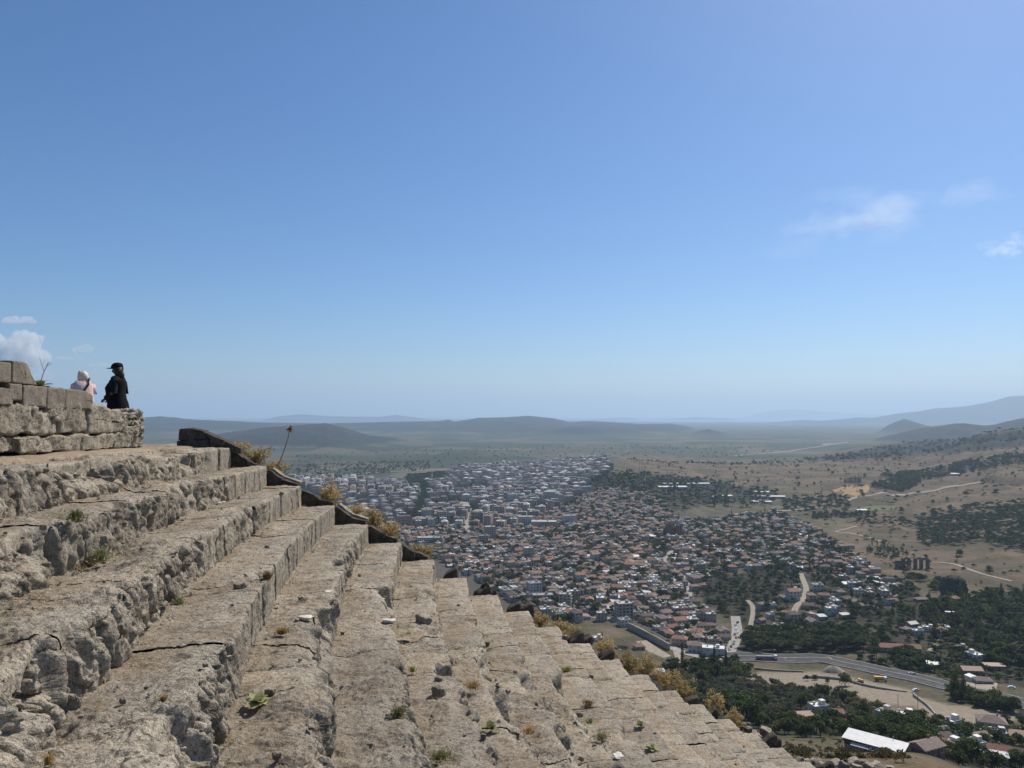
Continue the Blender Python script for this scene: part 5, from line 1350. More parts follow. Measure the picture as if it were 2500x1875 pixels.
# school with an L of orange roofs
p = at(1556, 1388, 300); o = link('school_building', None, None, p, math.radians(-14))
for nm, w, d, x, y, rz in (('wing', 34, 11, 0, 0, 0), ('wing', 22, 11, -11.5, 15, 90)):
    hb = HB(); a_, b_, _ = house_parts(w, d, 2, 'hip', 5); hb = merged([a_, b_]); link(nm, to_mesh(nm, hb, 'cream', 'orange'), o, (x, y, 0), math.radians(rz))
tag(o, 'large L-shaped building with orange hipped roofs among the small red roofs', 'building')
# mosque with dome and minaret
p = at(1042, 1183, 300); o = link('mosque', None, None, p)
hb = HB(); hb.box(-14, 14, -14, 14, -2, 9, 0); link('hall', to_mesh('hall', hb, 'white', 'silver'), o)
V, F = loft([(0, 0, 9, 11, 11, 11), (0, 0, 12, 11, 11, 11), (0, 0, 15, 10, 10, 10), (0, 0, 18, 7.5, 7.5, 7.5), (0, 0, 20, 4, 4, 4), (0, 0, 21, .3, .3, .3)]); link('dome', mesh_py('dome', V, F, True, [RM['white']]), o)
V, F = loft([(16, 0, -2, 1.6, 1.6, 1.6), (16, 0, 26, 1.4, 1.4, 1.4), (16, 0, 26.2, 2.3, 2.3, 2.3), (16, 0, 27.5, 2.3, 2.3, 2.3), (16, 0, 27.6, 1.1, 1.1, 1.1), (16, 0, 34, 1.0, 1.0, 1.0), (16, 0, 41, .05, .05, .05)], 10); link('minaret', mesh_py('minaret', V, F, True, [WM['white']]), o)
tag(o, 'white domed mosque with a slim minaret by the dark park', 'mosque')
# the brick basilica ruin: two tall broken walls and a drum
p = at(1646, 1312, 300); o = link('basilica_ruin', None, None, p, math.radians(8))
def ruin_wall(w, d, h, seed, mat):
    me = rough_block((w, d, h), seed, 16, 12, min(w, d) * .10, lambda q: np.stack([q[:, 0], q[:, 1], q[:, 2] * (1 + .22 * np.sin(q[:, 0] * 1.1 + seed) * (q[:, 2] > 0))], 1), mat, 'wall')
    return me
M_RUIN = plain('ruin_brick', (.17, .115, .085), .95, .1, .4, .4)
for x, y, w, d, h, rz in ((-8, 0, 9, 6, 22, 0), (7, 0, 9, 6, 19, 0), (0, 10, 24, 5, 16, 0), (-9, 12, 5, 20, 14, 0)):
    link('wall', ruin_wall(w, d, h + 4, int(x + 40), M_RUIN), o, (x, y, h / 2 - 2), rz)
tag(o, 'massive dark brick basilica ruin standing above the old quarter roofs', 'ruin')
# arcade of a ruined amphitheatre on the brown hillside
p = at(2235, 1388, 300); o = link('arched_ruin', None, None, p, math.radians(-6))
M_RS = plain('ruin_stone', (.21, .17, .135), .95, .1, .4, .3)
for i in range(5): link('pier', rough_block((3.4, 5, 15), 20 + i, 9, 8, .5, None, M_RS, 'pier'), o, (-15 + i * 7.5, (i % 2) * .8, 6))
for i in range(4):
    if i == 1: continue
    V, F = [], []
    for j in range(9):
        a = math.pi * j / 8
        for rr_, yy_ in ((2.2, -2.2), (4.4, -2.2), (4.4, 2.2), (2.2, 2.2)): V.append((rr_ * math.cos(a), yy_, rr_ * math.sin(a) * 1.0))
    for j in range(8):
        for q in range(4): F.append((j * 4 + q, j * 4 + 4 + q, j * 4 + 4 + (q + 1) % 4, j * 4 + (q + 1) % 4))
    link('arch', mesh_py('arch', jitter(V, .3, .5, i), F, False, [M_RS]), o, (-11.2 + i * 7.5, 0, 10.5))
link('wall', rough_block((9, 4.5, 12), 31, 10, 6, .8, None, M_RS, 'wall'), o, (-20, 1, 4))
tag(o, 'ruined arcade of dark stone piers and arches on the brown hillside', 'ruin')
# rock outcrops
M_ROCK = plain('dark_rock', (.085, .075, .06), .95, .1, .45, .25)
for px, py, w, h, lab in ((2337, 1458, 24, 20, 'big dark rock outcrop above the winding track'), (1905, 1300, 14, 6, 'low rock outcrop at the far edge of the old quarter')):
    p = at(px, py, 300)
    tag(link('rock_outcrop', rough_block((w, w * .8, h * 1.4), px, 20, 2.6, w * .07, None, M_ROCK, 'rock_outcrop'), None, (p[0], p[1] + 6, p[2] + h * .32)), lab, 'rock')

# ---- the ordinary houses and blocks, street by street
def silhouette(px): return np.interp(px, [0, 430, 570, 1000, 1500, 2000, 2010], [880, 1040, 1100, 1325, 1595, 1865, 1990])
def town_points(poly, cell, jit, ang, seed, x0=-1500, x1=2200, y0=450, y1=4200):
    g_ = np.random.default_rng(seed)
    n = int((max(x1 - x0, y1 - y0) * 1.5) / cell)
    u, v = np.meshgrid(np.arange(-n, n), np.arange(-n, n), indexing='ij')
    u = u.ravel() * cell + g_.uniform(-jit, jit, u.size); v = v.ravel() * cell * .88 + g_.uniform(-jit, jit, v.size)
    X = 300 + u * math.cos(ang) - v * math.sin(ang); Y = 1600 + u * math.sin(ang) + v * math.cos(ang)
    m = (X > x0) & (X < x1) & (Y > y0) & (Y < y1); X, Y = X[m], Y[m]
    Zg = hz(X, Y); px, py = project(np.stack([X, Y, Zg], -1))
    m = inpoly(px, py, poly) & (py < silhouette(px) + 6)
    return X[m], Y[m], Zg[m], px[m], py[m]
KEEP = [(np.array(at(q[0], q[1], 120))[:2], 8) for q in NEAR]
# streets and open places to leave free: lines in the photograph
LANES = [[(1489, 1509), (1544, 1527), (1598, 1556), (1652, 1583), (1706, 1601), (1764, 1607)], [(1771, 1603), (1793, 1567), (1798, 1538), (1790, 1500)], [(1640, 1345), (1622, 1368), (1645, 1392), (1665, 1405), (1680, 1430), (1685, 1470)], [(1400, 1500), (1489, 1509)], [(1150, 1245), (1145, 1290), (1140, 1320)],
         [(1828, 1539), (1835, 1504), (1838, 1482), (1825, 1466)], [(1936, 1504), (1946, 1479), (1961, 1463), (1968, 1438), (1961, 1416), (1955, 1400)], [(1800, 1255), (1927, 1246), (2021, 1236)]]
LANE_PTS = []
for L in LANES:
    W_ = [at(*q, 300) for q in L]
    for a_, b_ in zip(W_[:-1], W_[1:]):
        for f in np.linspace(0, 1, max(2, int(np.linalg.norm(b_ - a_) / 4))): LANE_PTS.append((a_ + (b_ - a_) * f)[:2])
LANE_PTS = np.array(LANE_PTS)
OCC = []                 # footprints taken: x, y, radius
for n_ in bpy.data.objects:
    if n_.parent is None and n_.get('category') in ('house', 'hall', 'apartment block', 'public building', 'office building', 'shed', 'building', 'mosque', 'ruin'):
        r_ = {'house': 7, 'hall': 10, 'shed': 14, 'ruin': 18, 'mosque': 20, 'building': 26}.get(n_['category'], 15)
        OCC.append((n_.location.x, n_.location.y, r_))
OCC = np.array(OCC)
def free(X, Y, lane_r=6.0):
    ok = np.ones(len(X), bool)
    for x, y, r in OCC: ok &= (X - x) ** 2 + (Y - y) ** 2 > r * r
    for i in range(0, len(LANE_PTS)): ok &= (X - LANE_PTS[i, 0]) ** 2 + (Y - LANE_PTS[i, 1]) ** 2 > lane_r ** 2
    return ok
g_ = np.random.default_rng(77)
# house variants
VAR = []
walls_w = ['white', 'cream', 'grey', 'pink', 'beige', 'stone', 'white', 'beige']
for i in range(46):
    rr = random.Random(i * 13 + 1)
    kind = rr.choices(['hip', 'gable', 'flat', 'shed'], [.40, .24, .22, .14])[0]
    rc = rr.choice(['terracotta', 'terracotta', 'orange', 'brown', 'faded', 'faded', 'brown']) if kind in ('hip', 'gable') else (rr.choice(['grey', 'grey', 'grey', 'pale', 'dark', 'white']) if kind == 'flat' else rr.choice(['white', 'silver', 'rusty', 'grey']))
    st_ = rr.choices([1, 2, 3], [.45, .45, .10])[0] if kind != 'shed' else 1
    w, d = rr.uniform(8, 13.5), rr.uniform(7, 10)
    wc = rr.choice(walls_w)
    a_, b_, _ = house_parts(w, d, st_, kind, i)
    VAR.append((merged([a_, b_]), kind, rc, wc, st_, w, d))
VM = [to_mesh('house', v[0], v[3], v[2]) for v in VAR]
BVAR = []
for i in range(22):
    rr = random.Random(i * 7 + 3)
    w, d, st_ = rr.uniform(13, 24), rr.uniform(11, 16), rr.choice([4, 4, 5, 5, 6, 7])
    wc = rr.choice(['white', 'cream', 'beige', 'grey', 'pink', 'white', 'beige'])
    rc = rr.choice(['grey', 'pale', 'grey', 'faded', 'terracotta', 'silver', 'dark']); hb_ = block_parts(w, d, st_, i * 3 + (0 if rc in ('faded', 'terracotta') else 1))
    BVAR.append((hb_, 'flat', rc, wc, st_, w, d))
BVM = [to_mesh('apartment_block', v[0], v[3], v[2]) for v in BVAR]
NUMW = {1: 'one', 2: 'two', 3: 'three', 4: 'four', 5: 'five', 6: 'six', 7: 'seven', 8: 'eight', 9: 'nine'}

LANDMARK = {'the basilica ruin': (1646, 1312), 'the long channel wall': (1590, 1560), 'the orange school roofs': (1556, 1388), 'the road junction': (1785, 1600), 'the pale apartment tower': (1304, 1455), 'the pine grove': (1990, 1560), 'the cubic white house': (2028, 1500), 'the bare concrete block': (1523, 1510),
            'the wooded hill': (1640, 1220), 'the tree avenue': (1015, 1260), 'the broad pale tower': (1253, 1234), 'the pale public building': (1328, 1288), 'the modern white office': (1050, 1330), 'the upper street': (1650, 1395), 'the country road': (1930, 1246), 'the arched ruin': (2235, 1388), 'the dark rock': (2337, 1450),
            'the winding track': (2362, 1490), 'the long orange-roofed building': (2195, 1588), 'the white-roofed hall': (2137, 1836), 'the dry field': (2180, 1705), 'the mosque': (1042, 1183), 'the big dark pines': (1770, 1720), 'the lone terracotta cottage': (1592, 1652), 'the bare grey house': (2421, 1788)}
LMW = {k: at(*v, 150)[:2] for k, v in LANDMARK.items()}
def label_by_landmark(items, cat, group):
    """items: (object, look, x, y). Names each by its look and how close it is to something one can find"""
    buckets = {}
    for o, look, x, y in items:
        lm = min(LMW, key=lambda k: (LMW[k][0] - x) ** 2 + (LMW[k][1] - y) ** 2)
        buckets.setdefault((look, lm), []).append(((LMW[lm][0] - x) ** 2 + (LMW[lm][1] - y) ** 2, o))
    for (look, lm), L in buckets.items():
        L.sort(key=lambda q: q[0])
        for n, (_, o) in enumerate(L):
            tag(o, f'{look} nearest {lm}' if n == 0 else f'{look}, {ordn(n + 1)} nearest to {lm}', cat, group)
def place_buildings(X, Y, Zg, var, meshes, name, cat, group, limit, looks, stuff_name, stuff_label, angs):
    vi = g_.integers(0, len(var), len(X)); sc = g_.uniform(.82, 1.12, len(X))
    size = np.array([max(var[i][5], var[i][6]) for i in vi]) * sc / Y
    order_ = np.argsort(-size)
    items = []
    for j in order_[:limit]:
        v = var[vi[j]]
        o = link(name, meshes[vi[j]], None, (X[j], Y[j], Zg[j]), angs[j]); o.scale = (sc[j], sc[j], sc[j])
        items.append((o, looks(v), X[j], Y[j]))
    label_by_landmark(items, cat, group)
    rest = order_[limit:]
    Vs, Fs, Ms, off = [], [], [], 0
    mats = list(WM.values()) + list(RM.values()) + [M_WIN, M_TRIM]; wk, rk_ = list(WM), list(RM)
    cache = {}
    for j in rest:
        i = vi[j]
        if i not in cache:
            hb = var[i][0]; V = np.array(hb.V); T, Mi = [], []
            for f, m in zip(hb.F, hb.M):
                mm = wk.index(var[i][3]) if m == 0 else (len(wk) + rk_.index(var[i][2]) if m == 1 else len(wk) + len(rk_) + m - 2)
                T.append(f[:3]); Mi.append(mm)
                if len(f) == 4: T.append((f[0], f[2], f[3])); Mi.append(mm)
            cache[i] = (V, np.array(T), np.array(Mi))
        V, T, Mi = cache[i]; c, s_ = math.cos(angs[j]), math.sin(angs[j])
        q = V * sc[j]
        Vs.append(np.stack([X[j] + q[:, 0] * c - q[:, 1] * s_, Y[j] + q[:, 0] * s_ + q[:, 1] * c, Zg[j] + q[:, 2]], 1)); Fs.append(T + off); Ms.append(Mi); off += len(V)
    if len(rest):
        me = mesh_np(stuff_name, np.concatenate(Vs), np.concatenate(Fs), False, mats, np.concatenate(Ms))
        tag(link(stuff_name, me), stuff_label, None, None, 'stuff')
    return len(rest)
OLD_A = math.radians(12)
X1, Y1, Z1_, px1, py1 = town_points(OLD_TOWN, 12.6, 1.6, OLD_A, 1)
X2, Y2, Z2_, px2, py2 = town_points(SLOPE_TOWN, 21, 5, .3, 2)
k2 = g_.random(len(X2)) < .8; X2, Y2, Z2_ = X2[k2], Y2[k2], Z2_[k2]
east = (px1 > 1700) & (g_.random(len(X1)) < .25)
X3, Y3, Z3_, px3, py3 = town_points([(1900, 1262), (1990, 1290), (2080, 1335), (2160, 1385), (2240, 1450), (2340, 1470), (2350, 1550), (2440, 1580), (2440, 1640), (2330, 1600), (2230, 1560), (2180, 1500), (2100, 1420), (2000, 1340)], 24, 8, .5, 5)
k3 = g_.random(len(X3)) < .30; X3, Y3, Z3_ = X3[k3], Y3[k3], Z3_[k3]
X, Y, Zg = np.concatenate([X1[~east], X2, X3]), np.concatenate([Y1[~east], Y2, Y3]), np.concatenate([Z1_[~east], Z2_, Z3_])
keep = free(X, Y) & (g_.random(len(X)) < .78)
TREE_GAPS = (X[~keep & free(X, Y)], Y[~keep & free(X, Y)])
X, Y, Zg = X[keep], Y[keep], Zg[keep]
ang = OLD_A + .35 * np.array(vnoise(X / 120, Y / 120, 0, 4)) + g_.normal(0, .06, len(X)) + (g_.integers(0, 2, len(X)) * math.pi / 2)
n1 = place_buildings(X, Y, Zg, VAR, VM, 'house', 'house', 'houses of the old quarter', 300,
    lambda v: f"{NUMW[v[4]]}-storey {v[3]} house with {v[2]} {ROOFN[v[1]]} roof", 'distant_houses', 'dense far quarter of small tiled and flat-roofed houses', ang)
X, Y, Zg, px_, py_ = town_points(NEW_TOWN, 25, 3.5, .2, 3)
keep = free(X, Y) & ~inpoly(px_, py_, [(985, 1184), (1000, 1163), (1095, 1156), (1080, 1176), (1045, 1184), (1042, 1215), (1030, 1280), (1005, 1280), (1010, 1235), (1028, 1190)]) & ~inpoly(px_, py_, [(1040, 1230), (1130, 1222), (1160, 1226), (1140, 1245), (1050, 1245)]) & ~inpoly(px_, py_, [(1095, 1203), (1120, 1190), (1180, 1187), (1195, 1198), (1150, 1206)]) & (g_.random(len(X)) < .74)
X, Y, Zg = X[keep], Y[keep], Zg[keep]
ang = .2 + .5 * np.array(vnoise(X / 300, Y / 300, 0, 6)) + (g_.integers(0, 2, len(X)) * math.pi / 2)
n2 = place_buildings(X, Y, Zg, BVAR, BVM, 'apartment_block', 'apartment block', 'apartment blocks of the new quarter', 260,
    lambda v: f"{NUMW[v[4]]}-storey {v[3]} apartment block with {v[2]} roof", 'distant_apartment_blocks', 'mass of far pale apartment blocks at the edge of the plain', ang)
print('TOWN', len(X1), n1, len(X), n2)
# ================================================================ roads and yards
M_ASPH = plain('asphalt', (.075, .073, .073), .9, .2, .3, .3)
M_PALE = plain('pale_concrete', (.32, .295, .255), .9, .2, .25, .3)
M_DIRT = plain('pale_dirt', (.33, .28, .215), .95, .1, .25, .25)
M_PAINT = plain('road_paint', (.38, .37, .35), .8)
def road_line(pts, ymin=150, step=4.0):
    W_ = np.array([at(*q, ymin) for q in pts])
    if len(W_) > 4 and W_[:, 1].mean() > 1200:
        for _ in range(2):
            y_ = W_[:, 1].copy(); y_[1:-1] = (y_[:-2] + 2 * y_[1:-1] + y_[2:]) / 4; W_[:, 0] *= y_ / W_[:, 1]; W_[:, 1] = y_
        W_[:, 2] = hz(W_[:, 0], W_[:, 1])
    # smooth through the points
    out = []
    n = len(W_)
    for i in range(n - 1):
        p0, p1, p2, p3 = W_[max(i - 1, 0)], W_[i], W_[i + 1], W_[min(i + 2, n - 1)]
        m = max(2, int(np.linalg.norm(p2 - p1) / step))
        for f in np.linspace(0, 1, m, endpoint=(i == n - 2)):
            out.append(.5 * ((2 * p1) + (-p0 + p2) * f + (2 * p0 - 5 * p1 + 4 * p2 - p3) * f * f + (-p0 + 3 * p1 - 3 * p2 + p3) * f ** 3))
    return np.array(out)
def ribbon(C, w, off=0.0, lift=.25, nacross=5, flat=False):
    T = np.gradient(C, axis=0); T[:, 2] = 0; T /= np.linalg.norm(T, axis=1)[:, None] + 1e-9
    N = np.stack([-T[:, 1], T[:, 0], 0 * T[:, 0]], 1)
    u = np.linspace(-w / 2, w / 2, nacross) + off
    V = C[:, None, :] + N[:, None, :] * u[None, :, None]
    zz = hz(V[..., 0], V[..., 1])
    if flat:
        zc = np.maximum(hz(C[:, 0], C[:, 1]), zz.max(1)); k_ = np.ones(9) / 9
        zc = np.convolve(np.pad(zc, 4, mode='edge'), k_, mode='valid'); zz = np.repeat(zc[:, None], len(u), 1)
    V[..., 2] = zz + lift
    return V
def road(name, pts, w, mat, lift=.3, ymin=150, off=0, flat=False):
    C = road_line(pts, ymin); V = ribbon(C, w, off, lift, 5, flat)
    # edges turn down so that the road is a bed, not a sheet
    lo, hi = V[:, :1].copy(), V[:, -1:].copy(); lo[..., 2] -= 1.5 + lift; hi[..., 2] -= 1.5 + lift
    V = np.concatenate([lo, V, hi], 1)
    o = link(name, mesh_np(name, V.reshape(-1, 3), grid_faces(*V.shape[:2])[:, ::-1], False, [mat]))
    tag(o, kind='structure'); return C
MAIN = [(1764, 1609), (1815, 1607), (1895, 1611), (1950, 1612), (2006, 1612), (2069, 1622), (2148, 1639), (2243, 1660), (2338, 1684), (2401, 1697), (2500, 1722), (2620, 1750)]
C_main = road('road', MAIN, 19, M_ASPH, .5, flat=True)
for nm, off, w, mt in (('road_median', 1.2, 1.0, M_PALE), ('road_kerb', 9.9, .9, M_PALE), ('road_kerb', -9.9, .8, M_PALE)):
    V = ribbon(C_main, 19, 0, .5, 5, True); zc = V[:, 2, 2]
    V2 = ribbon(C_main, w, off, 0, 3); V2[..., 2] = zc[:, None] + .16
    lo, hi = V2[:, :1].copy(), V2[:, -1:].copy(); lo[..., 2] -= .7; hi[..., 2] -= .7
    V2 = np.concatenate([lo, V2, hi], 1)
    tag(link(nm, mesh_np(nm, V2.reshape(-1, 3), grid_faces(*V2.shape[:2])[:, ::-1], False, [mt])), kind='structure')
V = ribbon(C_main, 19, 0, .5, 5, True); zc = V[:, 2, 2]
dv, df = [], []
for i in range(0, len(C_main) - 3, 5):
    for off in (-5.5,):
        q = ribbon(C_main[i:i + 3], .35, off, 0, 2); q[..., 2] = zc[i:i + 3, None] + .006
        n_ = len(dv); dv += [tuple(q[0, 0]), tuple(q[0, 1]), tuple(q[2, 1]), tuple(q[2, 0])]; df.append((n_, n_ + 1, n_ + 2, n_ + 3))
tag(link('road_markings', mesh_py('road_markings', dv, df, False, [M_PAINT])), kind='structure')
# the walls holding the road up and the channel wall below the old quarter
def long_wall(name, pts, h, th, mat, label, cat, ymin=150, base=-1.5):
    C = road_line(pts, ymin)
    T = np.gradient(C, axis=0); T[:, 2] = 0; T /= np.linalg.norm(T, axis=1)[:, None]; N = np.stack([-T[:, 1], T[:, 0], 0 * T[:, 0]], 1)
    z = hz(C[:, 0], C[:, 1]); k_ = np.ones(7) / 7; z = np.convolve(np.pad(z, 3, mode='edge'), k_, mode='valid')
    q = []
    for s, dz in ((-.5, base), (-.5, h), (.5, h), (.5, base)):
        p = C + N * (s * th); p[:, 2] = z + dz; q.append(p)
    V = np.stack(q, 1); n = len(C); F = []
    for i in range(n - 1):
        for j in range(3): F.append((i * 4 + j, (i + 1) * 4 + j, (i + 1) * 4 + j + 1, i * 4 + j + 1))
    F += [(0, 1, 2, 3), (n * 4 - 1, n * 4 - 2, n * 4 - 3, n * 4 - 4)]
    o = link(name, mesh_py(name, V.reshape(-1, 3), F, False, [mat])); tag(o, label, cat); return o
M_WALLS = plain('rubble_masonry', (.33, .29, .235), .95, .1, .35, .5)
long_wall('channel_wall', [(1533, 1535), (1560, 1548), (1598, 1568), (1634, 1588)], 5.5, 1.2, M_WALLS, 'pale masonry wall along the dry channel below the old quarter', 'stone wall')
long_wall('field_wall', [(1960, 1657), (2000, 1656), (2060, 1662), (2110, 1675), (2160, 1684), (2215, 1690)], 1.4, .8, M_PALE, 'low pale wall between the dirt yard and the dry field', 'stone wall')
long_wall('field_wall', [(2230, 1700), (2260, 1722), (2284, 1745)], 1.4, .8, M_PALE, 'low wall running down across the dry field towards the trees', 'stone wall')
long_wall('kerb_wall', [(1842, 1634), (1900, 1639), (1960, 1641)], 1.2, .8, M_PALE, 'short concrete wall below the lorry on the road', 'stone wall')
road('street', [(1400, 1503), (1489, 1511), (1544, 1530), (1598, 1559), (1652, 1587), (1706, 1603), (1764, 1609)], 9, M_PALE, .35)
road('side_street', [(1772, 1606), (1788, 1580), (1797, 1555), (1799, 1535), (1795, 1505)], 9, M_PALE, .35)
road('dirt_track', [(1650, 1585), (1655, 1603), (1672, 1625), (1700, 1640)], 5, M_DIRT)
road('dirt_track', [(1828, 1541), (1834, 1520), (1838, 1495), (1836, 1478), (1825, 1466)], 4.5, M_DIRT)
road('dirt_track', [(1936, 1506), (1941, 1488), (1948, 1476), (1961, 1463), (1968, 1438), (1961, 1416), (1955, 1400)], 6, M_DIRT)
road('dirt_track', [(2344, 1528), (2360, 1508), (2367, 1486), (2360, 1472), (2338, 1460)], 6, M_DIRT)
road('dirt_track', [(2270, 1590), (2300, 1560), (2320, 1545), (2344, 1528)], 4, M_DIRT)
road('street', [(1640, 1345), (1622, 1368), (1645, 1392), (1665, 1405), (1680, 1430), (1685, 1470)], 6, M_PALE, .35)
road('country_road', [(1780, 1257), (1860, 1251), (1927, 1246), (1980, 1241), (2022, 1236), (2078, 1225), (2116, 1213), (2196, 1200), (2306, 1186), (2401, 1172)], 13, M_DIRT, .8)
road('highway', [(840, 1160), (900, 1156), (1000, 1149), (1100, 1144), (1180, 1141), (1260, 1137)], 16, M_PALE, 1.0)
road('highway', [(1790, 1113), (1840, 1110), (1912, 1104), (1960, 1098), (2024, 1088), (2069, 1079)], 22, M_PALE, 1.0)
road('avenue', [(1100, 1155), (1096, 1162), (1085, 1172), (1070, 1185)], 14, M_DIRT, .8)
road('street', [(1160, 1225), (1146, 1240), (1138, 1255), (1136, 1275), (1138, 1300)], 14, M_PALE, .6)
road('farm_track', [(2095, 1285), (2040, 1296), (2080, 1305), (2120, 1312), (2150, 1322)], 6, M_DIRT, .5)
road('farm_track', [(2270, 1372), (2330, 1378), (2400, 1402), (2470, 1420)], 5, M_DIRT, .5)
# yards and open ground
def yard(name, poly, mat, lift=.2, ymin=150):
    pts = np.array([at(*q, ymin) for q in poly]); c = pts.mean(0); V, F = [], []
    n = len(pts); rings = 6
    for r in range(rings + 1):
        f = r / rings
        for p in pts:
            q = c + (p - c) * max(f, .02); V.append((q[0], q[1], float(hz(q[0], q[1])) + lift - (1.2 if r == rings else 0)))
    for r in range(rings):
        for i in range(n): F.append((r * n + i, r * n + (i + 1) % n, (r + 1) * n + (i + 1) % n, (r + 1) * n + i))
    tag(link(name, mesh_py(name, V, [f[::-1] for f in F], True, [mat])), kind='structure')
yard('yard', [(1772, 1612), (1765, 1600), (1785, 1588), (1800, 1592), (1808, 1606)], M_PALE, .45)
yard('yard', [(2310, 1668), (2340, 1664), (2400, 1672), (2440, 1668), (2436, 1682), (2400, 1686), (2350, 1680)], M_DIRT, .7)
yard('dry_channel', [(1545, 1562), (1575, 1560), (1620, 1590), (1645, 1604), (1625, 1610), (1580, 1592)], M_DIRT, .25)
yard('bare_ground', [(1045, 1240), (1065, 1230), (1130, 1224), (1155, 1227), (1135, 1238), (1080, 1244)], M_DIRT, .8)
M_PLOT = plain('ploughed_field', (.12, .105, .06), .95, .1, .3, .05); M_GOLD = plain('stubble_field', (.36, .235, .115), .95, .1, .2, .05); M_GRN = plain('green_field', (.13, .15, .065), .95, .1, .25, .05)
yard('field', [(1955, 1290), (1985, 1262), (2060, 1260), (2110, 1263), (2050, 1282), (2030, 1300), (1970, 1302)], M_PLOT, .35)
yard('field', [(2030, 1195), (2060, 1185), (2120, 1183), (2125, 1198), (2090, 1212), (2050, 1212)], M_GOLD, .8)
yard('field', [(2065, 1240), (2130, 1233), (2190, 1235), (2180, 1245), (2110, 1247)], M_GRN, .7)
yard('field', [(1870, 1240), (1900, 1233), (1960, 1235), (1930, 1243)], M_GRN, .7)
yard('field', [(1850, 1192), (1930, 1184), (2010, 1183), (1990, 1197), (1900, 1203)], M_PLOT, .8)
# heaps of gravel
for px, py, w, lab in ((1916, 1612, 6, 'small pale gravel heap beside the lorry'), (2022, 1612, 9, 'larger pale gravel heap on the road works'), (2035, 1640, 16, 'long pale sand heap above the lone tree')):
    p = at(px, py, 200)
    V, F = loft([(0, 0, -.5, w / 2, w / 2.6, w / 2.6), (0, 0, w * .10, w * .36, w * .28, w * .28), (0, 0, w * .19, w * .2, w * .15, w * .15), (0, 0, w * .24, w * .03, w * .03, w * .03)])
    tag(link('gravel_heap', mesh_py('gravel_heap', jitter(V, .25, .6, px), F, True, [M_DIRT]), None, (p[0], p[1], p[2] + .4)), lab, 'gravel heap')

# ---------------------------------------------------------------- vehicles
M_TYRE = plain('tyre', (.02, .02, .02), .9); M_CARGL = NT('car_glass', .1, .5).color((.015, .02, .025)).m
def wheel_mesh(r, w):
    V, F = [], []
    for s in (-w / 2, w / 2):
        for i in range(14): a = 2 * math.pi * i / 14; V.append((r * math.cos(a), s, r * math.sin(a)))
    F = [(i, (i + 1) % 14, 14 + (i + 1) % 14, 14 + i) for i in range(14)] + [tuple(range(13, -1, -1)), tuple(range(14, 28))]
    return mesh_py('wheel', V, F, False, [M_TYRE])
WH = wheel_mesh(.33, .24); WHB = wheel_mesh(.52, .35)
def prof_body(prof, w, mat, name, inset=.12):
    """a body from a side outline, narrower at the top"""
    zs = [p[1] for p in prof]; zm, zM = min(zs), max(zs); V = []
    for s in (-1, 1):
        for x, z in prof: V.append((x, s * (w / 2 - inset * max(0, (z - zm) / (zM - zm) - .45)), z))
    n = len(prof)
    F = [(i, (i + 1) % n, n + (i + 1) % n, n + i) for i in range(n)] + [tuple(range(n - 1, -1, -1)), tuple(range(n, 2 * n))]
    return mesh_py(name, V, F, False, [mat])
carM = {}
def car_mesh(c):
    if c not in carM:
        m = plain('car_paint_' + c, {'white': (.75, .75, .74), 'silver': (.45, .46, .48), 'black': (.02, .02, .022), 'red': (.38, .03, .025), 'blue': (.05, .10, .25), 'grey': (.16, .16, .17)}[c], .3, .5, .06)
        carM[c] = (prof_body([(-2.1, .3), (-2.1, .85), (-1.5, .95), (-.9, 1.45), (.7, 1.45), (1.35, .98), (2.05, .82), (2.1, .3)], 1.75, m, 'body', .35), None)
    return carM[c][0]
GLASS = prof_body([(-1.38, .98), (-.88, 1.40), (.66, 1.40), (1.22, .99)], 1.60, M_CARGL, 'windows', .10)
def car(px, py, rot, c, label, ymin=200, dz=.5):
    p = at(px, py, ymin); o = link('parked_car' if 'parked' in label else 'car', None, None, (p[0], p[1], p[2] + dz), math.radians(rot))
    link('body', car_mesh(c), o); g2 = link('windows', GLASS, o); g2.scale = (1, 1.02, 1)
    for x in (-1.3, 1.3):
        for y in (-.8, .8): link('wheel', WH, o, (x, y, .33))
    tag(o, label, 'car', 'cars in the valley')
cols_ = ['white', 'silver', 'black', 'grey', 'white', 'red', 'blue', 'white']
for i, (px, py) in enumerate([(1777, 1596), (1781, 1588), (1785, 1581), (1791, 1574), (1793, 1566), (1797, 1559), (1794, 1551), (1801, 1546), (1798, 1538), (1796, 1528), (1801, 1522)]):
    car(px, py, 80 - i * 2, cols_[i % 8], f'{cols_[i % 8]} parked car on the side street, {ordn(i + 1)} up from the junction', 300)
for i, (px, py) in enumerate([(1496, 1511), (1507, 1514), (1519, 1519), (1547, 1531), (1562, 1539), (1580, 1549), (1600, 1560), (1716, 1604)]):
    car(px, py, -38, cols_[(i * 3 + 1) % 8], f'{cols_[(i * 3 + 1) % 8]} parked car on the street above the channel wall, {ordn(i + 1)} from its far end', 300)
car(2233, 1651, -18, 'grey', 'grey car driving on the road towards the pale yard', 200, .8)
car(2226, 1649, -18, 'silver', 'silver car just behind the grey car on the road', 200, .8)
car(2236, 1688, 10, 'white', 'white parked car at the end of the low field wall', 200, .3)
car(2404, 1668, 20, 'white', 'white parked car in the pale yard at the road end', 200, .8)
car(2470, 1682, -20, 'white', 'white parked car at the right edge beyond the pale yard', 200, .5)
def box_part(name, x0, x1, y0, y1, z0, z1, mat, parent, slope=0):
    hb = HB(); hb.box(x0, x1, y0, y1, z0, z1, 0, None, True)
    if slope: hb.V = [(x + (slope if z > (z0 + z1) / 2 and x > (x0 + x1) / 2 else 0), y, z) for x, y, z in hb.V]
    return link(name, mesh_py(name, hb.V, hb.F, False, [mat]), parent)
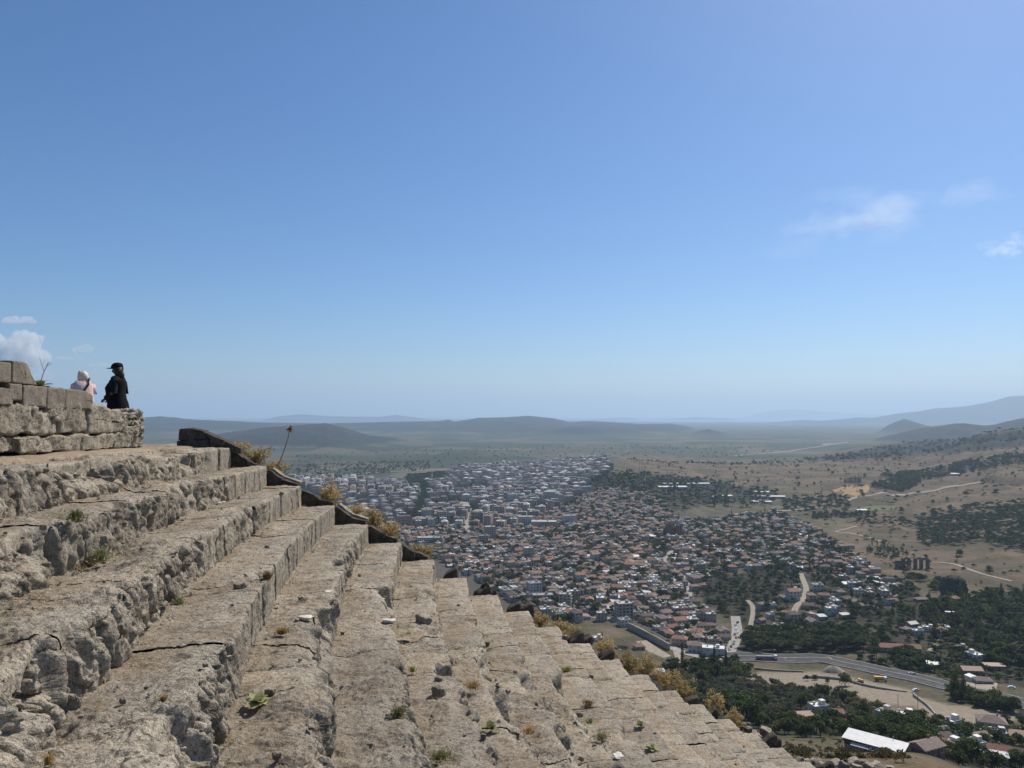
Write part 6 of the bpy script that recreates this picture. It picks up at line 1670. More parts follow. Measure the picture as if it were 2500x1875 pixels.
M_WHT = plain('white_paint', (.75, .75, .73), .4, .4, .08); M_YELP = plain('yellow_paint', (.55, .30, .02), .5, .4, .15); M_STEEL = plain('grey_steel', (.20, .20, .21), .6, .4)
p = at(1880, 1613, 200); o = link('articulated_lorry', None, None, (p[0], p[1], p[2] + .75), math.radians(-3))
box_part('trailer', -10.5, 2.4, -1.25, 1.25, 1.1, 2.9, M_STEEL, o); box_part('chassis', -10.3, 5.2, -.5, .5, .7, 1.05, M_TYRE, o)
cb = box_part('cab', 3.0, 5.4, -1.2, 1.2, .7, 3.5, M_WHT, o, -.25); box_part('windscreen', 5.2, 5.42, -1.05, 1.05, 2.1, 3.1, M_CARGL, cb, -.1)
for x in (-9.4, -8.1, -6.8, 2.2, 4.4):
    for y in (-1.05, 1.05): link('wheel', WHB, o, (x, y, .52))
tag(o, 'articulated lorry with a white cab and long grey trailer on the road', 'lorry')
p = at(2150, 1664, 200); o = link('dump_truck', None, None, (p[0], p[1], p[2] + .35), math.radians(-12))
hb = HB(); prof = [(-3.8, 1.3), (-4.0, 2.9), (1.0, 3.0), (1.6, 3.3), (1.2, 1.3)]
link('tipper_body', prof_body(prof, 2.4, M_YELP, 'tipper_body', .0), o); box_part('chassis', -3.6, 3.6, -.5, .5, .7, 1.1, M_TYRE, o)
cb = box_part('cab', 1.9, 3.9, -1.15, 1.15, .8, 2.9, M_WHT, o, -.2); box_part('windscreen', 3.74, 3.93, -1.0, 1.0, 1.9, 2.7, M_CARGL, cb, -.1)
for x in (-3.0, -1.7, 2.9):
    for y in (-1.0, 1.0): link('wheel', WHB, o, (x, y, .52))
tag(o, 'yellow dump truck with a white cab on the dirt below the road', 'dump truck')
p = at(2100, 1668, 200); o = link('excavator', None, None, (p[0], p[1], p[2] + .3), math.radians(200))
for y in (-1, 1): box_part('crawler_track', -1.8, 1.8, y - .3, y + .3, 0, .8, M_TYRE, o)
box_part('cab', -.2, 1.1, -.9, .2, 1.0, 2.7, M_WHT, o); box_part('engine_housing', -1.8, -.2, -1.2, 1.2, 1.0, 2.0, M_YELP, o)
V, F = tubes([([(1, .5, 1.2), (3.2, .5, 3.8), (5.2, .5, 2.6)], .28, .2), ([(5.2, .5, 2.6), (4.8, .5, .9)], .2, .16)], 6); link('boom', mesh_py('boom', V, F, False, [M_YELP]), o)
box_part('bucket', 4.3, 5.2, .0, 1.0, .2, .95, M_STEEL, o)
tag(o, 'small excavator with a raised yellow boom beside the lone tree', 'excavator')
# poles
for i, (px, py, h, lab) in enumerate([(1778, 1614, 11, 'tall lamp post at the road junction'), (2193, 1738, 9, 'thin double-headed pole in the dry field'), (2241, 1739, 10, 'dark wooden pole at the lower edge of the dry field'), (2382, 1690, 9, 'lamp post beside the pale yard'), (1561, 1176, 60, 'far radio mast beyond the town')]):
    p = at(px, py, 150); V, F = tubes([([(0, 0, -.5), (0, 0, h)], .14 if h < 20 else .8, .09 if h < 20 else .3), ([(-.9, 0, h - .4), (.9, 0, h - .4)], .06, .06)], 6)
    tag(link('pole', mesh_py('pole', V, F, False, [M_STEEL]), None, p), lab, 'pole')

# ---------------------------------------------------------------- trees
def folmat(name, c, var=.45):
    t = NT(name, .8, .15)
    f = t.noise(.55, 4, .6, t.obj()); r_ = t.rnd()
    k_ = t.math('ADD', t.math('MULTIPLY', f, .6), t.math('MULTIPLY', r_, .4))
    t.color(t.ramp(k_, [(0.22, tuple(x * (1 - var) for x in c)), (0.5, c), (0.68, (min(1, c[0] * 1.7), c[1] * (1 + var), c[2] * 1.2)), (0.82, (c[0] * 2.3, c[1] * 1.7, c[2] * 1.3))]))
    tr = t.add('ShaderNodeBsdfTranslucent'); mx = t.add('ShaderNodeMixShader'); mx.inputs[0].default_value = .22
    t.l.new(t.b.inputs['Base Color'].links[0].from_socket, tr.inputs['Color'])
    t.l.new(t.b.outputs[0], mx.inputs[1]); t.l.new(tr.outputs[0], mx.inputs[2]); t.l.new(mx.outputs[0], t.n['Material Output'].inputs['Surface'])
    return t.m
F_PINE = folmat('pine_needles', (.052, .080, .024)); F_BROAD = folmat('broad_leaves', (.070, .098, .030)); F_OLIVE = folmat('olive_leaves', (.135, .140, .080)); F_CYP = folmat('cypress_needles', (.030, .046, .020)); F_DRY = folmat('dry_scrub_leaves', (.095, .085, .040)); F_POP = folmat('poplar_leaves', (.11, .135, .045))
M_BARK = plain('bark', (.12, .085, .06), .95)
def lobes_crown(lobes, n, size, seed, flat=.3, shell=.55):
    """leaf clumps through several ellipsoids: (x, y, z, rx, ry, rz)"""
    g = np.random.default_rng(seed); vol = np.array([l[3] * l[4] * l[5] for l in lobes]) ** .67; cnt = np.maximum(4, (n * vol / vol.sum()).astype(int)); C = []
    for l, c_ in zip(lobes, cnt):
        d = g.normal(size=(c_, 3)); d /= np.linalg.norm(d, axis=1)[:, None]
        d[:, 2] = np.where(d[:, 2] < -.35, -d[:, 2] * .5, d[:, 2])
        r = shell + (1 - shell) * g.random(c_) ** .5
        C.append(np.array(l[:3]) + d * r[:, None] * np.array(l[3:]) * (1 + .12 * g.normal(size=(c_, 1))))
    C = np.concatenate(C)
    return quads(C, g.uniform(.7, 1.3, len(C)) * size, seed, flat, 1.25)
def tree_meshes(kind, seed, q=1.0):
    g = random.Random(seed * 17 + 5)
    if kind == 'pine':
        h = g.uniform(7.5, 9.5); lob = []
        for i in range(g.randint(7, 10)):
            a = g.uniform(0, 6.28); r = g.uniform(0, 3.6); lob.append((math.cos(a) * r, math.sin(a) * r, h - 1.4 - r * .25 + g.uniform(-.5, .6), g.uniform(1.9, 3.0), g.uniform(1.9, 3.0), g.uniform(1.0, 1.6)))
        V, F = lobes_crown(lob, int(1300 * q), .66 / q ** .35, seed, .45); m = F_PINE
        br = [([(0, 0, -1), (.15, 0, h * .4), (.1, .2, h * .72)], .32, .2)] + [([(.1, .2, h * .62), (l[0] * .6, l[1] * .6, h * .82), (l[0], l[1], l[2])], .13, .05) for l in lob[:6]]
    elif kind == 'cypress':
        h = g.uniform(9, 13); lob = [(g.uniform(-.15, .15), g.uniform(-.15, .15), h * (.12 + .8 * i / 8), (1.15 - .85 * abs(i / 8 - .3)) * .95, (1.15 - .85 * abs(i / 8 - .3)) * .95, h * .1) for i in range(9)]
        V, F = lobes_crown(lob, int(520 * q), .5 / q ** .35, seed, .0); m = F_CYP; br = [([(0, 0, -1), (0, 0, h * .6)], .18, .08)]
    elif kind == 'poplar':
        h = g.uniform(12, 17); lob = [(g.uniform(-.5, .5), g.uniform(-.5, .5), h * (.2 + .72 * i / 8), 1.6 * (1.1 - abs(i / 8 - .35)), 1.6 * (1.1 - abs(i / 8 - .35)), h * .09) for i in range(9)]
        V, F = lobes_crown(lob, int(560 * q), .6 / q ** .35, seed, .0); m = F_POP; br = [([(0, 0, -1), (0, 0, h * .7)], .25, .08)]
    elif kind == 'olive':
        h = g.uniform(3.6, 5); lob = []
        for i in range(g.randint(5, 7)):
            a = g.uniform(0, 6.28); r = g.uniform(.3, 1.5); lob.append((math.cos(a) * r, math.sin(a) * r, h * .48 + g.uniform(-.8, .8), g.uniform(1.1, 1.8), g.uniform(1.1, 1.8), g.uniform(.9, 1.4)))
        V, F = lobes_crown(lob, int(700 * q), .44 / q ** .35, seed, .1); m = F_OLIVE; br = [([(0, 0, -.8), (.1, 0, h * .3), (0, .1, h * .5)], .24, .12)] + [([(0, 0, h * .3), (l[0], l[1], l[2])], .09, .03) for l in lob[:4]]
    elif kind == 'scrub':
        h = g.uniform(1.4, 2.4); lob = [(g.gauss(0, .6), g.gauss(0, .6), h * .4, g.uniform(.6, 1.1), g.uniform(.6, 1.1), h * .5) for i in range(4)]
        V, F = lobes_crown(lob, int(240 * q), .32 / q ** .35, seed, .1); m = F_DRY; br = [([(0, 0, -.5), (0, 0, h * .4)], .07, .03)]
    else:
        h = g.uniform(6.5, 9.5); lob = []
        for i in range(g.randint(7, 10)):
            a = g.uniform(0, 6.28); r = g.uniform(.2, 2.4); lob.append((math.cos(a) * r, math.sin(a) * r, h * .48 + g.uniform(-2.0, 1.9), g.uniform(1.5, 2.5), g.uniform(1.5, 2.5), g.uniform(1.2, 2.0)))
        V, F = lobes_crown(lob, int(1000 * q), .62 / q ** .35, seed, .15); m = F_BROAD; br = [([(0, 0, -1), (.1, 0, h * .3), (0, .1, h * .55)], .28, .12)] + [([(0, 0, h * .35), (l[0] * .8, l[1] * .8, l[2])], .12, .04) for l in lob[:5]]
    bv, bf = tubes(br, 5)
    return mesh_np('crown', V, F, False, [m]), mesh_py('trunk', bv, bf, True, [M_BARK])
KINDS = ['pine', 'broad', 'olive', 'cypress', 'poplar', 'scrub']
TM = {k: [tree_meshes(k, i, 1.0) for i in range(4)] for k in KINDS}
TL = {k: [tree_meshes(k, 50 + i, .22) for i in range(3)] for k in KINDS}
WORD = {'pine': 'umbrella pine', 'broad': 'dark leafy tree', 'olive': 'grey-green olive tree', 'cypress': 'slim dark cypress', 'poplar': 'tall poplar', 'scrub': 'dry shrub'}
TREES = []      # x, y, z, kind, scale
gt = np.random.default_rng(99)
def region(poly, n, mix, ymin, ymax, smin=.8, smax=1.25, sil=True, seed=0, minc=None):
    """trees of a mix of kinds spread over the ground of a region of the photograph"""
    c = np.array([at(*q, ymin) for q in poly]); x0, x1, y0, y1 = c[:, 0].min(), c[:, 0].max(), c[:, 1].min(), c[:, 1].max()
    g = np.random.default_rng(1000 + seed + int(poly[0][0])); got = 0; ks = list(mix); wt = np.array([mix[k] for k in ks]); wt = wt / wt.sum()
    for _ in range(40):
        X = g.uniform(x0, x1, n * 3); Y = g.uniform(y0, y1, n * 3); Zz = hz(X, Y); px, py = project(np.stack([X, Y, Zz], -1))
        m = inpoly(px, py, poly) & (Y > ymin * .7) & (Y < ymax)
        if sil: m &= py < silhouette(px) + 10
        dens = vnoise(X / 60, Y / 60, 0, 7) if minc is None else minc * np.ones(len(X)); m &= g.random(len(X)) < .75 + .5 * dens
        for x, y, z in zip(X[m], Y[m], Zz[m]):
            if len(OCC) and ((OCC[:, 0] - x) ** 2 + (OCC[:, 1] - y) ** 2 < (OCC[:, 2] * .75) ** 2).any(): continue
            if ((LANE_PTS[:, 0] - x) ** 2 + (LANE_PTS[:, 1] - y) ** 2 < 30).any(): continue
            if ((C_main[:, 0] - x) ** 2 + (C_main[:, 1] - y) ** 2 < 18 ** 2).any(): continue
            TREES.append((x, y, z, ks[g.choice(len(ks), p=wt)], g.uniform(smin, smax))); got += 1
            if got >= n: return
region([(1815, 1568), (1850, 1550), (1930, 1545), (2040, 1538), (2110, 1548), (2185, 1558), (2180, 1582), (2120, 1592), (2020, 1596), (1900, 1600), (1820, 1596)], 170, {'pine': 1}, 300, 900, .9, 1.25, minc=.5)
region([(1710, 1745), (1740, 1730), (1800, 1735), (1850, 1755), (1830, 1780), (1760, 1770)], 16, {'pine': 1}, 240, 600, 1.0, 1.3, minc=.5)
region([(1540, 1650), (1640, 1640), (1760, 1640), (1840, 1660), (1940, 1680), (2060, 1705), (2150, 1730), (2180, 1745), (2080, 1755), (1960, 1750), (1860, 1750), (1760, 1740), (1660, 1720), (1590, 1690)], 520, {'olive': 1, 'scrub': .3, 'broad': .05}, 200, 700, .8, 1.25, minc=.4)
region([(1640, 1620), (1720, 1615), (1800, 1620), (1840, 1640), (1800, 1660), (1700, 1655), (1620, 1645)], 90, {'broad': 1, 'cypress': .08, 'olive': .6}, 200, 800)
region([(1840, 1760), (1950, 1758), (2080, 1765), (2200, 1765), (2330, 1775), (2500, 1775), (2500, 1880), (2400, 1876), (2250, 1856), (2180, 1815), (2050, 1805), (1940, 1800), (1860, 1790)], 330, {'broad': 1, 'olive': .9, 'pine': .12, 'scrub': .3}, 240, 520, .6, 1.0, minc=.3)
region([(2240, 1480), (2330, 1462), (2420, 1450), (2560, 1450), (2560, 1640), (2470, 1640), (2400, 1622), (2320, 1600), (2280, 1560)], 520, {'broad': 1, 'poplar': .08, 'pine': .15, 'olive': .5, 'scrub': .3}, 350, 1100, .9, 1.4, minc=.4)
region([(2180, 1605), (2260, 1615), (2330, 1640), (2330, 1660), (2260, 1640), (2180, 1622)], 30, {'broad': 1, 'pine': .3, 'olive': .3}, 300, 800)
region([(2310, 1690), (2420, 1702), (2560, 1735), (2560, 1760), (2430, 1738), (2330, 1712)], 34, {'broad': 1, 'poplar': .2}, 250, 700)
region([(1690, 1420), (1740, 1400), (1850, 1395), (1950, 1400), (2060, 1420), (2200, 1410), (2250, 1450), (2230, 1500), (2200, 1540), (2060, 1520), (1960, 1530), (1880, 1540), (1830, 1540), (1790, 1520), (1730, 1480)], 620, {'broad': .8, 'olive': 1, 'pine': .1, 'scrub': .4, 'cypress': .02}, 400, 1200, .75, 1.2, minc=.2)
region([(2180, 1500), (2330, 1475), (2340, 1560), (2420, 1610), (2560, 1650), (2440, 1668), (2330, 1650), (2240, 1632), (2160, 1605), (2200, 1560)], 210, {'broad': 1, 'olive': .8, 'scrub': .6, 'pine': .1}, 300, 1000, .6, 1.0, minc=.3)
region([(1825, 1598), (1960, 1600), (2100, 1606), (2200, 1622), (2330, 1652), (2320, 1664), (2200, 1640), (2090, 1616), (1950, 1606), (1830, 1604)], 46, {'broad': 1, 'olive': .8, 'scrub': .6}, 300, 1000, .5, .9, minc=.3)
region(OLD_TOWN, 2100, {'broad': 1, 'olive': .2, 'pine': .3, 'cypress': .06, 'poplar': .05}, 500, 2200, .75, 1.3)
region([(1700, 1275), (1790, 1262), (1900, 1250), (1960, 1275), (2060, 1340), (2140, 1400), (2060, 1410), (1860, 1395), (1740, 1400), (1700, 1330)], 560, {'broad': 1, 'olive': .6, 'pine': .3, 'poplar': .05}, 500, 2000, .8, 1.2, minc=.4)
region([(1590, 1330), (1640, 1330), (1640, 1365), (1600, 1370)], 34, {'pine': 1}, 500, 2000, .9, 1.3, minc=.5)
region([(1395, 1185), (1480, 1155), (1560, 1155), (1660, 1168), (1760, 1178), (1850, 1195), (1900, 1200), (1900, 1230), (1820, 1240), (1700, 1240), (1640, 1262), (1590, 1235), (1540, 1200), (1450, 1205)], 760, {'pine': 1, 'broad': .8, 'cypress': .25}, 900, 2900, .9, 1.5, minc=.5)
region([(1900, 1225), (1980, 1215), (2080, 1215), (2080, 1235), (2000, 1245), (1960, 1262), (1920, 1260)], 130, {'pine': 1, 'broad': .6, 'poplar': .2}, 900, 2600, .9, 1.5)
region([(1985, 1255), (2040, 1253), (2140, 1256), (2140, 1262), (2040, 1263), (1985, 1268)], 60, {'broad': 1}, 900, 2600, .9, 1.3, minc=.5)
region([(2240, 1262), (2330, 1240), (2500, 1228), (2640, 1225), (2640, 1350), (2480, 1348), (2400, 1320), (2330, 1338), (2240, 1325)], 1300, {'pine': 1, 'olive': .2}, 800, 2600, .75, 1.15, minc=.15)
region([(2090, 1268), (2225, 1262), (2235, 1290), (2160, 1300), (2100, 1292)], 60, {'pine': 1}, 800, 2600, .7, 1.0)
region([(2130, 1320), (2200, 1330), (2240, 1360), (2160, 1370), (2110, 1350)], 46, {'broad': 1, 'poplar': .3}, 800, 2600, .7, 1.1)
region([(2200, 1395), (2300, 1420), (2320, 1450), (2230, 1440)], 40, {'scrub': 1, 'broad': .4}, 600, 1500, .9, 1.5)
region([(980, 1184), (1000, 1164), (1096, 1157), (1078, 1176), (1044, 1186)], 330, {'pine': 1}, 1500, 4200, 1.3, 1.9, minc=.5)
region([(1028, 1186), (1044, 1186), (1040, 1215), (1028, 1250), (1026, 1282), (1008, 1282), (1010, 1240), (1026, 1212)], 230, {'broad': 1, 'pine': .5}, 1000, 3600, 1.0, 1.5, minc=.5)
region([(1140, 1245), (1180, 1218), (1205, 1222), (1180, 1262), (1165, 1292), (1140, 1295)], 150, {'broad': 1, 'pine': .5}, 900, 3000, 1.0, 1.5, minc=.4)
region([(1050, 1250), (1130, 1250), (1130, 1300), (1060, 1310), (900, 1280)], 90, {'broad': 1, 'pine': .3}, 900, 3000, .9, 1.4)
region([(1250, 1262), (1310, 1262), (1310, 1280), (1250, 1280)], 40, {'broad': 1}, 900, 3000, .9, 1.4)
region(NEW_TOWN, 1400, {'broad': 1, 'pine': .4}, 1200, 4200, 1.0, 1.5)
region([(650, 1120), (900, 1100), (1300, 1090), (1700, 1085), (1900, 1090), (1900, 1118), (1450, 1115), (1110, 1140), (850, 1160), (650, 1175)], 520, {'broad': 1, 'poplar': .1, 'olive': .5}, 2400, 9000, .9, 1.6)
region([(650, 1140), (860, 1130), (1050, 1125), (1050, 1148), (850, 1165), (690, 1172)], 700, {'broad': 1, 'olive': .6}, 2400, 6000, .9, 1.5)
region(DRY1, 2300, {'scrub': 1, 'olive': .5, 'broad': .2}, 800, 3600, .9, 1.8)
region([(2150, 1160), (2250, 1150), (2400, 1120), (2500, 1105), (2500, 1130), (2300, 1165), (2200, 1180)], 900, {'broad': 1, 'scrub': .8}, 1500, 3600, .9, 1.6)
region([(2120, 1185), (2220, 1165), (2260, 1175), (2200, 1200)], 380, {'broad': 1, 'scrub': .6}, 1500, 3600, .9, 1.5)
region([(1940, 1124), (2060, 1110), (2180, 1088), (2340, 1064), (2560, 1042), (2560, 1085), (2400, 1100), (2250, 1112), (2050, 1126)], 1100, {'broad': 1, 'scrub': 1, 'pine': .3}, 2300, 4600, 1.2, 2.2, minc=.3)
region([(1830, 1790), (1930, 1800), (2080, 1815), (2200, 1840), (2260, 1876), (1960, 1876), (1900, 1830)], 150, {'scrub': 1}, 26, 300, .35, .9, sil=False, minc=.3)
for x, y in zip(*TREE_GAPS):
    TREES.append((x, y, float(hz(x, y)), ['broad', 'broad', 'olive', 'cypress', 'pine'][gt.integers(0, 5)], gt.uniform(.6, 1.0)))
for i in range(13):
    p = at(2062 + i * 3.3, 1181, 900); TREES.append((p[0], p[1], p[2], 'cypress', gt.uniform(1.4, 2.0)))
EXTRA = [(2063, 1674, 'broad', 1.15, 'lone round tree with its shadow beside the excavator'), (1972, 1662, 'broad', .5, 'first small round tree along the low wall'), (1989, 1660, 'broad', .55, 'second small round tree along the low wall'), (2019, 1668, 'broad', .5, 'third small round tree along the low wall'),
         (2415, 1600, 'poplar', 1.1, 'pale poplar rising above the roadside hamlet'), (2140, 1612, 'pine', 1.1, 'umbrella pine standing before the long orange-roofed building'), (1470, 1560, 'cypress', .6, 'small dark cypress beside the nearest white flat-roofed house'), (1455, 1500, 'broad', 1.7, 'large dark tree beside the yard below the old quarter'),
         (1365, 1528, 'broad', 1.6, 'big dark tree just above the yellow shrubs'), (1786, 1266, 'cypress', 1.5, 'tall lone cypress at the edge of the old quarter'), (1297, 1410, 'cypress', 1.4, 'pair of dark cypresses in the old quarter, the left one'), (1312, 1412, 'cypress', 1.5, 'pair of dark cypresses in the old quarter, the right one')]
ind = []
for px, py, k, s, lab in EXTRA:
    p = at(px, py, 200); ind.append((p[0], p[1], p[2], k, s, lab))
BASE_H = {'pine': 11, 'broad': 8, 'olive': 4.5, 'cypress': 11, 'poplar': 15, 'scrub': 2}
TREES.sort(key=lambda t: -BASE_H[t[3]] * t[4] / t[1])
lim = {'pine': 110, 'broad': 150, 'olive': 150, 'cypress': 25, 'poplar': 25, 'scrub': 20}; cnt = {k: 0 for k in KINDS}; rest = []
for x, y, z, k, s in TREES:
    if cnt[k] < lim[k] and y < 1500: cnt[k] += 1; ind.append((x, y, z, k, s, None))
    else: rest.append((x, y, z, k, s))
items = {}
for i, (x, y, z, k, s, lab) in enumerate(ind):
    cm, tm = TM[k][i % 4]
    nm = {'pine': 'pine_tree', 'broad': 'leafy_tree', 'olive': 'olive_tree', 'cypress': 'cypress_tree', 'poplar': 'poplar_tree', 'scrub': 'shrub'}[k]
    o = link(nm, None, None, (x, y, z), gt.uniform(0, 6.28)); o.scale = (s * gt.uniform(.9, 1.1), s * gt.uniform(.9, 1.1), s)
    link('crown', cm, o); link('trunk', tm, o)
    if lab: tag(o, lab, 'tree' if k != 'scrub' else 'shrub', 'trees of the valley')
    else: items.setdefault(k, []).append((o, ('small ' if s < .85 else 'large ' if s > 1.1 else '') + WORD[k], x, y))
for k, L in items.items(): label_by_landmark(L, 'tree' if k != 'scrub' else 'shrub', f'{WORD[k]}s of the valley')
# the countless rest: instances of light trees on points
def scatter(name, pts, meshes, label):
    coll = bpy.data.collections.new(name + '_kinds')
    for i, (cm, tm) in enumerate(meshes):
        o = bpy.data.objects.new(f'{name}_kind_{i}', cm); coll.objects.link(o)
    P_ = np.array([p[:3] for p in pts], np.float32)
    me = bpy.data.meshes.new(name); me.vertices.add(len(P_)); me.vertices.foreach_set('co', P_.ravel())
    a = me.attributes.new('size', 'FLOAT', 'POINT'); a.data.foreach_set('value', np.array([p[3] for p in pts], np.float32))
    a = me.attributes.new('turn', 'FLOAT', 'POINT'); a.data.foreach_set('value', np.array([gt.uniform(0, 6.28) for p in pts], np.float32))
    o = link(name, me)
    ng = bpy.data.node_groups.new(name, 'GeometryNodeTree')
    ng.interface.new_socket('Geometry', in_out='INPUT', socket_type='NodeSocketGeometry'); ng.interface.new_socket('Geometry', in_out='OUTPUT', socket_type='NodeSocketGeometry')
    N, Lk = ng.nodes, ng.links
    gi, go = N.new('NodeGroupInput'), N.new('NodeGroupOutput'); ip = N.new('GeometryNodeInstanceOnPoints'); ci = N.new('GeometryNodeCollectionInfo'); ci.inputs['Collection'].default_value = coll
    ci.inputs['Separate Children'].default_value = True; ci.inputs['Reset Children'].default_value = True
    na = N.new('GeometryNodeInputNamedAttribute'); na.data_type = 'FLOAT'; na.inputs['Name'].default_value = 'size'
    nt_ = N.new('GeometryNodeInputNamedAttribute'); nt_.data_type = 'FLOAT'; nt_.inputs['Name'].default_value = 'turn'
    cx_ = N.new('ShaderNodeCombineXYZ'); Lk.new(nt_.outputs['Attribute'], cx_.inputs['Z'])
    mp = N.new('GeometryNodeMeshToPoints'); Lk.new(gi.outputs[0], mp.inputs[0])
    Lk.new(mp.outputs[0], ip.inputs['Points']); Lk.new(ci.outputs[0], ip.inputs['Instance']); ip.inputs['Pick Instance'].default_value = True
    Lk.new(na.outputs['Attribute'], ip.inputs['Scale']); Lk.new(cx_.outputs[0], ip.inputs['Rotation'])
    Lk.new(ip.outputs[0], go.inputs[0])
    md = o.modifiers.new('scatter', 'NODES'); md.node_group = ng
    tag(o, label, None, None, 'stuff'); return o
STUFFN = {'pine': ('distant_pines', 'far dark pines of the hillside woods'), 'broad': ('distant_trees', 'far leafy trees of town, plain and hills'), 'olive': ('distant_olives', 'far olive trees of the groves'), 'cypress': ('distant_cypresses', 'far cypresses'), 'poplar': ('distant_poplars', 'far poplars'), 'scrub': ('distant_scrub', 'scattered dry scrub of the hillsides')}
for k in KINDS:
    pts = [(x, y, z, s) for x, y, z, kk, s in rest if kk == k]
    if pts: scatter(STUFFN[k][0], pts, TL[k], STUFFN[k][1])
print('TREES', len(ind), len(rest))

# ---------------------------------------------------------------- fallen blocks and rubble at the foot of the theatre
gr = random.Random(31)
RUB = [(1952, 1842, 30), (1968, 1836, 22), (1983, 1846, 26), (1998, 1856, 30), (2012, 1866, 32), (1990, 1832, 24), (2026, 1850, 18), (2040, 1862, 26), (2062, 1848, 26), (2060, 1866, 30), (2082, 1858, 30), (2092, 1870, 34), (2108, 1854, 22), (2120, 1868, 30), (2136, 1862, 24), (2150, 1872, 30), (2172, 1872, 24),
       (1800, 1768, 20), (1826, 1775, 16), (1838, 1783, 22), (1856, 1792, 24), (1872, 1796, 18), (1884, 1806, 22), (1900, 1812, 20), (1822, 1762, 22), (1868, 1775, 30)]
rub_items = []
for i, (px, py, sz) in enumerate(RUB):
    if px > 1910:
        y = 34 + gr.uniform(-4, 8); t_ = ray(px, py)
    else: y = END_Y(ray(px, py)[0] * 18.6) + 1.0 + gr.uniform(0, 1.5); t_ = ray(px, py)
    w = sz * y / FPX * .95
    g2 = float(hz(t_[0] * y, y)); z = t_[1] * y
    if px > 1910:
        # slide along the line of sight to where the slope itself is
        p = at(px, py + sz * .4, 24); y = min(p[1], 110); w = sz * y / FPX * .8; z = float(hz(t_[0] * y, y)) + w * .25
    else: z = max(g2, z - w * .4) if abs(g2 - z) < 2 else z - w * .3
    o = link('fallen_block', rough_block((w * gr.uniform(.9, 1.5), w * gr.uniform(.7, 1.0), w * gr.uniform(.5, .9)), 900 + i, 9, 7 if i % 2 else 4.5, w * .06, None, GREY if i % 3 == 0 else STONE, 'fallen_block'), None, (t_[0] * y, y, z))
    o.rotation_euler = (gr.uniform(-.4, .4), gr.uniform(-.4, .4), gr.uniform(0, 3))
    rub_items.append((o, px))
rub_items.sort(key=lambda q: q[1])
for i, (o, px) in enumerate(rub_items):
    tag(o, f'fallen stone block below the tier ends, {ordn(i + 1)} from the left', 'stone block', 'fallen blocks below the tiers')

# ---------------------------------------------------------------- clouds
def cloud(name, px, py, wpx, hpx, D, dens, seed, label, nl=9, flatb=True):
    g = random.Random(seed); t_ = ray(px, py); c = Vector((t_[0] * D, D, t_[1] * D)); W_, H_ = wpx * D / FPX, hpx * D / FPX
    Vs, Fs, off = [], [], 0
    V0, F0 = cube_pts(14); S0 = V0 / np.linalg.norm(V0, axis=1)[:, None]
    for i in range(nl):
        u = g.uniform(-.42, .42); r = (.5 - abs(u) * .75) * g.uniform(.55, 1.0)
        cz = -H_ * .28 + r * H_ * g.uniform(.2, .9); q = S0 * np.array([W_ * .26 * (.5 + r), W_ * .2 * (.5 + r), H_ * (.22 + .5 * r)])
        q = q + np.array([u * W_, g.uniform(-.1, .1) * W_, cz])
        n_ = fbm(q[:, 0] / (W_ * .12) + seed, q[:, 1] / (W_ * .12), q[:, 2] / (H_ * .25), 4, seed); q = q + S0 * (n_ * H_ * .13)[:, None]
        if flatb: q[:, 2] = np.maximum(q[:, 2], -H_ * .42 + .05 * H_ * n_)
        Vs.append(q); Fs.append(F0 + off); off += len(q)
    m = bpy.data.materials.get('cloud_%g' % dens)
    if m is None:
        m = bpy.data.materials.new('cloud_%g' % dens); m.use_nodes = True; nn_ = m.node_tree.nodes; nn_.remove(nn_['Principled BSDF'])
        pv_ = nn_.new('ShaderNodeVolumePrincipled'); pv_.inputs['Color'].default_value = (1, 1, 1, 1); pv_.inputs['Density'].default_value = dens; pv_.inputs['Anisotropy'].default_value = .3
        m.node_tree.links.new(pv_.outputs[0], nn_['Material Output'].inputs['Volume'])
    o = link(name, mesh_np(name, np.concatenate(Vs), np.concatenate(Fs), True, [m]), None, c)
    tag(o, label, 'cloud', 'clouds'); return o
DC = 70000
cloud('cloud', 25, 850, 170, 110, DC, .0018, 3, 'big puffy white cloud low at the left edge of the sky', 14)
cloud('cloud', 45, 779, 84, 24, DC, .0013, 4, 'small flat white cloud above the big puffy one', 7)
cloud('cloud', 202, 850, 52, 26, DC, .0014, 5, 'small white cloud above the person in pink', 6)
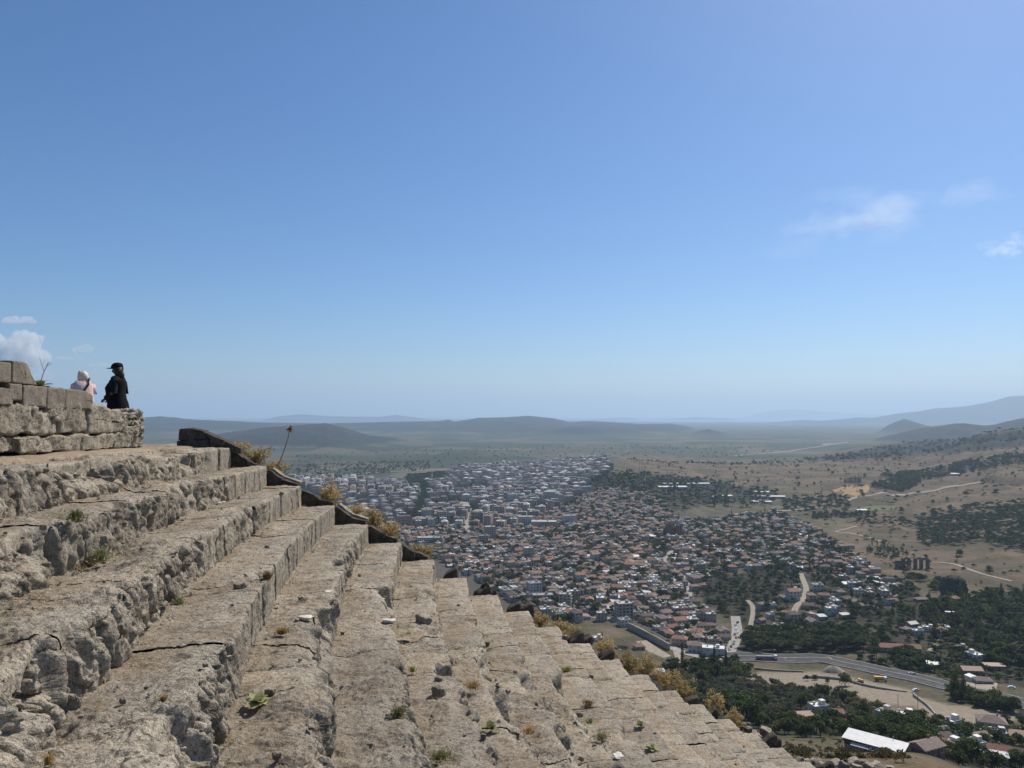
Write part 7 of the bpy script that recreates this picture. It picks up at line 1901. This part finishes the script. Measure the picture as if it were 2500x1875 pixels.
cloud('cloud', 175, 872, 72, 14, DC, .001, 6, 'thin cloud bar just under the small white cloud', 7)
cloud('cloud', 248, 890, 52, 14, DC, .0008, 7, 'faint cloud bar beside the black cap', 6)
cloud('cloud', 60, 905, 160, 60, DC, .00035, 8, 'pale hazy cloud bank behind the wall top', 9)

def wisp(px, py, wpx, hpx, tilt, n, dens, seed, label):
    """a thin veil: many faint overlapping shreds"""
    g = random.Random(seed); t_ = ray(px, py); c = Vector((t_[0] * DC, DC, t_[1] * DC)); W_, H_ = wpx * DC / FPX, hpx * DC / FPX
    V0, F0 = cube_pts(10); S0 = V0 / np.linalg.norm(V0, axis=1)[:, None]; Vs, Fs, off = [], [], 0
    m = bpy.data.materials.new('veil_%g' % dens); m.use_nodes = True; nn_ = m.node_tree.nodes; nn_.remove(nn_['Principled BSDF'])
    pv_ = nn_.new('ShaderNodeVolumePrincipled'); pv_.inputs['Color'].default_value = (1, 1, 1, 1); pv_.inputs['Density'].default_value = dens; pv_.inputs['Anisotropy'].default_value = .4
    m.node_tree.links.new(pv_.outputs[0], nn_['Material Output'].inputs['Volume'])
    root = link('cloud', None, None, c)
    for i in range(n):
        u = g.gauss(0, .24); v = g.gauss(0, .22)
        q = S0 * np.array([W_ * g.uniform(.05, .20), W_ * .04, H_ * g.uniform(.08, .22)])
        q = q + np.array([u * W_, g.uniform(-.2, .2) * W_, v * H_ * (1 - abs(u)) + tilt * u * W_])
        n_ = fbm(q[:, 0] / (W_ * .06) + i, q[:, 2] / (H_ * .15), q[:, 1] / W_, 3, seed); q = q + S0 * (n_ * H_ * .12)[:, None]
        link('shred', mesh_np('shred', q, F0, True, [m]), root)
    tag(root, label, 'cloud', 'clouds')
wisp(2130, 530, 420, 120, .22, 40, .00003, 11, 'long thin wispy cloud at the right of the sky')
wisp(2316, 500, 60, 26, -.3, 8, .00012, 12, 'tiny bright wisp above the end of the long thin cloud')
wisp(2465, 602, 150, 60, .15, 22, .00014, 13, 'bright small cloud at the right edge of the sky')
